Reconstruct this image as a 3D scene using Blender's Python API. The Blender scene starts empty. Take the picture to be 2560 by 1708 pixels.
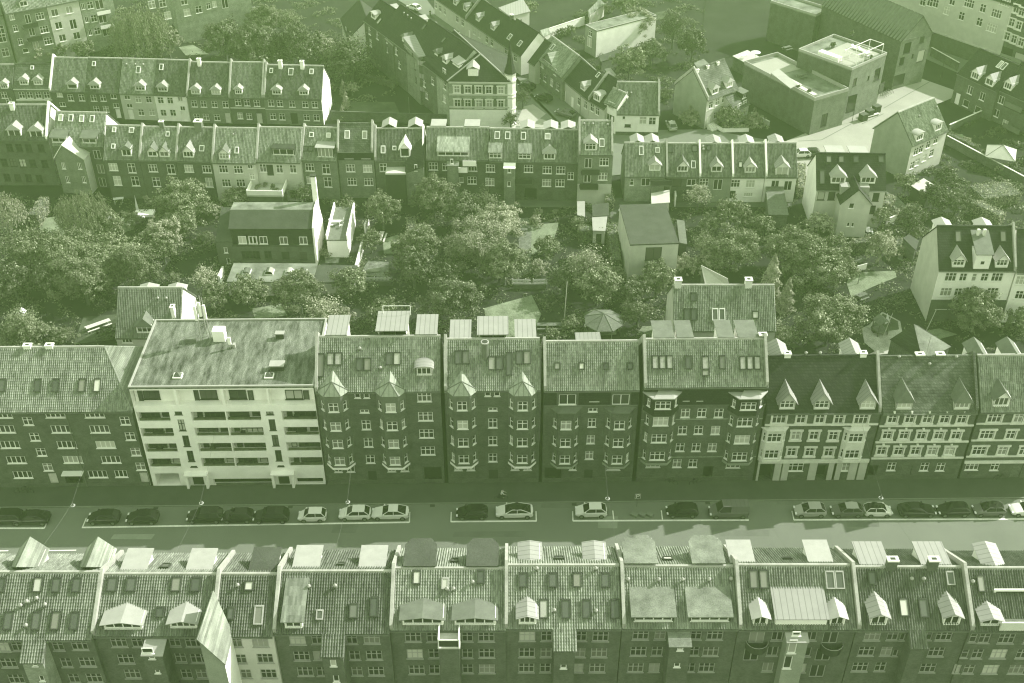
import bpy, math, random
import numpy as np
from mathutils import Vector, Matrix
R_ = math.radians
random.seed(7); rng = np.random.default_rng(7)
C = bpy.context.scene.collection
S = bpy.context.scene
# ------------------------------------------------------------------ camera, sky, sun, exposure
FPX, TH, AL, CAMH = 2890.0, R_(36.5), R_(0.76), 104.0      # focal length in photo pixels, pitch, yaw, height (m)
FW = np.array([math.sin(AL)*math.cos(TH), math.cos(AL)*math.cos(TH), -math.sin(TH)])
RT = np.array([math.cos(AL), -math.sin(AL), 0.0]); UP = np.cross(RT, FW)
cd = bpy.data.cameras.new('camera'); cam = bpy.data.objects.new('camera', cd); C.objects.link(cam)
cd.sensor_width = 36.0; cd.lens = FPX/2560*36; cd.clip_start = 1; cd.clip_end = 2000
m = Matrix.Identity(4)
for i in range(3): m[i][0], m[i][1], m[i][2] = RT[i], UP[i], -FW[i]
m[2][3] = CAMH; cam.matrix_world = m; S.camera = cam
SUN_AZ, SUN_EL = R_(25.5), R_(34)                          # azimuth from +X towards +Y
wd = bpy.data.worlds.new('World'); S.world = wd; wd.use_nodes = True
nt = wd.node_tree; bg = nt.nodes['Background']
sky = nt.nodes.new('ShaderNodeTexSky'); sky.sky_type = 'NISHITA'; sky.sun_disc = False
sky.sun_elevation = SUN_EL; sky.sun_rotation = R_(90)-SUN_AZ; sky.dust_density = 1.0; sky.air_density = 4.0
hs = nt.nodes.new('ShaderNodeHueSaturation'); hs.inputs['Saturation'].default_value = 0.12
tn = nt.nodes.new('ShaderNodeMix'); tn.data_type = 'RGBA'; tn.blend_type = 'MULTIPLY'; tn.inputs[0].default_value = 1.0
tn.inputs[7].default_value = (0.89, 1.0, 0.78, 1)
nt.links.new(sky.outputs[0], hs.inputs['Color']); nt.links.new(hs.outputs[0], tn.inputs[6])
nt.links.new(tn.outputs[2], bg.inputs[0]); bg.inputs[1].default_value = 0.12
sl = bpy.data.lights.new('sun', 'SUN'); sl.energy = 3.5; sl.angle = R_(0.5); sl.color = (1.0, 0.97, 0.92)
so = bpy.data.objects.new('sun', sl); C.objects.link(so)
LDIR = Vector((math.cos(SUN_AZ)*math.cos(SUN_EL), math.sin(SUN_AZ)*math.cos(SUN_EL), math.sin(SUN_EL)))
so.rotation_euler = LDIR.to_track_quat('Z', 'Y').to_euler(); so.location = (150, 120, 120)
S.view_settings.view_transform = 'Standard'; S.view_settings.look = 'None'
S.view_settings.exposure = 1.43; S.view_settings.gamma = 1.0
S.render.engine = 'CYCLES'; S.cycles.use_denoising = True; S.cycles.denoising_prefilter = 'ACCURATE'
S.cycles.max_bounces = 5; S.cycles.filter_width = 1.2; S.cycles.volume_bounces = 1; S.cycles.transparent_max_bounces = 4
HAZE_DENSITY, HAZE_COL = 0.00036, (0.63, 0.97, 0.37)

# ------------------------------------------------------------------ pixels of the photograph -> points of the place
K = 2350/700
def tile(x0, y0): return lambda x, y: (x0+x/K, y0+y/K)
A1, A2, A3, A4 = [tile(x, 0) for x in (0, 620, 1240, 1860)]
B1, B2, B3, B4 = [tile(x, 420) for x in (0, 620, 1240, 1860)]
C1, C2, C3, C4 = [tile(x, 820) for x in (0, 620, 1240, 1860)]
D1, D2, D3, D4 = [tile(x, 1241) for x in (0, 620, 1240, 1860)]
CP = np.array([0, 0, CAMH])
def ray(p): return FW + (p[0]-1280)/FPX*RT - (p[1]-854)/FPX*UP
def atz(p, z=0.0):
    d = ray(p); return CP + d*((z-CAMH)/d[2])
def aty(p, y):
    d = ray(p); return CP + d*(y/d[1])
def pxm(P): return FPX/float(np.dot(np.array(P)-CP, FW))       # photo pixels per metre at a point

# ------------------------------------------------------------------ materials
MATS = {}
def _n(nt, t, **kw):
    n = nt.nodes.new(t)
    for k, v in kw.items(): setattr(n, k, v)
    return n
def mat(name, g, rough=0.8, var=0.25, scale=1.2, fine=0.15, tint=(1, 1, 1), kind=None, metal=0.0, spec=0.12, bump=0.0, line=None, stretch=None):
    """neutral procedural surface: g = base value, var = broad weathering, fine = grain, kind = brick / tile / seam / plank / shingle"""
    if name in MATS: return MATS[name]
    mt = bpy.data.materials.new(name); mt.use_nodes = True; nt = mt.node_tree; L = nt.links.new
    b = nt.nodes['Principled BSDF']; b.inputs['Roughness'].default_value = rough; b.inputs['Metallic'].default_value = metal
    b.inputs['Specular IOR Level'].default_value = spec
    tc = _n(nt, 'ShaderNodeTexCoord')
    n1 = _n(nt, 'ShaderNodeTexNoise'); n1.inputs['Scale'].default_value = scale; n1.inputs['Detail'].default_value = 6; n1.inputs['Roughness'].default_value = .65
    n2 = _n(nt, 'ShaderNodeTexNoise'); n2.inputs['Scale'].default_value = 9; n2.inputs['Detail'].default_value = 3
    mp = _n(nt, 'ShaderNodeMapping'); mp.inputs['Scale'].default_value = stretch or (1, 1, 1); L(tc.outputs['Object'], mp.inputs[0]); L(mp.outputs[0], n1.inputs[0]); L(tc.outputs['Object'], n2.inputs[0])
    def rng_(sock, lo, hi):
        r = _n(nt, 'ShaderNodeMapRange'); r.inputs[1].default_value = .3; r.inputs[2].default_value = .7
        r.inputs[3].default_value = lo; r.inputs[4].default_value = hi; L(sock, r.inputs[0]); return r.outputs[0]
    def mul(a, c):
        x = _n(nt, 'ShaderNodeMath', operation='MULTIPLY'); L(a, x.inputs[0]); L(c, x.inputs[1]); return x.outputs[0]
    f = mul(rng_(n1.outputs[0], 1-var, 1+var), rng_(n2.outputs[0], 1-fine, 1+fine))
    sx = _n(nt, 'ShaderNodeSeparateXYZ'); L(tc.outputs['Object'], sx.inputs[0])
    ad = _n(nt, 'ShaderNodeMath', operation='ADD'); L(sx.outputs[0], ad.inputs[0]); L(sx.outputs[1], ad.inputs[1])
    cb = _n(nt, 'ShaderNodeCombineXYZ'); L(ad.outputs[0], cb.inputs[0]); L(sx.outputs[2], cb.inputs[1])
    if kind in ('brick', 'shingle'):
        bt = _n(nt, 'ShaderNodeTexBrick'); L(cb.outputs[0], bt.inputs[0]); bt.inputs['Scale'].default_value = 1
        bw, bh = (.24, .075) if kind == 'brick' else (.35, .28)
        bt.inputs['Brick Width'].default_value = bw; bt.inputs['Row Height'].default_value = bh; bt.inputs['Mortar Size'].default_value = .012 if kind == 'brick' else .02
        bt.inputs['Color1'].default_value = (.72, .72, .72, 1); bt.inputs['Color2'].default_value = (1.2, 1.2, 1.2, 1)
        mo = 1.7 if kind == 'brick' else .45
        bt.inputs['Mortar'].default_value = (mo, mo, mo, 1); f = mul(f, bt.outputs['Color'])
    elif kind == 'tile':
        vm = _n(nt, 'ShaderNodeVectorMath', operation='DIVIDE'); vm.inputs[1].default_value = (.22, .26, 1); L(cb.outputs[0], vm.inputs[0])
        cm = _n(nt, 'ShaderNodeCombineXYZ'); L(sx.outputs[0], cm.inputs[0]); L(sx.outputs[2], cm.inputs[1]); L(cm.outputs[0], vm.inputs[0])
        fl = _n(nt, 'ShaderNodeVectorMath', operation='FLOOR'); L(vm.outputs[0], fl.inputs[0])
        wn = _n(nt, 'ShaderNodeTexWhiteNoise'); wn.noise_dimensions = '2D'; L(fl.outputs[0], wn.inputs[0])
        r = _n(nt, 'ShaderNodeMapRange'); r.inputs[3].default_value = .72; r.inputs[4].default_value = 1.28; L(wn.outputs[0], r.inputs[0]); f = mul(f, r.outputs[0])
    elif kind in ('seam', 'seamy', 'plank'):
        wv = _n(nt, 'ShaderNodeMath', operation='PINGPONG'); wv.inputs[1].default_value = .08 if kind == 'plank' else .3
        L(sx.outputs[0] if kind == 'seam' else sx.outputs[1] if kind == 'seamy' else ad.outputs[0], wv.inputs[0])
        r = _n(nt, 'ShaderNodeMapRange'); r.inputs[1].default_value = 0; r.inputs[2].default_value = .03 if kind == 'plank' else .06
        r.inputs[3].default_value = .45; r.inputs[4].default_value = 1; L(wv.outputs[0], r.inputs[0]); f = mul(f, r.outputs[0])
    col = _n(nt, 'ShaderNodeCombineXYZ')
    for i in range(3):
        x = _n(nt, 'ShaderNodeMath', operation='MULTIPLY'); x.inputs[1].default_value = g*tint[i]; x.use_clamp = True; L(f, x.inputs[0]); L(x.outputs[0], col.inputs[i])
    L(col.outputs[0], b.inputs['Base Color'])
    if bump:
        bp = _n(nt, 'ShaderNodeBump'); bp.inputs['Strength'].default_value = bump; bp.inputs['Distance'].default_value = .05
        L(n2.outputs[0], bp.inputs['Height']); L(bp.outputs[0], b.inputs['Normal'])
    MATS[name] = mt; return mt
GT = (.93, 1.0, .86)
def brick(g, nm): return mat('brick_'+nm, g, .9, .28, .7, .12, GT, 'brick', bump=.2)
def tiles_m(g, nm): return mat('clay_tile_'+nm, g, .75, .38, .8, .16, GT, 'tile', spec=.12, stretch=(1.3, .3, .3))
M = dict(
 white=mat('white_render', .80, .85, .09, .5, .04, (1, .985, .95)), cream=mat('cream_render', .44, .85, .12, .5, .06, (1, 1, .93)),
 grey=mat('grey_render', .24, .9, .15, .5, .1, GT), stone=mat('pale_stone', .60, .85, .15, .8, .08, (1, 1, .93)), plinth=mat('dark_plinth', .09, .9, .2, .8, .15, GT),
 bdark=brick(.07, 'dark'), bmid=brick(.075, 'mid'), blight=brick(.13, 'light'), bpale=brick(.20, 'pale'),
 tmid=tiles_m(.15, 'mid'), tdark=tiles_m(.10, 'dark'), tlight=tiles_m(.20, 'light'), tpale=tiles_m(.24, 'pale'),
 slate=mat('dark_slate', .03, .7, .15, .4, .2, GT, 'shingle'), slateold=mat('old_grey_slate', .10, .8, .5, .45, .25, GT, 'shingle'),
 zinc=mat('pale_zinc', .27, .55, .10, .8, .04, (1, 1, .94), spec=.4), zincd=mat('weathered_zinc', .12, .6, .2, 1.0, .1, GT), seam=mat('standing_seam_zinc', .22, .55, .08, .6, .03, (1, 1, .95), 'seam', spec=.4),
 felt=mat('grey_roofing_felt', .15, .9, .55, .35, .2, GT, bump=.3), moss=mat('mossy_roof_felt', .11, .95, .8, 1.5, .5, GT, bump=.4, stretch=(1, .22, 1)), turret=mat('turret_tile', .27, .8, .15, 1, .1, GT, 'seam'), framen=mat('shaded_white_window_frame', .30, .6, .1, 2, .05, (1, 1, .95)),  # last frame white is darkened for the near row's shade
 coping=mat('party_wall_render', .30, .9, .2, .9, .12, (1, 1, .93)), patch=mat('asphalt_patch', .115, .9, .15, .4, .1, GT), patchl=mat('pale_asphalt_patch', .2, .9, .15, .4, .1, GT),
 worn=mat('worn_path', .12, .95, .6, .9, .4, GT, bump=.4),
 seamy=mat('cross_seam_zinc', .22, .55, .08, .6, .03, (1, 1, .95), 'seamy', spec=.4),
 feltd=mat('green_roofing_felt', .055, .9, .2, .5, .3, GT, bump=.3), feltp=mat('pale_roofing_felt', .42, .9, .12, .5, .1, (1, 1, .92)),
 frame=mat('white_window_frame', .70, .6, .04, 2, .02, (1, 1, .96)), framed=mat('dark_window_frame', .045, .6, .1, 2, .05, GT),
 metal=mat('dark_metal', .04, .5, .1, 2, .05, GT), wood=mat('weathered_wood', .13, .85, .25, 2, .2, GT, 'plank'), woodp=mat('pale_wood', .5, .8, .12, 2, .1, (1, .99, .92)),
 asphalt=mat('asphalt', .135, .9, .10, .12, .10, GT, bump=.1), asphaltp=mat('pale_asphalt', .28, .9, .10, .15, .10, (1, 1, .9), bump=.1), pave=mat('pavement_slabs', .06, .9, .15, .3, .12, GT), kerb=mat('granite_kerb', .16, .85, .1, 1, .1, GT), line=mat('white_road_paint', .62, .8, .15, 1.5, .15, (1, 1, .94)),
 soil=mat('garden_soil', .022, .95, .35, .12, .3, GT, bump=.4), lawn=mat('lawn', .16, .95, .4, .35, .35, (.9, 1.05, .75), bump=.6), lawnd=mat('rough_grass', .06, .95, .4, .3, .35, (.9, 1.05, .75), bump=.6), gravel=mat('pale_gravel', .26, .95, .35, .5, .35, (1, 1, .92), bump=.3), patio=mat('courtyard_paving', .09, .9, .2, .4, .15, GT),
 rubber=mat('tyre_rubber', .025, .8, .1, 3, .1), cloth=mat('pale_cloth', .6, .9, .05, 3, .05),
)
def glass_mat(name, lo, hi, rough):
    mt = bpy.data.materials.new(name); mt.use_nodes = True; nt = mt.node_tree; b = nt.nodes['Principled BSDF']
    oi = _n(nt, 'ShaderNodeObjectInfo'); cr = _n(nt, 'ShaderNodeValToRGB')
    e = cr.color_ramp.elements; e[0].position = 0; e[0].color = (lo*.9, lo, lo*.85, 1); e[1].position = .6; e[1].color = (lo*1.5, lo*1.6, lo*1.4, 1)
    x = e.new(.74); x.color = (lo*3, lo*3, lo*2.6, 1); x = e.new(.88); x.color = (hi*.6, hi*.6, hi*.55, 1); x = e.new(1); x.color = (hi, hi, hi*.9, 1)
    nt.links.new(oi.outputs['Random'], cr.inputs[0]); nt.links.new(cr.outputs[0], b.inputs['Base Color'])
    b.inputs['Roughness'].default_value = rough; b.inputs['Specular IOR Level'].default_value = .5; MATS[name] = mt; return mt
M['glass'] = glass_mat('window_glass', .025, .5, .06); M['skyglass'] = glass_mat('rooflight_glass', .06, .55, .12)
M['carglass'] = mat('car_glass', .012, .06, 0, 1, 0, GT, spec=.6)
def leaf_mat(name, g, tint):
    mt = bpy.data.materials.new(name); mt.use_nodes = True; nt = mt.node_tree; L = nt.links.new
    out = nt.nodes['Material Output']; nt.nodes.remove(nt.nodes['Principled BSDF'])
    tc = _n(nt, 'ShaderNodeTexCoord'); no = _n(nt, 'ShaderNodeTexNoise'); no.inputs['Scale'].default_value = 2.2; no.inputs['Detail'].default_value = 5; L(tc.outputs['Object'], no.inputs[0])
    oi = _n(nt, 'ShaderNodeObjectInfo'); ma = _n(nt, 'ShaderNodeMapRange'); ma.inputs[1].default_value = .3; ma.inputs[2].default_value = .7; ma.inputs[3].default_value = .6; ma.inputs[4].default_value = 1.45; L(no.outputs[0], ma.inputs[0])
    mb = _n(nt, 'ShaderNodeMapRange'); mb.inputs[3].default_value = .75; mb.inputs[4].default_value = 1.2; L(oi.outputs['Random'], mb.inputs[0])
    mm = _n(nt, 'ShaderNodeMath', operation='MULTIPLY'); L(ma.outputs[0], mm.inputs[0]); L(mb.outputs[0], mm.inputs[1])
    cx = _n(nt, 'ShaderNodeCombineXYZ')
    for i in range(3):
        x = _n(nt, 'ShaderNodeMath', operation='MULTIPLY'); x.inputs[1].default_value = g*tint[i]; L(mm.outputs[0], x.inputs[0]); L(x.outputs[0], cx.inputs[i])
    d = _n(nt, 'ShaderNodeBsdfDiffuse'); t = _n(nt, 'ShaderNodeBsdfTranslucent'); g_ = _n(nt, 'ShaderNodeBsdfGlossy'); g_.inputs['Roughness'].default_value = .45
    L(cx.outputs[0], d.inputs[0]); L(cx.outputs[0], t.inputs[0]); g_.inputs[0].default_value = (.6, .65, .5, 1)
    mx = _n(nt, 'ShaderNodeMixShader'); mx.inputs[0].default_value = .15; L(d.outputs[0], mx.inputs[1]); L(t.outputs[0], mx.inputs[2])
    m2 = _n(nt, 'ShaderNodeMixShader'); m2.inputs[0].default_value = .05; L(mx.outputs[0], m2.inputs[1]); L(g_.outputs[0], m2.inputs[2])
    L(m2.outputs[0], out.inputs[0]); MATS[name] = mt; return mt
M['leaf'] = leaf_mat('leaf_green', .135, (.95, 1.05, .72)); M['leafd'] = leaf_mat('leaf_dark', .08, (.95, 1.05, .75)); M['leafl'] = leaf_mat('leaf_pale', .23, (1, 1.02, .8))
M['bark'] = mat('bark', .10, .95, .3, 2, .2, GT)

# ------------------------------------------------------------------ mesh helper
class MB:
    def __init__(s): s.v = []; s.f = []; s.m = []; s.mats = []; s.T = None
    def mi(s, m):
        if m not in s.mats: s.mats.append(m)
        return s.mats.index(m)
    def face(s, pts, m):
        i = len(s.v); T = s.T
        s.v.extend([tuple(T(p)) if T else tuple(p) for p in pts]); s.f.append(tuple(range(i, i+len(pts)))); s.m.append(s.mi(m))
    def box(s, a, b, m, top=None):
        x0, y0, z0 = a; x1, y1, z1 = b
        P = [(x0,y0,z0),(x1,y0,z0),(x1,y1,z0),(x0,y1,z0),(x0,y0,z1),(x1,y0,z1),(x1,y1,z1),(x0,y1,z1)]
        for k, q in enumerate(((0,3,2,1),(4,5,6,7),(0,1,5,4),(1,2,6,5),(2,3,7,6),(3,0,4,7))):
            s.face([P[j] for j in q], top if (k == 1 and top) else m)
    def slab(s, pts, t, m, side=None):
        """a flat polygon with thickness t below it"""
        a = [np.array(p, float) for p in pts]; n = np.cross(a[1]-a[0], a[2]-a[0]); n = n/max(np.linalg.norm(n), 1e-9)
        if n[2] < 0: n = -n
        lo = [p-n*t for p in a]; s.face(a, m); s.face(lo[::-1], side or m)
        for i in range(len(a)): j = (i+1) % len(a); s.face([a[i], lo[i], lo[j], a[j]], side or m)
    def extr(s, poly, d, m, cap=None):
        """polygon of 3-D points extruded by vector d"""
        a = [np.array(p, float) for p in poly]; d = np.array(d, float); b = [p+d for p in a]
        s.face(a[::-1], cap or m); s.face(b, cap or m)
        for i in range(len(a)): j = (i+1) % len(a); s.face([a[i], a[j], b[j], b[i]], m)
    def tube(s, p, q, r0, r1, m, n=8, cap=True):
        p = np.array(p, float); q = np.array(q, float); d = q-p; d = d/max(np.linalg.norm(d), 1e-9)
        a = np.cross(d, (0, 0, 1) if abs(d[2]) < .9 else (1, 0, 0)); a /= np.linalg.norm(a); b = np.cross(d, a)
        c = [(math.cos(2*math.pi*i/n)*a+math.sin(2*math.pi*i/n)*b) for i in range(n)]
        for i in range(n): j = (i+1) % n; s.face([p+c[i]*r0, p+c[j]*r0, q+c[j]*r1, q+c[i]*r1], m)
        if cap: s.face([q+x*r1 for x in c], m); s.face([p+x*r0 for x in c[::-1]], m)
    def mesh(s, name, smooth=False):
        me = bpy.data.meshes.new(name); me.from_pydata(s.v, [], s.f)
        for m in s.mats: me.materials.append(m)
        if s.f: me.polygons.foreach_set('material_index', s.m)
        if smooth: me.polygons.foreach_set('use_smooth', [True]*len(s.f))
        me.update(); return me
    def build(s, name, parent=None, smooth=False): return obj(name, s.mesh(name, smooth), parent)
def obj(name, me, parent=None, loc=(0, 0, 0), rot=(0, 0, 0)):
    o = bpy.data.objects.new(name, me); C.objects.link(o); o.parent = parent; o.location = loc; o.rotation_euler = rot; return o
def tag(o, label, cat, group=None):
    o['label'] = label; o['category'] = cat
    if group: o['group'] = group
    return o
def thing(name, label, cat, loc=(0, 0, 0), rz=0, group=None): return tag(obj(name, None, None, loc, (0, 0, rz)), label, cat, group)
def copy_tree(o, parent=None):
    c = o.copy(); C.objects.link(c); c.parent = parent
    for ch in o.children: copy_tree(ch, c)
    return c
EXCL = []
def structure(name, poly, z, m, kind='structure'):
    if name != 'ground': EXCL.append([(p[0], p[1]) for p in poly])
    mb = MB(); mb.face([(p[0], p[1], z) for p in poly], m); o = mb.build(name); o['kind'] = kind; return o

# ------------------------------------------------------------------ windows, rooflights and other repeated parts (shared meshes)
CACHE = {}
def win_mesh(w, h, kind, fm, both):
    key = ('w', round(w, 1), round(h, 1), kind, fm.name, both)
    if key in CACHE: return CACHE[key]
    w, h = round(w, 1), round(h, 1); mb = MB(); t, d = .085, .07; y0 = .06
    n = int(kind[0]); tr = 't' in kind
    mb.box((-w/2, y0, 0), (-w/2+t, y0+d, h), fm); mb.box((w/2-t, y0, 0), (w/2, y0+d, h), fm)
    mb.box((-w/2+t, y0, 0), (w/2-t, y0+d, t), fm); mb.box((-w/2+t, y0, h-t), (w/2-t, y0+d, h), fm)
    for i in range(1, n):
        x = -w/2+w*i/n; mb.box((x-.05, y0-.004, t), (x+.05, y0+d, h-t), fm)
    if tr: mb.box((-w/2+t, y0-.002, h*.62-.04), (w/2-t, y0+d-.01, h*.62+.04), fm)
    if 'd' not in kind: mb.box((-w/2-.08, -.09, -.07), (w/2+.08, .06, .01), fm)
    if both: mb.face([(-w/2+t, y0+.04, t), (w/2-t, y0+.04, t), (w/2-t, y0+.04, h-t), (-w/2+t, y0+.04, h-t)], M['glass'])
    CACHE[key] = mb.mesh('window'); return CACHE[key]
def pane_mesh(w, h):
    key = ('p', round(w, 1), round(h, 1))
    if key not in CACHE:
        mb = MB(); w, h = round(w, 1), round(h, 1); mb.box((-w/2+.08, .09, .08), (w/2-.08, .1, h-.08), M['glass']); CACHE[key] = mb.mesh('pane')
    return CACHE[key]
def place_window(parent, loc, rz, w, h, kind, fm=None, sub=False, name='window'):
    o = obj(name, win_mesh(w, h, kind, fm or M['frame'], sub), parent, loc, (0, 0, rz))
    if not sub: obj('pane', pane_mesh(w, h), o)
    return o
def skylight_mesh(w, h, fm, blind=False):
    key = ('s', round(w, 1), round(h, 1), fm.name, blind)
    if key not in CACHE:
        mb = MB(); w, h = round(w, 1), round(h, 1); t = .11
        mb.box((-w/2, -h/2, 0), (-w/2+t, h/2, .17), fm); mb.box((w/2-t, -h/2, 0), (w/2, h/2, .17), fm)
        mb.box((-w/2+t, -h/2, 0), (w/2-t, -h/2+t, .17), fm); mb.box((-w/2+t, h/2-t-.05, 0), (w/2-t, h/2, .19), fm)
        CACHE[key] = mb.mesh('skylight'); mb = MB(); mb.box((-w/2+t, -h/2+t, .08), (w/2-t, h/2-t-.05, .12), M['coping' if blind else 'skyglass']); CACHE[key+('g',)] = mb.mesh('pane')
    return CACHE[key], CACHE[key+('g',)]
def vent_mesh():
    if 'v' not in CACHE:
        mb = MB(); mb.tube((0, 0, -.2), (0, 0, .55), .11, .11, M['zincd']); mb.tube((0, 0, .5), (0, 0, .62), .2, .2, M['zinc']); mb.tube((0, 0, .62), (0, 0, .78), .2, .05, M['zinc']); CACHE['v'] = mb.mesh('vent_pipe')
    return CACHE['v']
def panel(mb, O, eu, n, W, H, holes, m, rv=None, z0=0.0):
    """upright wall of width W from z0 to H with rectangular openings (u0,u1,z0,z1,depth); n points outward"""
    O = np.array(O, float); eu = np.array(eu, float); n = np.array(n, float); ez = np.array((0, 0, 1.0))
    P = lambda u, z, d=0: O+eu*u+ez*z-n*d
    hs = [(max(a, .02), min(b, W-.02), max(c, z0+.02), min(e, H-.02), d) for a, b, c, e, d in holes]
    hs = [h for h in hs if h[1]-h[0] > .1 and h[3]-h[2] > .1]
    zs = sorted({z0, H, *[h[2] for h in hs], *[h[3] for h in hs]})
    for za, zb in zip(zs[:-1], zs[1:]):
        if zb-za < 1e-4: continue
        cut = sorted((h[0], h[1]) for h in hs if h[2] < zb-1e-5 and h[3] > za+1e-5); u = 0
        for a, b in cut:
            if a > u+1e-4: mb.face([P(u, za), P(a, za), P(a, zb), P(u, zb)], m)
            u = max(u, b)
        if W > u+1e-4: mb.face([P(u, za), P(W, za), P(W, zb), P(u, zb)], m)
    for a, b, c, e, d in hs:
        r = rv or m
        mb.face([P(a, c), P(b, c), P(b, c, d), P(a, c, d)], r); mb.face([P(a, e), P(a, e, d), P(b, e, d), P(b, e)], r)
        mb.face([P(a, c), P(a, c, d), P(a, e, d), P(a, e)], r); mb.face([P(b, c), P(b, e), P(b, e, d), P(b, c, d)], r)
def inside(px, py, poly):
    c = np.zeros(px.shape, bool); n = len(poly)
    for i in range(n):
        x0, y0 = poly[i]; x1, y1 = poly[(i+1) % n]
        if y0 == y1: continue
        k = ((y0 > py) != (y1 > py)) & (px < (x1-x0)*(py-y0)/(y1-y0)+x0); c ^= k
    return c
def tile_plane(mb, O, eu, es, poly, m, tw=.25, th=.33, amp=.12):
    """corrugated courses of roof tiles over a polygon (u, s) of the plane O + u*eu + s*es"""
    O = np.array(O, float); eu = np.array(eu, float); es = np.array(es, float); nn = np.cross(eu, es)
    if nn[2] < 0: nn = -nn
    us = [p[0] for p in poly]; ss = [p[1] for p in poly]; u0, u1, s0, s1 = min(us), max(us), min(ss), max(ss)
    nu = max(1, round((u1-u0)/tw)); ns = max(1, round((s1-s0)/th)); du = (u1-u0)/nu; ds = (s1-s0)/ns
    ug = u0+du*np.arange(nu*4+1)/4; hh = np.tile([0, .7, 1, .35], nu); hh = np.append(hh, 0)*amp
    sg = np.empty(ns*2); sg[0::2] = s0+ds*np.arange(ns); sg[1::2] = s0+ds*(np.arange(ns)+1); hr = np.tile([.045, .0], ns)
    U, SS = np.meshgrid(ug, sg); Hh = hh[None, :]+hr[:, None]
    P = O+U[..., None]*eu+SS[..., None]*es+Hh[..., None]*nn
    r, c = P.shape[:2]; idx = np.arange(r*c).reshape(r, c); i0 = len(mb.v)
    uc = (ug[:-1]+ug[1:])/2; sc = (sg[:-1]+sg[1:])/2; UC, SC = np.meshgrid(uc, sc)
    keep = inside(UC, SC, poly) if len(poly) > 2 else np.ones(UC.shape, bool)
    q = np.stack([idx[:-1, :-1], idx[:-1, 1:], idx[1:, 1:], idx[1:, :-1]], -1)[keep]+i0
    P = P.reshape(-1, 3); mb.v.extend([mb.T(p) for p in P.tolist()] if mb.T else P.tolist())
    mb.f.extend(map(tuple, q.tolist())); k = mb.mi(m); mb.m.extend([k]*len(q))
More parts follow.
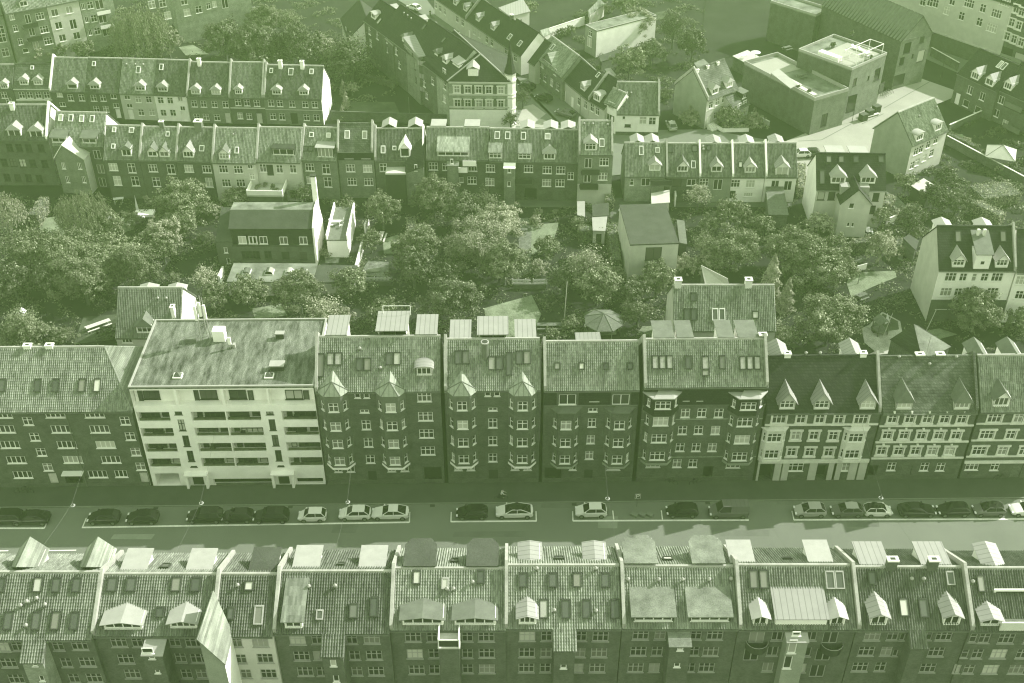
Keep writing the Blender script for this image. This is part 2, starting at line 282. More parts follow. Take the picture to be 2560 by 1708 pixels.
# ------------------------------------------------------------------ houses
WSZ = {'1': (.7, 1.1), '1t': (.75, 1.4), '2': (1.15, 1.3), '2t': (1.2, 1.5), '3t': (1.65, 1.5), '3': (1.7, 1.2), '4': (2.4, 1.25), '2d': (1.3, 2.2), '1d': (.95, 2.2), '4t': (2.3, 1.4)}
class House:
    """a building whose front eave runs between two photo pixels at height z (or on the vertical plane Y)"""
    def __init__(s, label, L, R, z=None, Y=None, ridge=None, back=None, pitch=42, depth=None, roof='gable', wall='bmid', rm='tmid', name='terraced_house',
                 cat='house', group=None, parL=False, parR=False, gL=None, gR=None, gF=None, hipL=None, hipR=None, over=.3, parent=None, base=0.0, rise=None, fm=None, cap='zinc', tw=.25, WL=None):
        PL, PR = [(aty(p, Y) if Y is not None else atz(p, z)) for p in (L, R)]
        if Y is not None and z is not None: PL[2] = PR[2] = z
        s.ze = float(z if z is not None else (PL[2]+PR[2])/2); d = PR-PL
        s.W = float(math.hypot(d[0], d[1])); s.a = math.atan2(d[1], d[0]); s.o = np.array([PL[0], PL[1], 0.0])
        s.eu = np.array([math.cos(s.a), math.sin(s.a), 0]); s.ew = np.array([-math.sin(s.a), math.cos(s.a), 0]); s.ez = np.array([0, 0, 1.0])
        s.roof = roof; s.p = R_(pitch); s.name = name; s.base = base; s.over = over; s.fm = M[fm] if fm else M['frame']; s.tw = tw
        s.wall, s.rm, s.cap = M[wall], M[rm], M[cap]; s.gL, s.gR, s.gF = [M[g] if g else M[wall] for g in (gL, gR, gF)]
        s.parL, s.parR, s.hipL, s.hipR = parL, parR, hipL, hipR; s.freeL, s.freeR = bool(gL) and hipL is None, bool(gR) and hipR is None
        if back is not None: depth = float(np.dot(atz(back, s.ze)-s.o, s.ew))
        if depth is not None: s.D = depth
        if rise is not None: s.p = math.atan2(rise, s.D/2)
        elif ridge is not None and depth is not None:
            q = s.plane(ridge, s.o+s.ew*s.D/2, s.ew); s.p = math.atan2(max(q[2]-s.ze, .8), s.D/2)
        elif ridge is not None:
            n = -s.ew*math.sin(s.p)+s.ez*math.cos(s.p); q = s.plane(ridge, s.o+s.ez*s.ze, n); s.D = 2*float(np.dot(q-s.o, s.ew))
        s.hd = s.D/2; s.rz = s.ze+s.hd*math.tan(s.p) if roof == 'gable' else s.ze
        s.parent = parent; s.holes = []; s.mb = MB(); s.rb = MB(); s.trim = MB(); s.skip_front = False; s.roofpoly = None
        if parent is None:
            s.root = thing(name, label, cat, tuple(s.o), s.a, group); s.sub = False; s.wallname = 'wall'
        else:
            s.root = obj(name, None, None); s.root.parent = parent.root
            s.root.location = parent.loc(s.o); s.root.rotation_euler = (0, 0, s.a-parent.a); s.sub = True; s.wallname = 'wall'
    def loc(s, P):
        d = np.array(P)-s.o; return (float(d@s.eu), float(d@s.ew), float(P[2]))
    def plane(s, px, O, n):
        r = ray(px); return CP+r*(float((O-CP)@n)/float(r@n))
    def f(s, px, w=0.0): return s.loc(s.plane(px, s.o+s.ew*w, s.ew))
    def r(s, px):
        n = -s.ew*math.sin(s.p)+s.ez*math.cos(s.p) if s.roof == 'gable' else s.ez
        return s.loc(s.plane(px, s.o+s.ez*s.ze, n))
    def zr(s, w): return s.ze+(w if w < s.hd else s.D-w)*math.tan(s.p) if s.roof == 'gable' else s.ze
    # openings of the front wall -------------------------------------------------
    def hole(s, u, z, w, h, d=.14): s.holes.append((u-w/2, u+w/2, z, z+h, d))
    def win(s, px, kind='2t', w=None, h=None, sur=0, fm=None, w0=0.0, name='window', dz=0.0):
        u, _, z = s.f(px, w0); W, H = WSZ.get(kind, (1.2, 1.4)); w = w or W; h = h or H; z = z-h/2+dz
        s.win_uz(u, z, kind, w, h, sur, fm, w0, name)
    def win_uz(s, u, z, kind='2t', w=1.2, h=1.5, sur=0, fm=None, w0=0.0, name='window'):
        if w0 == 0: s.hole(u, z, round(w, 1), round(h, 1))
        place_window(s.root, (u, w0, z), 0, w, h, kind, fm or s.fm, s.sub, name)
        if sur:
            t = s.trim; k = .2; m = M['stone']
            t.box((u-w/2-k, -.07, z), (u-w/2, -.003, z+h), m); t.box((u+w/2, -.07, z), (u+w/2+k, -.003, z+h), m)
            t.box((u-w/2-k-.1, -.16, z+h), (u+w/2+k+.1, -.003, z+h+.26), m); t.box((u-w/2-k-.08, -.12, z-.28), (u+w/2+k+.08, -.003, z), m)
            if sur > 1: t.tube((u, -.12, z+h+.26), (u, -.003, z+h+.55), .16, .16, m)
    def wins(s, pts, kind='2t', w=None, h=None, **kw):
        for p in pts: s.win(p, kind, w, h, **kw)
    def door(s, px, w=1.0, h=2.1, m='metal', bot=True):
        u, _, z = s.f(px); z = s.base+.12 if bot else z-h/2; s.hole(u, z, w, h, .2); mb = MB()
        mb.box((u-w/2, .12, z), (u+w/2, .18, z+h), M[m])
        for i in (-1, 1): mb.box((u+i*w/4-w/6, .10, z+h*.5), (u+i*w/4+w/6, .12, z+h*.9), M[m])
        d = mb.build('door', s.root)
    def gate(s, px, w, h):
        u, _, z = s.f(px); s.hole(u, s.base+.02, w, h, 1.2); mb = MB(); mb.box((u-w/2, 1.1, s.base), (u+w/2, 1.2, s.base+h), M['metal']); mb.build('gateway_door', s.root)
    def band(s, z, t=.22, d=.12, m='stone', u0=0.0, u1=None): s.trim.box((u0, -d, z), (u1 if u1 is not None else s.W, -.002, z+t), M[m])
    def bandpx(s, px, **kw): s.band(s.f(px)[2], **kw)
    def pipe(s, px):
        u = s.f(px)[0]; s.trim.tube((u, -.1, s.base+.1), (u, -.1, s.ze-.1), .06, .06, M['zincd'], 6)
    # things on the roof --------------------------------------------------------
    def sky(s, px, w=.8, h=1.2, fm='framed', n=1, back=False, blind=False):
        u, y, z = s.r(px); a = s.p if s.roof == 'gable' else 0
        for i in range(n):
            uu = u+(i-(n-1)/2)*(w*1.1+.06); f, g = skylight_mesh(w*1.1, h*1.1, M[fm], blind)
            o = obj('skylight', f, s.root, (uu, y-math.sin(a)*.19, z+math.cos(a)*.19) if 'tile' in s.rm.name else (uu, y-math.sin(a)*.06, z+math.cos(a)*.06), (a, 0, 0)); obj('pane', g, o)
    def skyback(s, u, w, W=.9, H=1.2):
        f, g = skylight_mesh(W, H, M['framed']); o = obj('skylight', f, s.root, (u, w+.1, s.zr(w)+.16), (-s.p, 0, 0)); obj('pane', g, o)
    def vents(s, pts):
        for p in pts: obj('vent_pipe', vent_mesh(), s.root, s.r(p))
    def chimney(s, px=None, u=None, w=None, b=.75, h=1.2, m='bmid', top='stone', d=.6):
        if px is not None: u, w, z = s.r(px)
        z = s.zr(w); mb = MB(); mb.box((u-b/2, w-d/2, z-.7), (u+b/2, w+d/2, z+h), M[m]); mb.box((u-b/2-.08, w-d/2-.08, z+h), (u+b/2+.08, w+d/2+.08, z+h+.15), M[top])
        mb.box((u-b/4, w-d/4, z+h+.15), (u+b/4, w+d/4, z+h+.17), M['metal']); mb.build('chimney', s.root)
    def dormer(s, px=None, wm=1.5, hf=1.35, style='gable', roof='zinc', wall='white', win='3t', u=None, w=None, back=False, rise=None, oh=.28, ohf=.3, name='dormer', wk=None, apron=.25, dw=None, z=None):
        if px is not None: u, w, _ = s.r(px)
        z0 = s.zr(w) if z is None else z; tp = math.tan(s.p); zt = z0+hf; h2 = wm/2; mb = MB(); rb = MB(); wl = M[wall]; rf = M['seamy' if roof == 'seam' and style != 'flat' else roof]
        T = (lambda p: (p[0], s.D-p[1], p[2])) if back else None
        if back: w_ = w = (s.D-w); z0 = s.ze+w*tp; zt = z0+hf
        mb.T = rb.T = T; B = lambda zz: min((zz-s.ze)/tp, s.hd)
        rise = rise if rise is not None else {'gable': wm*.3, 'hip': wm*.32, 'arch': wm*.18, 'low': wm*.12, 'steep': wm*.95}.get(style, .25)
        for k in (-1, 1): mb.slab([(u+k*h2, w, z0-.1), (u+k*h2, w, zt), (u+k*h2, B(zt), zt)], .05, wl)
        ww, wh = (wm-.22, hf-apron-.12); nm = wk or win
        holes = [(.11, .11+round(ww, 1), apron, apron+round(wh, 1), .1)] if win else []
        panel(mb, (u-h2, w, z0), (1, 0, 0), (0, -1, 0), wm, hf, holes, wl, z0=-.1)
        y0 = w-ohf; ue = h2+oh
        if style in ('gable', 'hip', 'arch', 'low', 'steep'):
            zr_ = zt+rise; k = rise/h2; ze_ = zt-oh*k
            segs = [(-ue, ze_), (0, zr_), (ue, ze_)] if style != 'arch' else [(ue*math.sin(t), zt+rise*(math.cos(t)-.15)/.85) for t in [x*.28 for x in range(-5, 6)]]
            if style == 'arch': sc_ = ue/abs(segs[0][0]); segs = [(x*sc_, z_) for x, z_ in segs]
            for (xa, za), (xb, zb) in zip(segs[:-1], segs[1:]):
                if style == 'hip':
                    xm = 0; fr = rise*.55
                    if xa < 0: rb.slab([(u+xa, y0, za), (u+xb, y0+fr, zb), (u+xb, B(zb), zb), (u+xa, B(za), za)], .07, rf)
                    else: rb.slab([(u+xa, y0+fr, za), (u+xb, y0, zb), (u+xb, B(zb), zb), (u+xa, B(za), za)], .07, rf)
                else: rb.slab([(u+xa, y0, za), (u+xb, y0, zb), (u+xb, B(zb), zb), (u+xa, B(za), za)], .07, rf)
            if style == 'hip': rb.slab([(u-ue, y0, ze_), (u+ue, y0, ze_), (u, y0+rise*.55, zr_)], .07, rf)
            else: mb.face([(u-h2, w, zt), (u+h2, w, zt), *[(u+x, w, z_-.07) for x, z_ in segs[::-1] if abs(x) < h2-.01]], wl)
        else:                                                          # flat / pent roof running back into the main slope
            dz = rise; zb = zt+dz; yB = min(B(zb), s.hd)
            if style == 'oct': rb.slab([(u-ue, yB, zb+.1), (u-ue, y0+.9, zt+.12), (u-ue*.62, y0, zt+.1), (u+ue*.62, y0, zt+.1), (u+ue, y0+.9, zt+.12), (u+ue, yB, zb+.1)], .12, rf)
            else: rb.slab([(u-ue, y0, zt+.1), (u+ue, y0, zt+.1), (u+ue, min(B(zb), s.hd), zb+.1), (u-ue, min(B(zb), s.hd), zb+.1)], .12, rf)
        o = mb.build(name, s.root); rb.build(name+'_roof', o)
        if win and not back: place_window(o, (u, w, z0+apron), 0, ww, wh, nm, M['frame'], True)
        elif win: place_window(o, (u, s.D-w, z0+apron), math.pi, ww, wh, nm, M['frame'], True)
        return o
    def bay(s, px, z0, z1, wf, pr, zs, kind='2t', ww=1.15, wh=1.5, m=None, ledge=None, back=False, u=None, spire=0, rm='tmid', side='1t', roof=None, sidew=.6, top=None):
        """three-sided bay from z0 to z1, a window on every face at the sill heights zs; spire > 0 crowns it with a pointed roof"""
        if px is not None: u = s.f(px)[0]
        m = m or s.wall; mb = MB(); T = (lambda p: (p[0], s.D-p[1], p[2])) if back else (lambda p: p); mb.T = T
        c = pr*.85; a = [(u-wf/2-c, 0), (u-wf/2, -pr), (u+wf/2, -pr), (u+wf/2+c, 0)]; wl = []
        for i in range(3):
            p, q = np.array([*a[i], 0.]), np.array([*a[i+1], 0.]); e = q-p; L = np.linalg.norm(e); e /= L; n = np.array([e[1], -e[0], 0])
            k, w_, h_ = (kind, ww, wh) if i == 1 else (side, min(sidew, L-.3), wh)
            holes = [(L/2-round(w_, 1)/2, L/2+round(w_, 1)/2, z, z+round(h_, 1), .1) for z in zs] if L > .7 else []
            top_z = top if top else z1
            panel(mb, (p[0], p[1], 0), e, n, L, z1, holes, m, z0=z0)
            for z in (zs if L > .7 else []): wl.append((p+e*L/2, math.atan2(e[1], e[0]), z, w_, h_, k))
        mb.face([(x, y, z0) for x, y in a[::-1]], M[ledge] if ledge else m)
        if ledge:
            for i in range(3): mb.extr([(*a[i], z0-.05), (*a[i+1], z0-.05), (*a[i+1], z0+.22), (*a[i], z0+.22)], (0, -.1, -.02), M[ledge])
        o = mb.build('bay_window', s.root); rb = MB(); rb.T = T
        for c_, an, z, w_, h_, k in wl:
            if back: place_window(o, T((c_[0], c_[1], z)), math.pi-an, w_, h_, k, M['frame'], True)
            else: place_window(o, (c_[0], c_[1], z), an, w_, h_, k, M['frame'], True)
        if spire:
            e = .22; A = [(u-wf/2-c-e, .5), (u-wf/2-c-e, -.05), (u-wf/2-e*.5, -pr-e), (u+wf/2+e*.5, -pr-e), (u+wf/2+c+e, -.05), (u+wf/2+c+e, .5)]
            Kp = (u, -pr*.15, z1+spire*.8); Ap = (u, pr*.15+1.9, z1+spire*1.12); back_z = lambda y: z1
            P = [(x, y, z1-.05) for x, y in A]; kb = M[rm]
            for i in (1, 2, 3): rb.slab([P[i], P[i+1], Kp], .06, kb)
            tp = math.tan(s.p); yb = max(.5, (z1-s.ze)/tp)
            rb.slab([P[1], Kp, Ap, (u-wf/2-c-e, yb, z1-.05)], .06, kb); rb.slab([Kp, P[4], (u+wf/2+c+e, yb, z1-.05), Ap], .06, kb)
            rb.tube(Kp, (Kp[0], Kp[1]-.02, Kp[2]+.35), .06, .02, M['zinc'], 6)
            for i in (1, 2, 3, 4): rb.tube(P[i], Kp, .07, .07, M['zincd'], 5)
            rb.build('bay_roof', o)
        elif roof:
            e = .25; A = [(u-wf/2-c-e, 0), (u-wf/2-e*.5, -pr-e), (u+wf/2+e*.5, -pr-e), (u+wf/2+c+e, 0)]
            rb.slab([(x, y, z1+.05) for x, y in A[:2]]+[(A[2][0], A[2][1], z1+.05), (A[3][0], 0, z1+.05)], .14, M[roof])
            rb.slab([(A[0][0], -.01, z1+.06), (A[1][0], A[1][1]+.02, z1+.06), (A[2][0], A[2][1]+.02, z1+.06), (A[3][0], -.01, z1+.06), (u+wf/2, 1.0, z1+.45), (u-wf/2, 1.0, z1+.45)][1:5]+[(u, .9, z1+.4)], .03, M[roof])
            rb.build('bay_roof', o)
        return o
    # ---------------------------------------------------------------------------
    def finish(s, eave_cut=0.0, slate_top=None, ridge_cap=True, gutter=True, flat_curb=.25, chim=None):
        W, D, ze, hd, rz = s.W, s.D, s.ze, s.hd, s.rz; mb = s.mb; EXCL.append([tuple((s.o+s.eu*u+s.ew*w)[:2]) for u, w in ((-.3, -.3), (W+.3, -.3), (W+.3, D+.3), (-.3, D+.3))])
        X, N = (1, 0, 0), (0, -1, 0); b = s.base-.3
        if not s.skip_front: panel(mb, (0, 0, 0), X, N, W, ze, s.holes, s.wall, z0=b)
        mb.face([(W, D, b), (0, D, b), (0, D, ze), (W, D, ze)], s.wall)
        sl = [(0, 0, b), (0, 0, ze), (0, hd, rz), (0, D, ze), (0, D, b)] if s.roof == 'gable' and s.hipL is None else [(0, 0, b), (0, 0, ze), (0, D, ze), (0, D, b)]
        sr = [(W, 0, b), (W, D, b), (W, D, ze), (W, hd, rz), (W, 0, ze)] if s.roof == 'gable' and s.hipR is None else [(W, 0, b), (W, D, b), (W, D, ze), (W, 0, ze)]
        mb.face(sl, s.gL); mb.face(sr, s.gR)
        rb = s.rb
        if s.roof == 'gable':
            S_ = hd/math.cos(s.p); cp, sp = math.cos(s.p), math.sin(s.p); o = s.over
            uL = s.hipL if s.hipL is not None else 0; uR = s.hipR if s.hipR is not None else W
            eL = -.12 if s.freeL else 0; eR = .12 if s.freeR else 0
            if s.hipL is not None: eL = -o
            if s.hipR is not None: eR = o
            lo = -o; k = .06
            poly = s.roofpoly or [(eL, lo), (W+eR, lo), (uR+(eR if s.hipR is None else 0), S_), (uL+(eL if s.hipL is None else 0), S_)]
            tiled = 'tile' in s.rm.name; und = M['plinth']
            front = lambda u, t: (u, t*cp-k*sp, ze+t*sp+k*cp); backp = lambda u, t: (u, D-t*cp+k*sp, ze+t*sp+k*cp)
            if tiled:
                tile_plane(rb, front(0, 0), (1, 0, 0), (0, cp, sp), poly, s.rm, s.tw); tile_plane(rb, backp(0, 0), (1, 0, 0), (0, -cp, sp), [(u, t) for u, t in (s.backpoly if hasattr(s, 'backpoly') else poly)], s.rm, s.tw)
                for fn in (front, backp): rb.slab([tuple(np.array(fn(u, t))-np.array((0, 0, .07))) for u, t in ((poly if fn is front or not hasattr(s, 'backpoly') else s.backpoly))], .1, und)
            else:
                for fn in (front, backp): rb.slab([fn(u, t) for u, t in poly], .12, s.rm)
            for hip, e, sg in ((s.hipL, eL, -1), (s.hipR, eR, 1)):
                if hip is None: continue
                x0 = 0 if sg < 0 else W; dx = abs(hip-x0); Lh = math.hypot(dx, rz-ze); q = [(-o, -o*.8), (D+o, -o*.8), (hd, Lh)]
                if tiled: tile_plane(rb, (x0, 0, ze+.05), (0, 1, 0), (-sg*dx/Lh, 0, (rz-ze)/Lh), q, s.rm if not getattr(s, 'hipm', None) else M[s.hipm], s.tw)
                rb.slab([(x0-sg*t*dx/Lh, u, ze+t*(rz-ze)/Lh-.02) for u, t in q], .1, M[s.hipm] if getattr(s, 'hipm', None) else (und if tiled else s.rm))
                for y, yy in ((-o, 0), (D+o, 0)): rb.tube((x0+sg*o*.8, y, ze-o*.5), (hip, hd, rz+.12), .12, .12, s.rm, 6)
            if ridge_cap:
                rb.extr([(uL+eL*(s.hipL is None), hd-.2, rz+.02), (uL+eL*(s.hipL is None), hd-.1, rz+.22), (uL+eL*(s.hipL is None), hd+.1, rz+.22), (uL+eL*(s.hipL is None), hd+.2, rz+.02)], (uR-uL+eR*(s.hipR is None)-eL*(s.hipL is None), 0, 0), M['coping'] if tiled else s.rm)
            if gutter:
                for fn in (front, backp):
                    y = fn(0, lo)[1]; z = fn(0, lo)[2]; sg = -1 if fn is front else 1
                    rb.box((eL, min(y, y+sg*.14), z-.16), (W+eR, max(y, y+sg*.14), z-.04), M['zincd'])
            for flag, u0 in ((s.parL, -.02), (s.parR, W-.36)):
                if not flag: continue
                pb = MB(); hgt = .75; pm = M[flag] if isinstance(flag, str) else M['coping']
                pts = [(-o*.7, ze-.35), (-o*.7, ze+hgt-o*.5), (hd, rz+hgt+.1), (D+o*.7, ze+hgt-o*.5), (D+o*.7, ze-.35), (hd, rz-.4)]
                for tri in (pts[:3]+[pts[5]], pts[2:6]): pb.extr([(u0, y, z) for y, z in tri], (.32, 0, 0), pm)
                pb.build('party_wall', s.root)
        else:
            c = flat_curb; rb.slab([(-.05, -.05, ze+.06), (W+.05, -.05, ze+.06), (W+.05, D+.05, ze+.06+getattr(s, 'slope', 0)), (-.05, D+.05, ze+.06+getattr(s, 'slope', 0))], .2, s.rm)
            if c and not getattr(s, 'slope', 0):
                for q in (((-.06, -.06), (W+.06, .14)), ((-.06, D-.14), (W+.06, D+.06)), ((-.06, .14), (.14, D-.14)), ((W-.14, .14), (W+.06, D-.14))):
                    rb.box((*q[0], ze+.062), (*q[1], ze+.06+c), s.cap)
        mb.build('wall', s.root)
        rb.build('roof', s.root)
        if s.trim.f: s.trim.build('facade_trim', s.root)
        return s
# ------------------------------------------------------------------ trees, hedges and shrubs
def leaves_mesh(name, c, n, size, m, long=1.0):
    N = len(c); n = n/np.maximum(np.linalg.norm(n, axis=1, keepdims=True), 1e-6)
    t = np.cross(n, rng.normal(size=(N, 3))); t /= np.maximum(np.linalg.norm(t, axis=1, keepdims=True), 1e-6)
    if long > 1: t = t*.4+np.array((0, 0, -1.0)); t /= np.linalg.norm(t, axis=1, keepdims=True)
    b = np.cross(n, t); s = (size*rng.uniform(.6, 1.3, (N, 1)))/2
    V = np.stack([c-t*s*long-b*s*.35, c-t*s*.2*long+b*s*.8, c+t*s*1.1*long+b*s*.2, c+t*s*.1*long-b*s*.9], 1).reshape(-1, 3)
    me = bpy.data.meshes.new(name); me.vertices.add(4*N); me.loops.add(4*N); me.polygons.add(N)
    me.vertices.foreach_set('co', V.ravel()); me.loops.foreach_set('vertex_index', np.arange(4*N)); me.polygons.foreach_set('loop_start', np.arange(N)*4)
    me.materials.append(m); me.update(); me.validate(); return me
def rdir(n):
    v = rng.normal(size=(n, 3)); return v/np.linalg.norm(v, axis=1, keepdims=True)
def crown(kind, R, m, v):
    key = ('crown', kind, R, m.name, v)
    if key in CACHE: return CACHE[key]
    ls = .25 if R > 2.5 else .2
    if kind in ('round', 'wide', 'shrub', 'spindly'):
        fl = {'round': .92, 'wide': .7, 'shrub': .75, 'spindly': 1.0}[kind]
        nc = int((30+R*40)*(1 if kind != 'spindly' else 1.2)); d = rdir(nc); d[:, 2] = np.where(d[:, 2] < -.35, -d[:, 2], d[:, 2])
        lob = 1+.3*np.sin(3*np.arctan2(d[:, 1], d[:, 0])+v*2)*np.sin(2.3*d[:, 2]*2+v)+rng.uniform(-.25, .22, nc)
        cc = d*R*(lob*rng.uniform(.5, .95, nc)**.6)[:, None]*np.array((1, 1, fl)); cr = R*rng.uniform(.06, .17, nc)
        dens = 22 if kind != 'spindly' else 9; k = np.maximum(12, (dens*(cr/ls)**2)).astype(int); ii = np.repeat(np.arange(nc), k)
        dd = rdir(len(ii)); dd[:, 2] = np.abs(dd[:, 2])*np.where(rng.random(len(ii)) < .75, 1, -1)
        c = cc[ii]+dd*(cr[ii]*rng.uniform(.55, 1.12, len(ii)))[:, None]*np.array((1, 1, .72)); n = cc[ii]/R*.55+dd*.35+rdir(len(ii))*.8+np.array((0, 0, .25)); c = c+rng.normal(size=c.shape)*R*.035
        if kind == 'spindly': c = c*rng.uniform(.45, 1.12, (len(c), 1))
        c[:, 2] += R*fl*(.0)
        me = leaves_mesh('crown', c, n, ls, m)
    elif kind == 'willow':
        ns = int(60+R*45); d = rdir(ns); d[:, 2] = np.abs(d[:, 2])*.9+.05; st = d*R*rng.uniform(.55, 1, (ns, 1))*np.array((1, 1, 1.0)); P = []; Nn = []
        for i in range(ns):
            L = rng.uniform(.7, 1.7)*R*.8; k = int(L/.16); t = np.arange(k)/max(k, 1)
            out = np.array((d[i, 0], d[i, 1], 0))*.35*R; p = st[i]+out*np.sqrt(t)[:, None]*.5-np.array((0, 0, 1))*(L*t**1.25)[:, None]+rng.normal(size=(k, 3))*.14; P.append(p); Nn.append(np.tile(d[i], (k, 1))+rng.normal(size=(k, 3))*.6)
        me = leaves_mesh('crown', np.concatenate(P), np.concatenate(Nn), ls*.85, m, 1.9)
    elif kind == 'conifer':
        N = int(1500*R*R/2); h = rng.uniform(0, 1, N)**1.25; a = rng.uniform(0, 2*math.pi, N); r = R*.62*(1-h)**.75*(1+.22*np.sin(h*26+a*3))*rng.uniform(.72, 1.05, N)
        c = np.stack([r*np.cos(a), r*np.sin(a), (h*2.6-1)*R], 1); n = np.stack([np.cos(a), np.sin(a), np.full(N, .5)], 1)+rng.normal(size=(N, 3))*.5; me = leaves_mesh('crown', c, n, ls, m)
    elif kind == 'hedge':                                                # unit block 1 m long (x), R wide, R*1.3 high, repeated by scale
        N = 900; f = rng.random(N); c = rng.uniform(-.5, .5, (N, 3)); n = rng.normal(size=(N, 3))*.5
        k = f < .45; c[k, 2] = .5; n[k, 2] += 1; k = (f >= .45) & (f < .7); c[k, 1] = -.5; n[k, 1] -= 1; k = (f >= .7) & (f < .85); c[k, 0] = np.sign(c[k, 0])*.5; n[k, 0] += np.sign(c[k, 0]); k = f >= .85; c[k, 1] = .5; n[k, 1] += 1
        me = None; CACHE[key] = (c, n); return CACHE[key]
    CACHE[key] = me; return me
def trunk_mesh(R, hc, v):
    key = ('trunk', R, round(hc, 1), v)
    if key in CACHE: return CACHE[key]
    mb = MB(); r = .05+R*.045; top = hc*.75; mb.tube((0, 0, -.2), (0, 0, top), r*1.25, r*.75, M['bark'], 8, False)
    for i in range(6):
        a = i*1.05+v; q = (math.cos(a)*R*.6, math.sin(a)*R*.6, hc+R*(.1+.4*(i % 3)/2)); k = (q[0]*.45, q[1]*.45, top+(q[2]-top)*.6)
        mb.tube((0, 0, top*(.7+.05*i)), k, r*.5, r*.33, M['bark'], 6, False); mb.tube(k, q, r*.33, r*.1, M['bark'], 5, False)
    CACHE[key] = mb.mesh('trunk', True); return CACHE[key]
PROTO_R = {'round': (1.0, 1.8, 2.8, 4.2), 'wide': (1.8, 2.8, 4.2, 5.5), 'shrub': (.7, 1.2, 2.0), 'spindly': (1.4, 2.4, 3.6), 'willow': (1.8, 3.0, 4.6), 'conifer': (1.2, 2.4)}
tcount = [0]
def tree(px, r, kind, label, m='leaf', lift=None, name=None, cat=None, sz=1.0):
    k = {'round': .92, 'wide': .75, 'shrub': .55, 'spindly': 1.05, 'willow': 1.25, 'conifer': 1.0}[kind]
    hc = 3.0; lf = lift if lift is not None else {'round': .3, 'wide': .3, 'shrub': 0, 'spindly': .4, 'willow': .8, 'conifer': .2}[kind]
    for _ in range(4):
        P = atz(px, hc); R = 1.15*r/pxm(P); hc = k*R+lf*min(1, R/2)
    pr = min(PROTO_R[kind], key=lambda q: abs(math.log(q/R))); sc = R/pr; tcount[0] += 1; v = tcount[0] % 3
    if name is None: name = {'shrub': 'shrub', 'conifer': 'conifer_tree', 'willow': 'willow_tree'}.get(kind, 'leafy_tree')
    t = thing(name, label, cat or ('shrub' if kind == 'shrub' else 'tree'), (P[0], P[1], 0), rng.uniform(0, 6.28)); t.scale = (sc*rng.uniform(.88, 1.15), sc*rng.uniform(.88, 1.15), sc*sz*rng.uniform(.9, 1.12)) if kind not in ('conifer',) else (sc, sc, sc)
    obj('trunk', trunk_mesh(pr, hc/sc, v), t); obj('crown', crown(kind, pr, M[m], v), t, (0, 0, hc/sc))
    return t
def hedge(p, q, wd, h, label, m='leaf', name='hedge', z=0.0):
    """clipped hedge between two photo pixels on the ground"""
    a, b = atz(p, z), atz(q, z); d = b-a; L = max(float(np.hypot(d[0], d[1])), .5); an = math.atan2(d[1], d[0])
    A = L*wd+L*h*2+wd*h*2; N = int(min(9000, A*26)); f = rng.random(N)*A; c = rng.uniform(-.5, .5, (N, 3)); n = rng.normal(size=(N, 3))*.5
    k = f < L*wd; c[k, 2] = .5; n[k, 2] += 1
    k2 = (f >= L*wd) & (f < L*wd+2*L*h); sg = np.where(rng.random(N) < .6, -1, 1); c[k2, 1] = .5*sg[k2]; n[k2, 1] += sg[k2]
    k3 = f >= L*wd+2*L*h; c[k3, 0] = .5*sg[k3]; n[k3, 0] += sg[k3]
    c = c*np.array((L, wd, h))+np.array((0, 0, h/2)); c += rng.normal(size=(N, 3))*.09; c[:, 2] += .12*np.sin(c[:, 0]*2.1)*(c[:, 2] > h*.5)
    o = thing(name, label, 'hedge', tuple((a+b)/2), an); obj('foliage', leaves_mesh('foliage', c, n, .26, M[m]), o)
    mb = MB(); mb.box((-L/2+.15, -wd/2+.15, 0), (L/2-.15, wd/2-.15, h-.15), M['bark']); mb.build('branches', o); return o
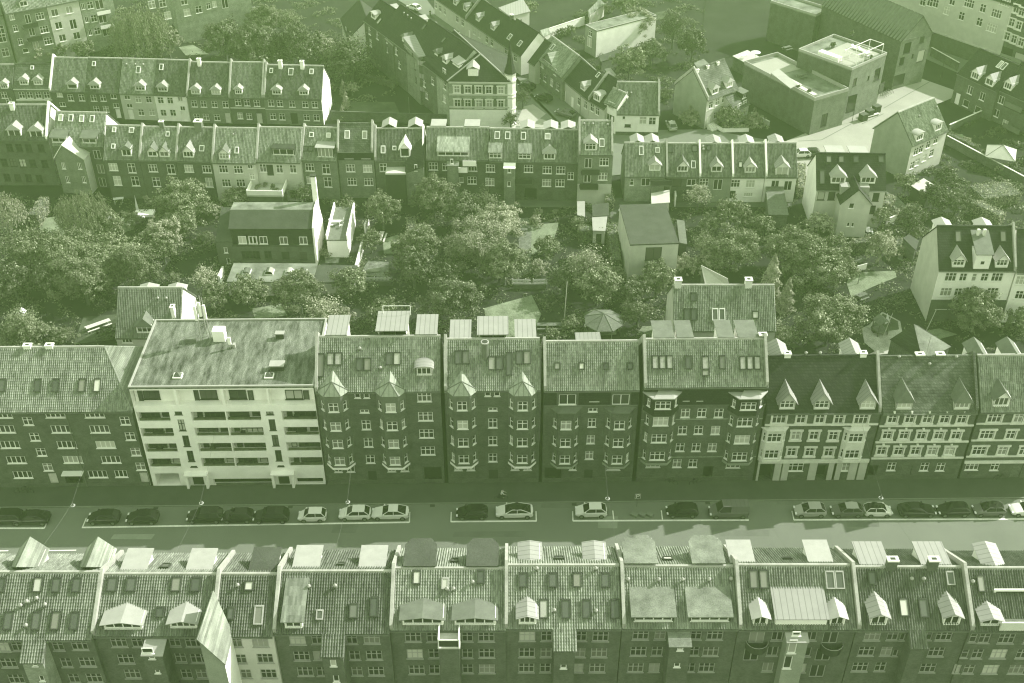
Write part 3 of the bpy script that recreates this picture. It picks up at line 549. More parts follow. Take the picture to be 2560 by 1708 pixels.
# ------------------------------------------------------------------ cars
def car_parts(kind):
    if ('car', kind) in CACHE: return CACHE['car', kind]
    L, wd, roof, x1, x2, x3, x4 = {'hatch': (4.0, .88, 1.48, 1.0, 1.75, 3.25, 3.85), 'small': (3.55, .82, 1.48, .75, 1.4, 3.0, 3.45), 'sedan': (4.65, .92, 1.44, 1.35, 2.15, 3.3, 4.3), 'suv': (4.5, .94, 1.62, 1.15, 1.85, 3.85, 4.35), 'van': (4.9, .96, 1.95, .9, 1.6, 4.8, 4.86), 'coupe': (4.7, .93, 1.44, 1.15, 2.1, 3.2, 4.4)}[kind]
    bz = .92 if kind != 'van' else 1.05; out = {}
    st = [(0, .62, .50, .38), (.1, .80, .60, .30), (.45, .93, .74, .24), (x1, .98, bz, .2), (L*.5, 1.0, bz+.02, .2), (x4-.1, .97, bz+.04, .24), (L-.12, .88, bz, .3), (L, .75, bz-.15, .38)]
    mb = MB(); rings = []
    for x, w, b, lo in st:
        w *= wd; rings.append([(x, -w*.9, lo), (x, -w, lo+.18), (x, -w, b-.14), (x, -w*.92, b), (x, w*.92, b), (x, w, b-.14), (x, w, lo+.18), (x, w*.9, lo)])
    for A, B in zip(rings[:-1], rings[1:]):
        for i in range(7): mb.face([A[i], B[i], B[i+1], A[i+1]], 'P')
    mb.face(rings[0][::-1], 'P'); mb.face(rings[-1], 'P')
    for x in (x1+.1,):
        for k in (-1, 1): mb.box((x+.05, k*wd*1.0-.1, bz), (x+.22, k*wd*1.0+.1, bz+.16), 'P')
    out['body'] = mb
    wb, wt = wd*.9, wd*.68; g = MB(); rz_ = roof-.06; b0 = bz-.02
    base = [(x1, -wb, b0), (x1, wb, b0), (x4, wb*.95, b0+.05), (x4, -wb*.95, b0+.05)]; top = [(x2, -wt, rz_), (x2, wt, rz_), (x3, wt, rz_), (x3, -wt, rz_)]
    for i in range(4): j = (i+1) % 4; g.face([base[i], base[j], top[j], top[i]], 'G')
    out['windows'] = g
    r = MB(); r.face([(x2-.02, -wt-.02, rz_), (x2-.02, wt+.02, rz_), ((x2+x3)/2, wt+.03, roof), ((x2+x3)/2, -wt-.03, roof)], 'R'); r.face([((x2+x3)/2, -wt-.03, roof), ((x2+x3)/2, wt+.03, roof), (x3+.03, wt, rz_+.01), (x3+.03, -wt, rz_+.01)], 'R')
    for k in (-1, 1):                                                     # pillars and roof rails
        for (p, q) in ((base[0], top[0]), (base[3], top[3])):
            p = np.array((p[0], abs(p[1])*k, p[2])); q = np.array((q[0], abs(q[1])*k, q[2])); r.tube(p, q, .05, .045, 'P', 5)
        mx = (x2+x3)/2+.05; r.tube((mx, k*wb*1.0, b0), (mx, k*(wt+.03), rz_), .045, .04, 'P', 5); r.tube((x2, k*wt, rz_), (x3, k*wt, rz_), .05, .05, 'P', 5)
    if kind == 'van':
        for k in (-1, 1): r.face([(x2+1.0, k*(wb+.015), b0), (x4-.02, k*(wb*.95+.015), b0), (x3, k*(wt+.015), rz_), (x2+1.0, k*(wt+.015), rz_)], 'P')
        r.face([(x4+.02, -wb*.95, b0), (x4+.02, wb*.95, b0), (x3+.02, wt, rz_), (x3+.02, -wt, rz_)], 'P')
        for i in range(5): r.tube((x2+.5+i*.55, -wt*.9, roof+.03), (x2+.5+i*.55, wt*.9, roof+.03), .02, .02, 'P', 5)
    out['roof'] = r; out['dims'] = (L, wd, x1, x4); CACHE['car', kind] = out; return out
def wheel_meshes():
    if 'wheel' not in CACHE:
        a = MB(); a.tube((0, -.1, 0), (0, .1, 0), .32, .32, M['rubber'], 18); b = MB(); b.tube((0, -.115, 0), (0, .115, 0), .21, .21, M['zincd'], 12); CACHE['wheel'] = (a.mesh('wheel', False), b.mesh('rim'))
    return CACHE['wheel']
PAINT = {}
def paint(nm, g):
    if nm not in PAINT: PAINT[nm] = mat('car_paint_'+nm, g, .25, .02, 1, .0, (1, 1, .95), spec=.6, metal=.0)
    return PAINT[nm]
def car(px, kind, col, label, rz=0.0, roofdark=False, flip=False, group='cars parked along the kerb', z=0.008, name='parked_car', roofm=None):
    P = car_parts(kind); L, wd, x1, x4 = P['dims']; pm = paint(*col); rm = roofm or (M['carglass'] if roofdark else pm); g = atz(px, z)
    t = thing(name, label, 'van' if kind == 'van' else 'car', (0, 0, 0), 0, group)
    for part in ('body', 'windows', 'roof'):
        s = P[part]; k = ('carmesh', kind, part, pm.name, rm.name)
        if k not in CACHE:
            o = MB(); o.v = [(x-L/2, y, zz) for x, y, zz in s.v]; o.f = s.f; o.m = s.m; o.mats = [{'P': pm, 'G': M['carglass'], 'R': rm}[q] for q in s.mats]; CACHE[k] = o.mesh(part, part == 'body')
        obj(part, CACHE[k], t)
    wm, rmm = wheel_meshes()
    for x in (.78-L/2, L/2-.75):
        for k in (-1, 1): w = obj('wheel', wm, t, (x, k*(wd-.1), .32)); obj('rim', rmm, w)
    for nm, x, z0, mm in (('headlight', -L/2+.12, .60, M['cloth']), ('tail_light', L/2-.1, .78, M['bmid'])):
        for k in (-1, 1):
            if ('cl', nm) not in CACHE: b = MB(); b.box((-.1, -.17, -.06), (.1, .17, .06), mm); CACHE['cl', nm] = b.mesh(nm)
            obj(nm, CACHE['cl', nm], t, (x, k*wd*.64, z0))
    off = np.array((-math.sin(rz), math.cos(rz), 0))*(wd if not flip else wd)
    t.location = (g[0]+off[0], g[1]+off[1], z); t.rotation_euler = (0, 0, rz+(math.pi if flip else 0)); return t
# ------------------------------------------------------------------ fences, walls, furniture, lamps
def chain(pts): return [atz(p, 0) for p in pts]
def garden_wall(pts, h, label, m='white', t=.22, cap='stone', name='garden_wall'):
    P = chain(pts); o = thing(name, label, 'wall', tuple(P[0])); mb = MB(); cb = MB()
    for a, b in zip(P[:-1], P[1:]):
        a = a-P[0]; b = b-P[0]; d = (b-a)/np.linalg.norm(b-a); n = np.array((-d[1], d[0], 0))*t/2
        mb.extr([a-n, a+n, b+n, b-n], (0, 0, h), M[m]); n2 = n*1.4; cb.extr([a-n2+(0, 0, h), a+n2+(0, 0, h), b+n2+(0, 0, h), b-n2+(0, 0, h)], (0, 0, .07), M[cap])
    mb.build('wall', o); cb.build('coping', o); return o
def fence(pts, h, label, m='woodp', gap=.22, name='picket_fence', solid=False):
    P = chain(pts); o = thing(name, label, 'fence', tuple(P[0])); mb = MB(); pb = MB()
    for a, b in zip(P[:-1], P[1:]):
        a = a-P[0]; b = b-P[0]; L = np.linalg.norm(b-a); d = (b-a)/L; n = np.array((-d[1], d[0], 0)); w = gap*.62 if not solid else gap*.96
        for i in range(int(L/gap)):
            p = a+d*gap*i; mb.extr([p, p+d*w, p+d*w+(0, 0, h), p+(0, 0, h)], n*.03, M[m])
        for z in (h*.25, h*.75): mb.extr([a+(0, 0, z), b+(0, 0, z), b+(0, 0, z+.09), a+(0, 0, z+.09)], n*.07, M[m])
        for i in range(int(L/2.2)+1): p = a+d*min(L, i*2.2)+n*.1; pb.extr([p-d*.05-n*.05, p+d*.05-n*.05, p+d*.05+n*.05, p-d*.05+n*.05], (0, 0, h+.08), M[m])
    mb.build('fence_panel', o); pb.build('posts', o); return o
def shed(poly, h, label, roof='zincd', wall='wood', slope=.3, name='garden_shed', door=True, cat='shed'):
    """small outbuilding: roof corners are photo pixels at height h"""
    P = [atz(p, h) for p in poly]; c = sum(P)/len(P); EXCL.append([(p[0], p[1]) for p in P]); o = thing(name, label, cat, (c[0], c[1], 0)); a = [p-np.array((c[0], c[1], 0)) for p in P]
    for i, p in enumerate(a): p[2] = h+(slope if i in (0, 1) else 0)
    mb = MB(); inn = [np.array((p[0]*.93, p[1]*.93, p[2]-.12)) for p in a]
    for i in range(len(a)): j = (i+1) % len(a); mb.face([(inn[i][0], inn[i][1], -.05), (inn[j][0], inn[j][1], -.05), inn[j], inn[i]], M[wall])
    w = mb.build('wall', o); rb = MB(); rb.slab(a, .12, M[roof]); rb.build('roof', o)
    if door:
        j = max(range(len(a)), key=lambda i: -(inn[i][1]+inn[(i+1) % len(a)][1])); p, q = inn[j], inn[(j+1) % len(a)]; mid = (p+q)/2; e = (q-p); e[2] = 0; e /= np.linalg.norm(e); n = np.array((e[1], -e[0], 0)); n = n if n[1] < 0 else -n
        db = MB(); b = mid-e*.45; b[2] = 0; db.extr([b+n*.02, b+e*.9+n*.02, b+e*.9+n*.02+(0, 0, 1.9), b+n*.02+(0, 0, 1.9)], n*.04, M['metal']); db.build('door', o)
    return o
def table_set(px, label, rz=0.0, m='woodp', name='picnic_table', bench=True, L=1.8, z=0.0):
    g = atz(px, z); o = thing(name, label, 'table', tuple(g), rz); mb = MB()
    for i in range(4): mb.box((-L/2, -.38+i*.195, .70), (L/2, -.38+i*.195+.17, .75), M[m])
    mb.build('tabletop', o)
    for k in (-1, 1):
        b = MB(); b.tube((k*L*.38, -.6, 0), (k*L*.38, .28, .7), .04, .04, M[m], 4); b.tube((k*L*.38, .6, 0), (k*L*.38, -.28, .7), .04, .04, M[m], 4); b.build('leg', o)
        if bench: b = MB(); b.box((-L/2, k*.75-.14, .41), (L/2, k*.75+.14, .45), M[m]); b.box((-L*.38, k*.75-.05, 0), (-L*.34, k*.75+.05, .41), M[m]); b.box((L*.34, k*.75-.05, 0), (L*.38, k*.75+.05, .41), M[m]); b.build('bench', o)
    return o
def chair(px, label, rz=0.0, m='cloth', z=0.0, name='garden_chair', group=None):
    g = atz(px, z); o = thing(name, label, 'chair', tuple(g), rz, group); b = MB(); b.box((-.24, -.24, .42), (.24, .24, .46), M[m]); b.build('seat', o)
    b = MB(); b.slab([(-.24, .22, .46), (.24, .22, .46), (.24, .34, .95), (-.24, .34, .95)], .04, M[m]); b.build('backrest', o)
    for x in (-.2, .2):
        for y in (-.2, .2): b = MB(); b.tube((x, y, 0), (x, y, .43), .02, .02, M['zincd'], 5); b.build('leg', o)
    return o
def lounger(px, label, rz=0.0, z=0.0):
    g = atz(px, z); o = thing('sun_lounger', label, 'lounger', tuple(g), rz); b = MB(); b.slab([(-.35, -.95, .34), (.35, -.95, .34), (.35, .35, .34), (-.35, .35, .34)], .1, M['cloth']); b.build('seat', o)
    b = MB(); b.slab([(-.35, .36, .34), (.35, .36, .34), (.35, .95, .72), (-.35, .95, .72)], .1, M['cloth']); b.build('backrest', o)
    for x in (-.3, .3):
        for y in (-.8, .3): b = MB(); b.tube((x, y, 0), (x, y, .26), .025, .025, M['zincd'], 5); b.build('leg', o)
    return o
def umbrella(px, label, R=1.4, h=2.3, m='cloth', z=0.0, n=8, name='garden_parasol'):
    g = atz(px, z); o = thing(name, label, 'parasol', tuple(g)); b = MB(); b.tube((0, 0, 0), (0, 0, h+.35), .03, .03, M['wood'], 6); b.build('pole', o); c = MB()
    for i in range(n):
        a, e = 2*math.pi*i/n, 2*math.pi*(i+1)/n; c.slab([(0, 0, h+.4), (R*math.cos(a), R*math.sin(a), h), (R*math.cos(e), R*math.sin(e), h)], .02, M[m])
    c.build('canopy', o); return o
def gazebo(px, label, R=2.3, h=2.2, rise=1.1, n=8, roof='wood', name='garden_gazebo', sq=False):
    g = atz(px, h); o = thing(name, label, 'gazebo', (g[0], g[1], 0), R_(22)); c = MB()
    for i in range(n):
        a, e = 2*math.pi*i/n, 2*math.pi*(i+1)/n; p = (R*math.cos(a), R*math.sin(a), h); q = (R*math.cos(e), R*math.sin(e), h); c.slab([(0, 0, h+rise), p, q], .05, M[roof]); c.tube((0, 0, h+rise), p, .06, .06, M['zincd'], 5)
    c.build('roof', o)
    for i in range(n): a = 2*math.pi*i/n; b = MB(); b.tube((R*.88*math.cos(a), R*.88*math.sin(a), 0), (R*.88*math.cos(a), R*.88*math.sin(a), h), .06, .06, M['wood'], 6); b.build('post', o)
    return o
def pole(px, h, label, lean=0.0, name='wooden_pole', m='woodp', r=.06):
    g = atz(px, 0); o = thing(name, label, 'pole', tuple(g)); b = MB(); b.tube((0, 0, -.1), (lean, 0, h), r, r*.8, M[m], 8); b.build('shaft', o); b = MB(); b.tube((lean, 0, h), (lean, 0, h+.1), r*1.3, r*.6, M['zincd'], 8); b.build('cap', o); return o
def street_lamp(px, h, label, y0, y1, z0, z1):
    """lamp hung on a wire across the street: px is the lamp, h its height, (y0,z0) and (y1,z1) the wire's ends"""
    P = atz(px, h); o = thing('hanging_street_lamp', label, 'street lamp', tuple(P), 0, 'street lamps hung over the street'); b = MB()
    b.tube((0, 0, .0), (0, 0, .18), .22, .1, M['zincd'], 12); b.tube((0, 0, .18), (0, 0, .42), .08, .05, M['zincd'], 8); b.build('lamp_shade', o)
    c = MB(); c.tube((0, 0, -.06), (0, 0, 0), .2, .27, M['cloth'], 12); c.build('lamp_glass', o); w = MB()
    for y, z in ((y0, z0), (y1, z1)):
        q = np.array((0, y-P[1], z-h)); pr = np.array((0, 0, .42))
        for i in range(6):
            t0, t1 = i/6, (i+1)/6; f = lambda t: pr+(q-pr)*t-np.array((0, 0, 1))*(.9*t*(1-t)); w.tube(f(t0), f(t1),   .011, .011, M['zincd'], 4, False)
    w.build('cable', o); return o
def person(px, label, pose='stand', z=0.0, rz=0.0, top='cloth', legs='metal', H=1.74):
    """small figure grown with a skin modifier; the clothes are child meshes"""
    g = atz(px, z); o = None
    def skin(name, pts, edges, rad, m, parent):
        me = bpy.data.meshes.new(name); me.from_pydata(pts, edges, []); me.materials.append(m); ob = obj(name, me, parent)
        ob.modifiers.new('skin', 'SKIN'); sm = ob.modifiers.new('sub', 'SUBSURF'); sm.levels = sm.render_levels = 1
        for i, r in enumerate(rad): me.skin_vertices[0].data[i].radius = (r, r)
        me.skin_vertices[0].data[0].use_root = True; return ob
    if not 'skin_m' in MATS: mat('skin_m', .42, .6, .03, 3, .02, (1, .95, .85)); mat('hair', .06, .7, .1, 4, .1)
    root = thing('person', label, 'person', tuple(g), rz)
    if pose == 'stand': hp = .92; kn = [(.1, .03, .5), (-.1, -.02, .5)]; ft = [(.11, .0, .08), (-.11, -.06, .08)]; toe = [(.11, -.16, .03), (-.11, -.22, .03)]; hd = [(.28, -.08, .88), (-.28, -.02, .86)]; el = [(.25, .02, 1.14), (-.25, .03, 1.14)]; lean = 0.0
    else: hp = .88; kn = [(.13, -.38, .62), (-.13, -.30, .75)]; ft = [(.13, -.28, .2), (-.13, -.18, .42)]; toe = [(.13, -.42, .16), (-.13, -.32, .38)]; hd = [(.24, -.62, 1.02), (-.24, -.62, 1.02)]; el = [(.27, -.32, 1.12), (-.27, -.32, 1.12)]; lean = -.16
    y = lambda z_: lean*(z_-hp)/.6
    pts = [(0, 0, hp), (0, y(1.15), 1.15), (0, y(1.40), 1.40), (0, y(1.5), 1.50), (0, y(1.6)-.01, 1.60), (0, y(1.7), H-.03)]; E = [(0, 1), (1, 2), (2, 3), (3, 4), (4, 5)]; rad = [.13, .125, .14, .055, .088, .07]
    for i in (0, 1):
        sg = 1 if i == 0 else -1; n = len(pts); pts += [(sg*.19, y(1.4), 1.39), el[i], hd[i], (hd[i][0], hd[i][1]-.06, hd[i][2]-.08)]; E += [(2, n), (n, n+1), (n+1, n+2), (n+2, n+3)]; rad += [.06, .045, .034, .03]
        n = len(pts); pts += [(sg*.1, 0, hp-.06), kn[i], ft[i], toe[i]]; E += [(0, n), (n, n+1), (n+1, n+2), (n+2, n+3)]; rad += [.095, .065, .045, .04]
    skin('body', pts, E, rad, MATS['skin_m'], root)
    skin('jacket', [(0, 0, hp+.02), (0, y(1.15), 1.15), (0, y(1.4), 1.4), (.2, y(1.4), 1.40), el[0], (-.2, y(1.4), 1.40), el[1]], [(0, 1), (1, 2), (2, 3), (3, 4), (2, 5), (5, 6)], [.15, .145, .16, .08, .06, .08, .06], M[top], root)
    skin('trousers', [(0, 0, hp), (.1, 0, hp-.06), kn[0], ft[0], (-.1, 0, hp-.06), kn[1], ft[1]], [(0, 1), (1, 2), (2, 3), (0, 4), (4, 5), (5, 6)], [.15, .11, .08, .06, .11, .08, .06], M[legs], root)
    skin('hair', [(0, y(1.7)+.02, H-.07), (0, y(1.7)+.03, H)], [(0, 1)], [.098, .07], MATS['hair'], root); return root
def bicycle(px, label, rz=0.0, lean=0.0, group=None):
    g = atz(px, 0); o = thing('bicycle', label, 'bicycle', tuple(g), rz, group); o.rotation_euler = (0, lean, rz)
    for y in (-.52, .52):
        b = MB()
        for i in range(16): a, e = i*math.pi/8, (i+1)*math.pi/8; b.tube((0, y+.33*math.cos(a), .35+.33*math.sin(a)), (0, y+.33*math.cos(e), .35+.33*math.sin(e)), .022, .022, M['rubber'], 4, False)
        for i in range(4): a = i*math.pi/4; b.tube((0, y+.32*math.cos(a), .35+.32*math.sin(a)), (0, y-.32*math.cos(a), .35-.32*math.sin(a)), .006, .006, M['zincd'], 3, False)
        b.build('wheel', o)
    b = MB()
    for p, q in (((0, .52, .35), (0, .12, .33)), ((0, .52, .35), (0, .2, .82)), ((0, .12, .33), (0, .25, .9)), ((0, .12, .33), (0, -.36, .82)), ((0, .22, .8), (0, -.36, .85)), ((0, -.52, .35), (0, -.34, 1.0))): b.tube(p, q, .022, .022, M['metal'], 6)
    b.build('frame', o); b = MB(); b.tube((-.28, -.3, 1.02), (.28, -.3, 1.02), .02, .02, M['metal'], 6); b.build('handlebar', o); b = MB(); b.box((-.09, .13, .9), (.09, .38, .95), M['rubber']); b.build('saddle', o); return o

def undergrowth(name, poly, n, m, hmax, seed, wave):
    """countless low plants: leaves over a lumpy cover of the open soil, kept off lawns, paths and buildings"""
    P = np.array([atz(p, 0)[:2] for p in poly]); lo, hi = P.min(0), P.max(0); r = np.random.default_rng(seed)
    q = r.uniform(lo, hi, (n, 2)); k = inside(q[:, 0], q[:, 1], [tuple(p) for p in P])
    for e in EXCL: k &= ~inside(q[:, 0], q[:, 1], e)
    q = q[k]; x, y = q[:, 0]*wave, q[:, 1]*wave
    f = (np.sin(x+1.7*np.sin(y*.7+seed))+np.sin(y*1.3+1.9*np.sin(x*.6))+np.sin(x*2.3+y*1.9)*.6+np.sin(x*5.1-y*4.3)*.45)/3
    k = f > .2; q = q[k]; f = f[k]; h = (f-.2)*1.5*hmax*r.uniform(.55, 1.05, len(q)); c = np.column_stack([q, h+.05])
    o = obj(name, leaves_mesh(name, c, r.normal(size=(len(q), 3))*.6+np.array((0, 0, 1.0)), .26, m)); o['kind'] = 'stuff'; return o
# ------------------------------------------------------------------ the ground, the street and its kerbs
YM = float(atz((1355, 1207))[1])                               # facade line of the middle row
def rect(x0, x1, y0, y1): return [(x0, y0), (x1, y0), (x1, y1), (x0, y1)]
structure('ground', rect(-420, 420, -60, 780), 0.0, M['soil'])
YK = YM-3.6                                                    # kerb in front of the middle row
structure('street', rect(-300, 300, YM-17.5, YK), 0.004, M['asphalt'])
def raised(name, x0, x1, y0, y1, h, m):
    mb = MB(); mb.box((x0, y0, -.2), (x1, y1, h), M[m]); o = mb.build(name); o['kind'] = 'structure'; return o
raised('pavement', -300, 300, YK, YM-.02, .12, 'pave'); raised('kerb', -300, 300, YK-.16, YK-.001, .125, 'kerb')
raised('pavement', -300, 300, YM-21.5, YM-17.5, .12, 'pave'); raised('kerb', -300, 300, YM-17.499, YM-17.34, .125, 'kerb')
def road_line(name, p, q, w, z=.008):
    a, b = atz(p), atz(q); d = (b-a)/np.linalg.norm(b-a); n = np.array((-d[1], d[0], 0))*w/2
    structure(name, [a-n, b-n, b+n, a+n], z, M['line'])
for p, q in ((D1(-60, 268), D1(372, 268)), (D1(688, 262), D2(1355, 218)), (D2(1702, 213), D3(340, 207)), (D3(645, 206), D3(2122, 200)), (D4(418, 198), D4(2500, 190))):
    road_line('parking_line', p, q, .26)
for p, q in ((D1(372, 270), D1(418, 165)), (D1(690, 265), D1(725, 182)), (D2(1355, 220), D2(1358, 130)), (D2(1703, 215), D2(1706, 132)), (D3(338, 209), D3(336, 125)), (D3(646, 208), D3(643, 125)), (D3(988, 195), D3(980, 120)), (D3(1397, 195), D3(1387, 118)), (D4(420, 200), D4(402, 122))):
    road_line('bay_line', p, q, .14, .0085)
for p, q in ((D1(398, 456), D1(640, 452)), (D1(-60, 460), D1(70, 457))): road_line('lane_line', p, q, .14)

for i, (x, y, w_, h_) in enumerate(((-38, 6.5, 7, 1.1), (-21, 8.6, 3, 1.6), (-6, 9.5, 9, .9), (12, 8.2, 2.4, 2.0), (27, 9.8, 6, 1.0), (43, 8.4, 4, 1.3), (-48, 9.3, 5, .8), (5, 4.6, 5, .8), (35, 4.4, 3, 1.0))):
    structure('asphalt_patch', [(x, YM-y), (x+w_, YM-y-.1), (x+w_+.3, YM-y+h_), (x+.2, YM-y+h_)], .0062, M['patch' if i % 3 else 'patchl'])
for x in (-44, -27, -9, 9, 26, 44): structure('street_drain', rect(x, x+.6, YK-.65, YK-.2), .0065, M['metal'])
# ------------------------------------------------------------------ middle row, left to right
T_ = dict(Y=YM, name='apartment_building', cat='apartment block', group='apartment blocks along the far side of the street')
# long brick block on the left
b = House('long dark brick block with four-pane windows, left of the white balcony block', C1(-900, 692), C1(1100, 692), ridge=C1(400, 165), pitch=38, wall='bdark', rm='tlight', parL=False, **T_)
b.hipR = b.loc(b.plane(C1(878, 165), b.o+b.ew*b.hd, b.ew))[0]; b.hipm = 'tpale'  # paler hip tiles, sunlight put into the slope's colour
b.wins([C1(*p) for p in ((460, 722), (790, 722), (510, 850), (835, 850), (560, 980), (885, 980), (610, 1105), (930, 1105), (15, 725), (40, 850), (82, 980), (135, 1108), (190, 1232), (820, 1228))], '4', 2.35, 1.2)
b.wins([C1(*p) for p in ((232, 783), (290, 915), (345, 1043), (400, 1168), (1048, 780), (1092, 910), (1137, 1040), (1180, 1163))], '2t', 1.25, 1.3)
b.win(C1(1015, 1225), '3', 1.6, 1.2); b.door(C1(455, 1290), 1.1, 2.3, 'woodp'); b.door(C1(1220, 1290), 1.1, 2.3, 'woodp'); b.gate(C1(620, 1270), 2.2, 2.5)
b.band(b.f(C1(620, 1205))[2], .12, .9, 'frame', b.f(C1(530, 1205))[0], b.f(C1(705, 1205))[0])
for x in (25, 325, 475, 695, 822): b.sky(C1(x, 485), .8, 1.5, 'framed')
for x in (230, 415): b.chimney(u=b.loc(b.plane(C1(x, 150), b.o+b.ew*b.hd, b.ew))[0], w=b.hd, b=.9, h=.35, m='white')
b.band(.02, .75, .06, 'plinth'); b.pipe(C1(575, 800)); b.finish()
mid_left = b
# white balcony block
b = House('white modern block with loggia balconies and a mossy flat roof', C1(1080, 500), C2(548, 500), back=B2(690, 1275), roof='flat', wall='white', rm='moss', **T_)
b.slope = .0; SP = {}
def uz(p): u, _, z = b.f(p); return u, z
flo = []
for yt, yb in ((703, 783), (838, 912), (967, 1043), (1093, 1168)): flo.append((uz(C1(1720, yb))[1], uz(C1(1720, yt))[1]))
uA0, uA1 = uz(C1(1150, 740))[0], uz(C1(1425, 740))[0]; uB0, uBm, uB1 = uz(C1(1608, 740))[0], uz(C1(1897, 740))[0], uz(C1(2190, 740))[0]; uC0, uC1 = uz(C2(285, 740))[0], uz(C2(580, 740))[0]
LD = .95
for z0, z1 in flo:
    for a, c in ((uA0, uA1), (uB0, uBm-.06), (uBm+.06, uB1), (uC0, uC1)): b.holes.append((a, c, z0, z1, LD))
zt0 = uz(C1(1720, 650))[1]
for a, c in ((uA0-1.0, uz(C1(1468, 600))[0]), (uz(C1(1490, 600))[0], uz(C1(1862, 600))[0]), (uz(C1(1885, 600))[0], uz(C1(2245, 600))[0]), (uz(C2(180, 600))[0], uC1+.3)): b.holes.append((a, c, zt0, b.ze-.35, 1.0))
tr = MB()
for z0, z1 in flo: tr.face([(uA0, LD, z0), (uC1, LD, z0), (uC1, LD, z1), (uA0, LD, z1)], M['cream'])  # recess walls take a darker render, their shade put into the colour
tr.face([(0.1, 1.0, zt0), (b.W-.1, 1.0, zt0), (b.W-.1, 1.0, b.ze-.3), (0.1, 1.0, b.ze-.3)], M['white']); tr.build('loggia_wall', b.root)
bal = MB()
for z0, z1 in flo:
    for a, c in ((uA0, uA1), (uB0, uBm), (uBm, uB1), (uC0, uC1)):
        g = rng.uniform(.3, .5); wn = ((.1, .27, '1', .72), (.32, .94, '4', .72)) if rng.random() < .5 else ((.06, .62, '4', .72), (.7, .94, '1d', 1.3))
        for f0, f1, k, h in wn: place_window(b.root, (a+(c-a)*(f0+f1)/2, LD-.16, z1-.82-h), 0, (c-a)*(f1-f0), h, k, M['framed'])
        bal.box((a+.15, .2, z0-.3), (c-.15, .5, z0+.22), M['leafd'])
        x = a+(c-a)*.3
        if rng.random() < .7: bal.box((x, .35, z0-.45), (x+rng.uniform(.5, 1.4), .85, z0+.28), M['metal'])
bal.build('balcony_furniture', b.root)
for p, k, w, h in ((C1(1180, 580), '1d', .6, 1.9), (C1(1270, 565), '3', 2.0, 1.3), (C1(1650, 578), '1d', .6, 1.9), (C1(1750, 562), '3', 2.1, 1.4), (C1(1995, 562), '2', 2.1, 1.35), (C1(2108, 580), '1d', .6, 1.9), (C2(22, 580), '1d', .6, 1.9), (C2(385, 562), '2', 2.1, 1.4), (C2(490, 582), '1d', .7, 2.0)):
    b.win(p, k, w, h, fm=M['framed'], w0=.86)
for y, x1, x2 in ((715, 1497, C2(183, 0)), ): b.wins([C1(1497, 715), C2(183, 715)], '2', .9, .5, fm=M['framed'])
b.wins([C1(1525, 817), C1(1563, 950), C1(1600, 1077), C2(205, 815), C2(230, 945), C2(257, 1072)], '2t', .85, 1.75, fm=M['framed']); b.wins([C1(1627, 1162), C2(275, 1157)], '2', .8, .25, fm=M['framed'])
zg = uz(C1(1720, 1218))[1]; b.holes += [(.5, uz(C1(1500, 1230))[0], .1, zg, 3.0), (uz(C1(1780, 1230))[0], uz(C2(200, 1230))[0], .1, 1.2, .6), (uz(C2(400, 1230))[0], b.W-.3, .1, 1.2, .6)]
for p in (C1(1660, 1260), C2(300, 1260)):
    u = uz(p)[0]; b.trim.box((u-1.4, -.7, 0.0), (u-1.1, -.004, 2.3), M['white']); b.trim.box((u+1.1, -.7, 0.0), (u+1.4, -.004, 2.3), M['white']); b.trim.box((u-1.5, -.8, 2.305), (u+1.5, -.004, 2.5), M['white']); b.door(p, 1.4, 2.2)
b.band(.02, .5, .05, 'plinth', uz(C1(1800, 1230))[0], uz(C2(190, 1230))[0])
for p in (C1(1495, 412), C2(180, 412)):
    q = b.r(p); mb = MB(); mb.box((q[0]-.55, q[1]-.5, b.ze), (q[0]+.55, q[1]+.5, b.ze+.3), M['frame']); o = mb.build('roof_dome', b.root); mb = MB()
    for i in range(4):
        c4 = [(-.45, -.42), (.45, -.42), (.45, .42), (-.45, .42)]; p0, p1 = c4[i], c4[(i+1) % 4]; mb.face([(q[0]+p0[0], q[1]+p0[1], b.ze+.31), (q[0]+p1[0], q[1]+p1[1], b.ze+.31), (q[0], q[1], b.ze+.75)], M['skyglass'])
    mb.build('pane', o)
for p, s_ in ((C2(250, 345), .8), (C2(272, 85), .5)):
    q = b.r(p); mb = MB(); mb.box((q[0]-s_, q[1]-s_*.6, b.ze), (q[0]+s_, q[1]+s_*.6, b.ze+.75), M['metal']); mb.box((q[0]-s_*1.15, q[1]-s_*.75, b.ze+.755), (q[0]+s_*1.15, q[1]+s_*.75, b.ze+.9), M['zinc']); mb.build('roof_vent_box', b.root)
q = b.r(B1(1850, 1440)); mb = MB(); mb.box((q[0]-.75, q[1]-.6, b.ze), (q[0]+.75, q[1]+.6, b.ze+1.7), M['white']); mb.build('lift_house', b.root)
q = b.r(B1(1735, 1455)); mb = MB()
for dx, dy in ((-.7, 0), (.5, .3), (-.1, 1.0)): mb.tube((q[0]+dx, q[1]+dy, b.ze), (q[0]+dx*.6, q[1]+dy*.6, b.ze+6.6), .06, .05, M['zinc'], 6)
for z in (.8, 2.2, 3.6, 5.0): mb.tube((q[0]-.65, q[1], b.ze+z), (q[0]+.45, q[1]+.3, b.ze+z+.5), .03, .03, M['zinc'], 5)
for dx, z in ((-.75, 4.3), (.45, 4.5), (-.1, 4.9)): mb.box((q[0]+dx-.15, q[1]-.12, b.ze+z-1.0), (q[0]+dx+.15, q[1]+.12, b.ze+z+1.1), M['white'])
mb.box((q[0]-2.6, q[1]-.5, b.ze+.05), (q[0]-1.2, q[1]+.5, b.ze+.7), M['zincd']); mb.build('antenna_mast', b.root)
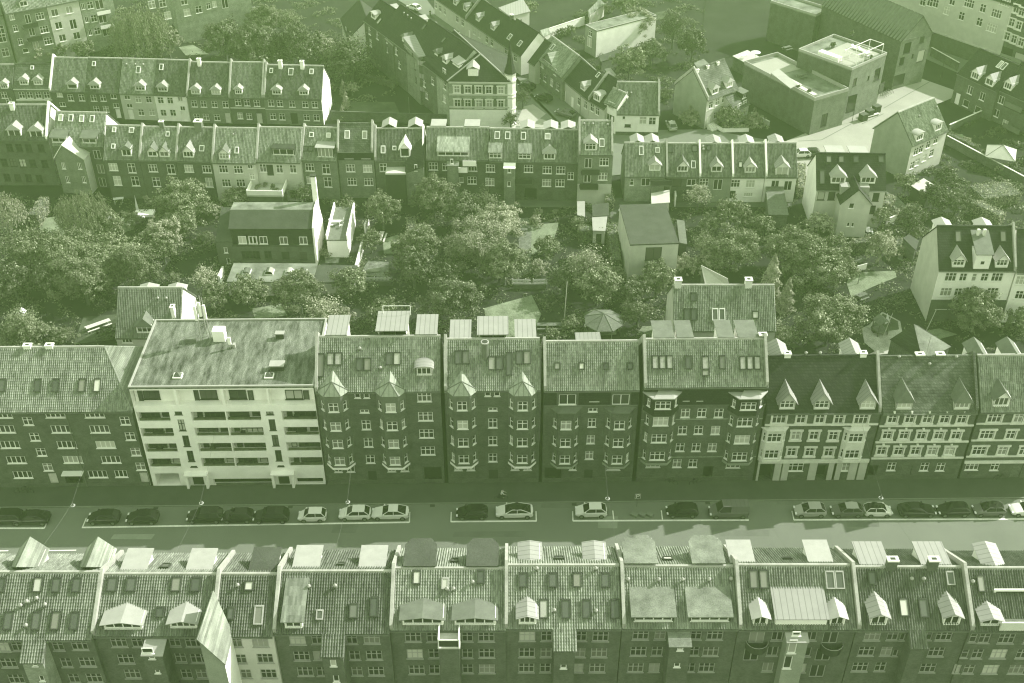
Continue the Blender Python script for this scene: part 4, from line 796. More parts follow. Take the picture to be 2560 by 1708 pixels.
q = b.r(C1(1935, 175)); mb = MB(); mb.tube((q[0], q[1], b.ze), (q[0], q[1], b.ze+1.7), .05, .05, M['zinc'], 6); mb.box((q[0]-.15, q[1]-.1, b.ze+.7), (q[0]+.2, q[1]+.1, b.ze+1.75), M['white']); mb.box((q[0]+.3, q[1], b.ze), (q[0]+.6, q[1]+.5, b.ze+.6), M['zinc']); mb.build('small_antenna', b.root)
b.finish(flat_curb=.22)
# red-brick twin with two bay towers
def mansard(b, zt, m='slate', d=.0): b.trim.box((.02, -.05, zt), (b.W-.02, -.002, b.ze-.2), M[m])
TW = dict(wall='bdark', rm='tlight', pitch=44, **T_)
b = House('dark brick block with two pointed bay towers, touching the white balcony block', C2(565, 518), C2(1615, 518), ridge=C2(1100, 75), parL=True, parR=False, **TW)
mb_z = b.f(C2(1100, 655))[2]
b.holes += []
for x, yl in ((757, (785, 930, 1072)), (1225, (780, 928, 1070))):
    zs = [b.f(C2(x, y+36))[2] for y in yl]; zt = b.f(C2(x, 672))[2]
    b.bay(C2(x, 900), b.f(C2(x, 1140))[2], zt+.1, 1.9, 1.0, zs, '2t', 1.3, 1.45, ledge='white', m=M['bdark'])
    b.bay(C2(x, 900), zt+.1, b.f(C2(x, 528))[2]+.1, 1.9, 1.0, [b.f(C2(x, 664))[2]], '2t', 1.25, 1.4, m=M['zincd'], spire=1.75, rm='turret')
for p, k, w, h in ((C2(978, 700), '2', 1.1, .5), (C2(992, 815), '2t', 1.1, 1.5), (C2(1010, 962), '2t', 1.1, 1.5), (C2(1027, 1100), '2t', 1.1, 1.45), (C2(1480, 580), '3t', 1.7, 1.45), (C2(1490, 742), '3t', 1.8, 1.45), (C2(1498, 887), '3t', 1.8, 1.45), (C2(1510, 1030), '3t', 1.8, 1.45), (C2(757, 1185), '2', 1.0, 1.1), (C2(862, 1183), '2', 1.0, 1.1), (C2(1205, 1180), '2', 1.0, 1.1), (C2(1315, 1178), '2', 1.0, 1.1), (C2(918, 565), '1', .7, .9), (C2(995, 565), '1', .7, .9)): b.win(p, k, w, h)
b.gate(C2(1550, 1220), 2.3, 2.9); b.door(C2(1045, 1240), 1.1, 2.2)
b.trim.box((.1, -.06, mb_z), (b.f(C2(1415, 600))[0], -.003, b.ze-.25), M['slate']) if False else None
b.band(mb_z-.1, .15, .1, 'plinth'); b.band(.02, .8, .05, 'plinth')
b.sky(C2(610, 315), .8, 2.6); b.sky(C2(727, 262), .8, 1.45, n=2, blind=True); b.sky(C2(972, 307), .8, 1.45, n=2); b.sky(C2(1220, 260), .8, 1.45, n=2)
b.dormer(C2(1480, 405), 1.9, 1.35, 'arch', 'seam', 'cream', '3', rise=.35); b.vents([C2(940, 200), C2(1112, 362)])
def uback(b, p, w=None): return b.loc(b.plane(p, b.o+b.ew*(b.hd+2.2 if w is None else w), b.ew))[0]
def backbox(b, p, wm, top=.3, roof='seam', style='flat', hf=None, wall='white', rise=.1, w_=.6, win='2t', **kw):
    u = uback(b, p); w_ = w_ if b.ze > 14.5 else 1.5; zt = b.rz+top-(.55 if b.ze < 14.5 else 0); h = hf or max(.9, zt-(b.ze+w_*math.tan(b.p))); return b.dormer(None, wm, h, style, roof, wall, win, u=u, w=b.D-w_, back=True, rise=rise, name='rear_dormer', **kw)
backbox(b, B2(760, 1360), 2.1, .15); backbox(b, B2(1220, 1340), 3.4, .7); backbox(b, B2(1505, 1355), 2.1, .15)
u = uback(b, B2(1240, 1260)); mb = MB()
for x in (-1.7, 1.7): mb.tube((u+x, b.D-.8, b.rz+.5), (u+x, b.D-.8, b.rz+1.9), .04, .04, M['frame'], 5)
mb.tube((u-1.7, b.D-.8, b.rz+1.9), (u+1.7, b.D-.8, b.rz+1.9), .04, .04, M['frame'], 5); mb.build('roof_railing', b.root); b.finish()
b = House('dark brick block with two pointed bay towers and a round steel roof flue', C2(1648, 508), C3(372, 508), ridge=C2(2000, 95), parL=True, **TW)
mb_z = b.f(C2(2000, 650))[2]
for T0, x, yl, y4 in ((C2, 1808, (770, 917, 1057), 616), (C3, 220, (770, 915, 1055), 616)):
    zs = [b.f(T0(x, y+36))[2] for y in yl]; zt = b.f(T0(x, 668))[2]
    b.bay(T0(x, 900), b.f(T0(x, 1130))[2], zt+.1, 1.9, 1.0, zs, '2t', 1.3, 1.45, ledge='white', m=M['bdark'])
    b.bay(T0(x, 900), zt+.1, b.f(T0(x, 523))[2]+.1, 1.9, 1.0, [b.f(T0(x, 650))[2]], '2t', 1.25, 1.4, m=M['zincd'], spire=1.75, rm='turret')
for p, k, w, h in ((C2(2055, 683), '2', 1.1, .5), (C2(2055, 800), '2t', 1.1, 1.5), (C2(2055, 948), '2t', 1.1, 1.5), (C2(2055, 1088), '2t', 1.1, 1.45), (C2(1765, 1170), '2', 1.0, 1.1), (C2(1870, 1170), '2', 1.0, 1.1), (C3(160, 1168), '2', 1.0, 1.1), (C3(265, 1168), '2', 1.0, 1.1), (C2(2012, 555), '1', .7, .7), (C2(2090, 555), '1', .7, .7)): b.win(p, k, w, h)
b.door(C2(2060, 1240), 1.2, 2.2); b.band(mb_z-.1, .15, .1, 'plinth'); b.band(.02, .8, .05, 'plinth')
b.sky(C2(1798, 250), .8, 1.5, n=2); b.sky(C2(2078, 298), .8, 1.5, n=2); b.sky(C2(2193, 303), .75, 2.6); b.sky(C3(228, 250), .8, 1.5, n=2)
q = b.r(C2(1990, 245)); mb = MB(); mb.tube((q[0], q[1], q[2]-.4), (q[0], q[1], q[2]+2.2), .42, .42, M['zincd'], 14); mb.tube((q[0], q[1], q[2]+2.2), (q[0], q[1], q[2]+2.35), .5, .5, M['zinc'], 14); mb.tube((q[0], q[1], q[2]+2.36), (q[0], q[1], q[2]+2.37), .36, .36, M['metal'], 14); mb.build('flue', b.root)
backbox(b, B2(1785, 1380), 2.1, .0); backbox(b, B2(2055, 1360), 3.3, .5); backbox(b, B3(245, 1380), 2.1, .0); b.finish()
# block with glazed roof bays
b = House('dark brick block with an arched stair fanlight and two glazed roof bays', C3(402, 508), C3(1205, 508), ridge=C3(760, 115), parL=True, parR=False, **TW)
mb_z = b.f(C3(760, 648))[2]; b.band(mb_z-.1, .15, .12, 'zincd'); b.band(.02, .8, .05, 'plinth')
for x, yl in ((580, (773, 920, 1060)), (1022, (773, 920, 1060))):
    zs = [b.f(C3(x, y+38))[2] for y in yl]
    b.bay(C3(x, 900), b.f(C3(x, 1135))[2], b.f(C3(x, 665))[2], 1.9, .95, zs, '2t', 1.3, 1.45, ledge='grey', m=M['bdark'], roof='zincd')
for p, k, w, h in ((C3(600, 602), '2', 2.1, 1.6), (C3(1048, 602), '2', 2.1, 1.6), (C3(813, 690), '2', 1.1, .55), (C3(805, 795), '2t', 1.0, 1.45), (C3(795, 935), '2t', 1.0, 1.45), (C3(783, 1068), '2t', 1.0, 1.4), (C3(645, 1165), '2', .95, 1.2), (C3(985, 1172), '3', 1.7, .9), (C3(825, 600), '2', 1.1, .6)): b.win(p, k, w, h)
b.gate(C3(480, 1210), 2.2, 2.6); b.door(C3(775, 1220), 1.1, 2.1)
for x in (513, 717, 922, 1122): b.sky(C3(x, 322), .6, .85)
for x0, x1 in ((402, 510), (695, 965), (1135, 1205)): b.trim.box((max(.05, b.f(C3(x0, 560))[0]), -.06, mb_z+.1), (min(b.W-.05, b.f(C3(x1, 560))[0]), -.004, b.ze-.35), M['slate'])
b.finish()
# tiled block with wide bays under white roofs
b = House('mid brown brick block with wide bays under flat white roofs and triple skylights', C3(1243, 480), C3(2285, 480), ridge=C3(1760, 95), wall='bmid', rm='tlight', pitch=44, parL=True, parR=True, **T_)
mz = b.f(C3(1700, 642))[2]; b.trim.box((.05, -.08, mz), (b.W-.05, -.004, b.ze-.3), M['slate']); b.band(mz-.2, .2, .14, 'bmid')
for x, yl, yt in ((1362, (750, 892, 1038), 592), (2058, (757, 900, 1043), 600)):
    zs = [b.f(C3(x, y+36))[2] for y in yl]
    b.bay(C3(x, 895), b.f(C3(x, 1112))[2], b.f(C3(x, 690))[2], 2.6, .8, zs, '3t', 1.95, 1.4, m=M['bmid'], ledge='grey', sidew=.5)
    b.bay(C3(x, 895), b.f(C3(x, 685))[2], b.f(C3(x, 535))[2], 2.3, 1.25, [b.f(C3(x, yt+36))[2]], '3t', 1.9, 1.25, m=M['slate'], roof='zinc', sidew=.5)
for ps in (((1590, 717), (1727, 715), (1870, 717)), ((1565, 860), (1700, 858), (1842, 860)), ((1545, 1003), (1680, 1003), (1815, 1003)), ((1520, 1138), (1652, 1138))): b.wins([C3(*p) for p in ps], '2t', 1.1, 1.35)
b.wins([C3(1318, 1147), C3(1990, 1152)], '3t', 1.8, .95); b.wins([C3(1600, 570), C3(1715, 570)], '1', .7, 1.5, dz=.0); b.gate(C3(1785, 1165), 1.3, 2.6)
for y in (768, 1085): b.bandpx(C3(1700, y), t=.12, d=.05, m='bpale')
b.band(.02, .8, .05, 'plinth')
b.sky(C3(1395, 290), .75, 1.5, n=3, blind=True); b.sky(C3(2128, 295), .75, 1.5, n=3, blind=True); b.sky(C3(1613, 290), .75, 1.5); b.sky(C3(1755, 300), .85, 1.6, blind=True); b.sky(C3(1755, 375), .85, .8); b.sky(C3(1897, 290), .75, 1.5)
for x, wm in ((1390, 2.0), (1565, 1.5), (1900, 1.5), (2085, 2.0)): backbox(b, B3(x, 1395), wm, .1, 'zincd', style='flat')
b.chimney(u=b.W-.4, w=b.hd+.3, b=.9, h=.7); b.finish()
# stuccoed block with three pointed dormers
b = House('dark slate block with three sharply pointed dormers and pale stucco window frames', C4(193, 697), C4(1150, 697), ridge=C4(700, 237), pitch=46, wall='bdark', rm='slate', parR=True, **T_)
b.wins([C4(*p) for p in ((295, 762), (985, 765))], '3t', 1.7, 1.55, sur=1); b.wins([C4(*p) for p in ((480, 762), (638, 762), (798, 765))], '2t', 1.1, 1.5, sur=1)
b.wins([C4(*p) for p in ((435, 902), (588, 902), (750, 905), (400, 1040), (552, 1040), (712, 1042))], '2t', 1.1, 1.45, sur=1)
for x in (237, 915):
    zs = [b.f(C4(x, 935))[2], b.f(C4(x-25, 1072))[2]]; b.bay(C4(x, 965), b.f(C4(x, 1100))[2], b.f(C4(x, 832))[2], 2.1, .55, zs, '3t', 1.75, 1.45, m=M['stone'], ledge='stone', roof='stone')
b.bandpx(C4(600, 815), t=.25, d=.16); b.bandpx(C4(600, 1128), t=.55, d=.2)
zb = b.f(C4(600, 1130))[2]
for x in (95, 285, 340, 575, 735, 780, 910, 990): u = b.f(C4(x, 1190))[0]; b.trim.box((max(0.02, u-.5), -.12, .02), (u+.5, -.004, zb-.05), M['cream'])
b.gate(C4(180, 1190), 2.1, 2.9); b.win(C4(430, 1170), '3t', 2.1, 1.35); b.gate(C4(655, 1190), 1.5, 2.6); b.win(C4(840, 1170), '3t', 1.5, 1.3)
for x in (355, 645, 1030): b.dormer(C4(x, 690), 1.9, 1.55, 'steep', 'seam', 'cream', '3t', rise=1.3, apron=.35, oh=.35)
for x in (365, 1000): b.chimney(u=uback(b, C4(x, 225), b.hd), w=b.hd+.1, b=.8, h=.5, m='white')
for x in (285, 900): backbox(b, C4(x, 160), 2.0, .1, 'seam', 'gable', rise=.7)
for x in (520, 640): obj('vent_pipe', vent_mesh(), b.root, (uback(b, C4(x, 215), b.hd), b.hd, b.rz))
b.finish()
# ornate five-bay block
b = House('grey slate block with streaked roof and five ornate white window frames on every floor', C4(1165, 700), C4(1960, 700), ridge=C4(1560, 240), pitch=46, wall='bmid', rm='slateold', parR='slateold', **T_)
for ps, s_ in ((((1248, 762), (1393, 762), (1540, 762), (1685, 765), (1830, 765)), 2), (((1203, 898), (1345, 898), (1490, 900), (1635, 900), (1780, 900)), 2), (((1155, 1030), (1298, 1032), (1440, 1030), (1580, 1032), (1725, 1032)), 2)): b.wins([C4(*p) for p in ps], '2t', 1.15, 1.4, sur=s_)
b.wins([C4(*p) for p in ((1238, 1165), (1515, 1167), (1650, 1168))], '2t', 1.1, 1.35); b.gate(C4(1075, 1195), 1.4, 2.5); b.door(C4(1365, 1190), 1.3, 2.4, 'wood')
for y in (823, 958, 1093): b.bandpx(C4(1500, y), t=.22, d=.18)
b.band(.02, .8, .05, 'plinth')
for x, y in ((1335, 692), (1820, 692)): b.dormer(C4(x, y), 1.9, 1.75, 'hip', 'zincd', 'cream', '3t', rise=1.3, apron=.4)
b.vents([C4(1295, 270), C4(1775, 270), C4(1550, 330)]); 
for x in (1475, 1645): b.chimney(u=uback(b, C4(x, 225), b.hd), w=b.hd, b=1.0, h=.35)
q = (uback(b, C4(1540, 180), b.hd), b.hd, b.rz); mb = MB(); mb.tube(q, (q[0], q[1], q[2]+3.2), .03, .03, M['zinc'], 5)
for z, l in ((2.2, 1.2), (2.7, 1.0), (3.1, .7)): mb.tube((q[0]-l, q[1], q[2]+z), (q[0]+l, q[1], q[2]+z), .02, .02, M['zinc'], 4)
mb.build('aerial', b.root); b.finish()
b = House('tiled brick block with pale ground floor, right end of the middle row', C4(1985, 688), C4(2950, 688), ridge=C4(2300, 230), pitch=46, wall='bmid', rm='tlight', **T_)
for ps in (((2105, 757),), ((2040, 895),), ((1975, 1030),)): b.wins([C4(*p) for p in ps], '3t', 1.7, 1.45, sur=1)
b.wins([C4(*p) for p in ((2305, 757), (2240, 895), (2170, 1030), (2480, 757), (2420, 895), (2350, 1030))], '2t', 1.15, 1.45, sur=1)
for y in (805, 945, 1080): b.bandpx(C4(2100, y), t=.2, d=.15)
zb = b.f(C4(2000, 1115))[2]; b.trim.box((.02, -.05, .02), (b.f(C4(2235, 1190))[0], -.003, .5), M['plinth']); b.win(C4(1915, 1162), '3t', 1.7, 1.3); b.win(C4(2105, 1165), '2t', 1.1, 1.3); b.door(C4(2285, 1200), 1.3, 2.5, 'wood')
b.band(zb-.3, .35, .25); b.dormer(C4(2145, 672), 1.9, 1.7, 'gable', 'zincd', 'white', '3', rise=1.1, apron=.4)
for x in (1950, 2230): backbox(b, C4(x, 150), 2.0, .1, 'zincd', 'gable', rise=.8)
gf = MB(); gf.face([(.01, -.02, .5), (b.W, -.02, .5), (b.W, -.02, zb-.32), (.01, -.02, zb-.32)], M['cream'])
b.finish()

# ------------------------------------------------------------------ bottom row (backs towards the camera), left to right
def stair(b, pl, pr, ylow, T0, roof='tile', wall='bmid', wins=(), rm=None, pw=None):
    """projecting stair tower under the eave: left and right pixel x at the eave, pixel y of the roof's lower edge"""
    cx = (pl+pr)/2; q = b.r(T0(cx, ylow)); pw = pw or max(.9, -q[1]); ye = 1150
    u0 = b.f(T0(pl, ylow), -pw)[0]; u1 = b.f(T0(pr, ylow), -pw)[0]; zl = b.ze-pw*math.tan(b.p); mb = MB(); rb = MB(); hs = []; wl = []
    for p in wins:
        d = b.plane(T0(*p[:2]), b.o-b.ew*pw, b.ew); l = b.loc(d); w_, h_ = (p[2], p[3]) if len(p) > 2 else (.6, .8); hs.append((l[0]-u0-w_/2, l[0]-u0+w_/2, l[2]-h_/2, l[2]+h_/2, .1)); wl.append((l[0], l[2]-h_/2, w_, h_))
    top = zl if roof == 'tile' else b.ze-.6
    panel(mb, (u0, -pw, 0), (1, 0, 0), (0, -1, 0), u1-u0, top, hs, M[wall], z0=-.3)
    for u in (u0, u1): mb.face([(u, -pw, -.3), (u, 0, -.3), (u, 0, b.ze if roof == 'tile' else top+.3), (u, -pw, top)], M[wall])
    o = mb.build('stair_tower', b.root)
    if roof == 'tile':
        cp, sp = math.cos(b.p), math.sin(b.p); L = pw/cp; tile_plane(rb, (u0-.15, -pw-.2, zl-.2*math.tan(b.p)+.06), (1, 0, 0), (0, cp, sp), [(0, 0), (u1-u0+.3, 0), (u1-u0+.3, L+.1), (0, L+.1)], rm or b.rm, b.tw)
        rb.slab([(u0-.15, -pw-.2, zl-.2), (u1+.15, -pw-.2, zl-.2), (u1+.15, 0.05, b.ze-.02), (u0-.15, .05, b.ze-.02)], .1, M['plinth'])
    else: rb.slab([(u0-.1, -pw-.1, top+.08), (u1+.1, -pw-.1, top+.08), (u1+.1, .0, top+.38), (u0-.1, .0, top+.38)], .14, M[roof])
    rb.build('stair_roof', o)
    for u, z, w_, h_ in wl: place_window(o, (u, -pw, z), 0, w_, h_, '1', M['frame'], True)
    return o
ZB = 14.0
BR = dict(z=ZB, fm='framen', name='apartment_building', cat='apartment block', group='apartment blocks along the near side of the street')
def brow(label, L, R, T0, x, yr, yb, **kw):
    e = (L[1]+R[1])/2; return House(label, (L[0], e), (R[0], e), ridge=T0(x, yr), back=T0(x+60, yb), **{**dict(wall='bmid', rm='tmid', parL=True, tw=.25), **BR, **kw})
W3 = dict(w=1.6, h=1.45); W2 = dict(w=1.1, h=1.45)
b = brow('near block at the left corner with a tiled stair tower and rows of skylights', D1(-450, 1183), D1(772, 1183), D1, 400, 640, 500, parL=False, wall='bmid', rm='tmid')
b.wins([D1(*p) for p in ((665, 1250), (730, 1390), (790, 1525), (10, 1262), (70, 1398), (135, 1532))], '3t', **W3); b.wins([D1(*p) for p in ((485, 1255), (555, 1395), (620, 1527), (142, 1258))], '2t', **W2)
for x in (15, 325, 483, 653): b.sky(D1(x, 745), .8, 1.35)
for x in (80, 315, 475, 635): b.sky(D1(x, 1045), .85, 1.6)
b.vents([D1(*p) for p in ((185, 945), (235, 912), (318, 885), (388, 938), (228, 1112))]); stair(b, 178, 352, 1385, D1, wins=((290, 1410, .5, .6), (350, 1530, .5, .8)), wall='bpale')
for x in (215, 790): backbox(b, D1(x, 500), 2.6, .2, 'tlight', 'gable', hf=1.7, rise=1.5, wall='cream')
b.finish()
b = brow('near block with two broad white arched dormers', D1(778, 1152), D1(1772, 1152), D1, 1300, 655, 495, wall='bmid', rm='tmid')
b.wins([D1(*p) for p in ((995, 1225), (1055, 1365), (1110, 1490), (1620, 1225), (1665, 1360), (1712, 1490))], '3t', **W3); b.wins([D1(*p) for p in ((1150, 1225), (1465, 1220), (1515, 1355), (1565, 1490))], '2t', **W2)
for x in (950, 1110, 1485, 1650): b.sky(D1(x, 742), .9, 1.35)
b.sky(D1(1350, 975), .7, 1.0)
b.dormer(D1(1040, 1122), 3.7, 1.05, 'low', 'zinc', 'white', '4', rise=.35); b.dormer(D1(1545, 1112), 2.6, 1.05, 'low', 'zinc', 'white', '4', rise=.35)
stair(b, 1170, 1340, 1270, D1, 'zinc', wins=((1235, 1300, 1.1, .7), (1275, 1355, .6, .4), (1322, 1472, .5, .5)), pw=2.2)
for x in (1140, 1685): backbox(b, D1(x, 515), 2.1, .05, 'zinc')
b.skyback(uback(b, D1(1395, 540)), b.hd+1.6); b.finish()
b = brow('narrow near block with a white rendered rear and a steep gabled wing', D1(1780, 1155), D2(208, 1155), D1, 2050, 655, 495, wall='cream', rm='tdark')
b.wins([D1(*p) for p in ((1985, 1225), (2022, 1365), (2065, 1490))], '2t', **W2); b.wins([D1(*p) for p in ((2185, 1225), (2225, 1360), (2255, 1490))], '3t', **W3)
b.sky(D1(2095, 755), .8, .9); b.sky(D1(1943, 985), .65, 1.2); b.sky(D1(2175, 1000), .8, 1.7, 'framen'); b.vents([D1(2000, 775)])
u = (b.f(D1(1700, 1160))[0], b.f(D1(1940, 1160))[0])
Rr = np.array(b.f(D1(1945, 1165))); R2 = np.array(b.loc(atz(D1(1885, 1405), Rr[2]))); Lf = np.array(b.f(D1(1665, 1190), R2[1])); Tp = np.array(b.loc(atz(D1(1792, 790), Lf[2])))
mb = MB(); rb = MB(); pr = -R2[1]; mb.face([(Lf[0], -pr, -.3), (R2[0], -pr, -.3), tuple(R2-(0, 0, .1)), tuple(Lf-(0, 0, .1))], M['grey']); mb.face([(R2[0], -pr, -.3), (R2[0], 0, -.3), (R2[0], 0, R2[2]-.1), (R2[0], -pr, R2[2]-.1)], M['white']); mb.face([(Lf[0], -pr, -.3), (Lf[0], 0, -.3), (Lf[0], 0, Lf[2]-.1), (Lf[0], -pr, Lf[2]-.1)], M['bmid']); mb.face([(Lf[0], 0, ZB), (Lf[0], Tp[1], ZB), (Lf[0], Tp[1], Lf[2]-.1), (Lf[0], 0, Lf[2]-.1)], M['bmid'])
o = mb.build('gabled_wing', b.root); rb.slab([tuple(Lf+(-.1, -.15, 0)), tuple(R2+(.15, -.15, 0)), tuple(Rr+(.15, .1, 0)), tuple(Tp)], .12, M['tlight']); rb.build('wing_roof', o)
backbox(b, D1(2225, 530), 2.3, .2, 'feltd', wall='white'); b.finish()
b = brow('near block with one tiled lean-to dormer and dark ribbed tiles', D2(215, 1132), D2(1188, 1132), D2, 700, 632, 470, rm='tdark', wall='bmid')
b.wins([D2(*p) for p in ((415, 1205), (450, 1340), (480, 1470), (1038, 1197), (1058, 1333), (1075, 1467))], '3t', **W3); b.wins([D2(*p) for p in ((578, 1200), (592, 1335), (622, 1470), (870, 1200), (895, 1335), (915, 1468))], '2t', **W2)
b.sky(D2(605, 998), .6, .9, 'framen'); b.sky(D2(890, 965), .85, 1.4); b.sky(D2(1060, 930), .75, 1.8); b.vents([D2(515, 785), D2(735, 780)])
b.dormer(D2(385, 1112), 1.7, 1.2, 'flat', 'tmid', 'white', '2', rise=1.3); stair(b, 618, 795, 1335, D2, wins=((715, 1400, .6, 1.0), (740, 1530, .6, 1.0)))
for x in (500, 1050): backbox(b, D2(x, 510), 2.2, .05, 'zinc')
b.skyback(uback(b, D2(790, 545)), b.hd+1.4, .7, .7); b.finish()
b = brow('near block with two curved green-felt dormers around a roof terrace', D2(1192, 1103), D2(2163, 1103), D2, 1660, 608, 455, rm='tlight', wall='bmid')
b.wins([D2(*p) for p in ((1385, 1182), (1400, 1322), (1415, 1455), (2000, 1180), (2003, 1317), (2005, 1447))], '3t', **W3); b.wins([D2(*p) for p in ((1545, 1183), (1560, 1320), (1565, 1453), (1840, 1180), (1843, 1320), (1845, 1447))], '2t', **W2)
b.sky(D2(1418, 685), .75, 1.3); b.sky(D2(1655, 735), .6, 1.1, 'framen'); b.sky(D2(1955, 680), .75, 1.3); b.vents([D2(1885, 748), D2(1670, 805), D2(1725, 805)])
b.dormer(D2(1468, 1085), 4.0, 1.15, 'low', 'zincd', 'white', '4', rise=.3); b.dormer(D2(1905, 1085), 4.0, 1.15, 'low', 'zincd', 'white', '4', rise=.3)
o = stair(b, 1600, 1772, 1265, D2, 'cream', pw=2.0); mb = MB(); q0 = b.f(D2(1600, 1260), -2.0)[0]; q1 = b.f(D2(1770, 1260), -2.0)[0]
for u in (q0, q1): mb.box((u-.05, -2.05, ZB-.5), (u+.05, -.1, ZB+.75), M['frame'])
mb.box((q0, -2.06, ZB+.55), (q1, -1.98, ZB+.66), M['frame']); mb.face([(q0, -2.0, ZB-.4), (q1, -2.0, ZB-.4), (q1, -2.0, ZB+.54), (q0, -2.0, ZB+.54)], M['metal']); mb.build('terrace_railing', b.root)
for x in (1450, 1970): backbox(b, D2(x, 460), 2.7, .75, 'feltd', 'oct', rise=.1, wall='slate')
b.skyback(uback(b, D2(1735, 505)), b.hd+1.6, .8, .9); b.finish()
b = brow('near block with one small white ridged dormer and eight skylights', D3(75, 1092), D3(1052, 1092), D3, 560, 582, 440, rm='tlight', wall='bmid')
b.wins([D3(*p) for p in ((262, 1175), (258, 1312), (255, 1440), (878, 1177), (865, 1312), (850, 1440))], '3t', **W3); b.wins([D3(*p) for p in ((425, 1175), (420, 1312), (413, 1440), (715, 1175), (705, 1312), (690, 1440))], '2t', **W2)
for x in (228, 478, 680, 917): b.sky(D3(x, 705), .8, 1.35)
for x in (400, 585, 760, 998): b.sky(D3(x, 948), .8, 1.7)
b.dormer(D3(262, 1078), 1.7, 1.25, 'low', 'seam', 'white', '3', rise=.3); b.vents([D3(340, 635), D3(835, 635), D3(487, 985), D3(838, 990)]); stair(b, 490, 665, 1285, D3, wins=((567, 1430, .6, .6),))
for x in (285, 830): backbox(b, D3(x, 450), 1.95, -.15, 'seam', 'low', rise=.2)
b.skyback(uback(b, D3(530, 475)), b.hd+1.6, 1.0, .9); b.finish()
b = brow('near block with two flat grey-felt dormers and a flat-topped stair tower', D3(1060, 1092), D3(2030, 1092), D3, 1560, 590, 440, rm='tlight', wall='bmid')
b.wins([D3(*p) for p in ((1215, 1163), (1195, 1300), (1172, 1438), (1838, 1165), (1803, 1302), (1768, 1437))], '3t', **W3); b.wins([D3(*p) for p in ((1378, 1162), (1352, 1300), (1328, 1437), (1680, 1163), (1660, 1300), (1625, 1437))], '2t', **W2)
b.vents([D3(*p) for p in ((1105, 725), (1362, 728), (1562, 728), (1785, 728), (1968, 722))])
for x in (1318, 1790): b.dormer(D3(x, 1060), 3.9, 1.05, 'flat', 'felt', 'slate', '4', rise=.75)
stair(b, 1462, 1640, 1245, D3, 'felt', wins=((1547, 1282, .6, .5), (1520, 1418, .6, .6)), pw=2.0)
for x in (1200, 1760): backbox(b, D3(x, 440), 2.8, .85, 'felt', 'oct', rise=.1, wall='cream')
b.skyback(uback(b, D3(1440, 475)), b.hd+1.6, 1.0, .9); b.finish()
b = brow('near block with one big white ribbed-metal dormer over a pale stair tower', D3(2036, 1097), D4(942, 1097), D4, 470, 580, 450, rm='tmid', wall='bmid')
b.wins([D4(*p) for p in ((280, 1170), (240, 1300), (200, 1432), (565, 1170), (518, 1305), (478, 1440))], '2', **W2); b.wins([D4(*p) for p in ((108, 1180), (60, 1330), (725, 1182), (665, 1330), (615, 1468))], '2d', 1.5, 1.9)
b.sky(D4(120, 698), .85, 1.7, n=2); b.sky(D4(757, 705), .8, 1.6, 'framen', n=2); b.dormer(D4(470, 1085), 5.0, 1.15, 'flat', 'seam', 'white', None, rise=.9, oh=.15)
for x in (130, 775): b.dormer(D4(x, 1082), 1.4, 1.3, 'low', 'zinc', 'white', '2', rise=.3, apron=.1)
stair(b, 385, 560, 1135, D4, 'zinc', wall='grey', wins=((442, 1158, .8, .5), (408, 1265, .8, 1.9), (368, 1395, .8, 1.9)), pw=1.4)
for x, y in ((100, 1265), (725, 1280)):
    q = b.f(D4(x, y)); mb = MB()
    for i in range(8): a, e = math.pi*i/8, math.pi*(i+1)/8; f = lambda t, z: (q[0]-1.1*math.cos(t), -1.0*math.sin(t), q[2]+z); mb.face([f(a, 0), f(e, 0), f(e, .95), f(a, .95)], M['metal']); mb.tube(f(a, .95), f(e, .95), .03, .03, M['zinc'], 4); mb.face([f(a, 0), (q[0], 0, q[2]), f(e, 0)], M['plinth'])
    mb.build('balcony', b.root)
for x in (-30, 620): backbox(b, D4(x, 460), 2.0, .05, 'zinc')
b.skyback(uback(b, D4(350, 500)), b.hd+1.5, 1.0, .5); b.finish()
b = brow('near block with two gabled zinc dormers and two square chimneys on the ridge', D4(950, 1101), D4(1893, 1101), D4, 1400, 597, 460, rm='tdark', wall='bmid')
b.wins([D4(*p) for p in ((1080, 1170), (1028, 1300), (975, 1432), (1680, 1170), (1615, 1305), (1545, 1440))], '3t', **W3); b.wins([D4(*p) for p in ((1250, 1168), (1195, 1300), (1145, 1430), (1535, 1168))], '2t', **W2); b.wins([D4(1330, 1182), D4(1270, 1315)], '1', .5, 1.0)
b.sky(D4(1068, 690), .75, 1.3); b.sky(D4(1725, 690), .75, 1.3, 'framen'); b.sky(D4(1335, 935), .8, 1.6); b.sky(D4(1500, 940), .85, 1.7)
for x in (1120, 1732): b.dormer(D4(x, 1080), 1.6, 1.4, 'gable', 'seam', 'white', '2', rise=.45, apron=.15)
b.vents([D4(1400, 722), D4(1500, 722)]); stair(b, 1397, 1520, 1295, D4, pw=1.6, wall='bmid')
for x in (1240, 1585): b.chimney(u=uback(b, D4(x, 545), b.hd), w=b.hd-.1, b=1.0, h=1.3, m='bmid', top='stone')
for x in (1060, 1570): backbox(b, D4(x, 480), 2.5, .15, 'seam', rise=.2)
b.finish()
b = brow('near block at the right end with a roof terrace cut into its tiles', D4(1900, 1112), D4(2850, 1112), D4, 2200, 605, 475, rm='tdark', wall='bmid')
b.wins([D4(*p) for p in ((1925, 1190), (1855, 1322), (1790, 1450))], '1t', .7, 1.3); b.wins([D4(*p) for p in ((2020, 1192), (1960, 1322), (1890, 1450))], '2t', **W2); b.wins([D4(*p) for p in ((2205, 1195), (2140, 1322), (2070, 1452), (2420, 1195), (2355, 1322), (2290, 1452))], '3t', **W3)
b.sky(D4(1982, 735), .75, 1.5); b.vents([D4(1910, 745)]); b.dormer(D4(2060, 1092), 1.9, 1.1, 'low', 'seam', 'white', '2', rise=.35)
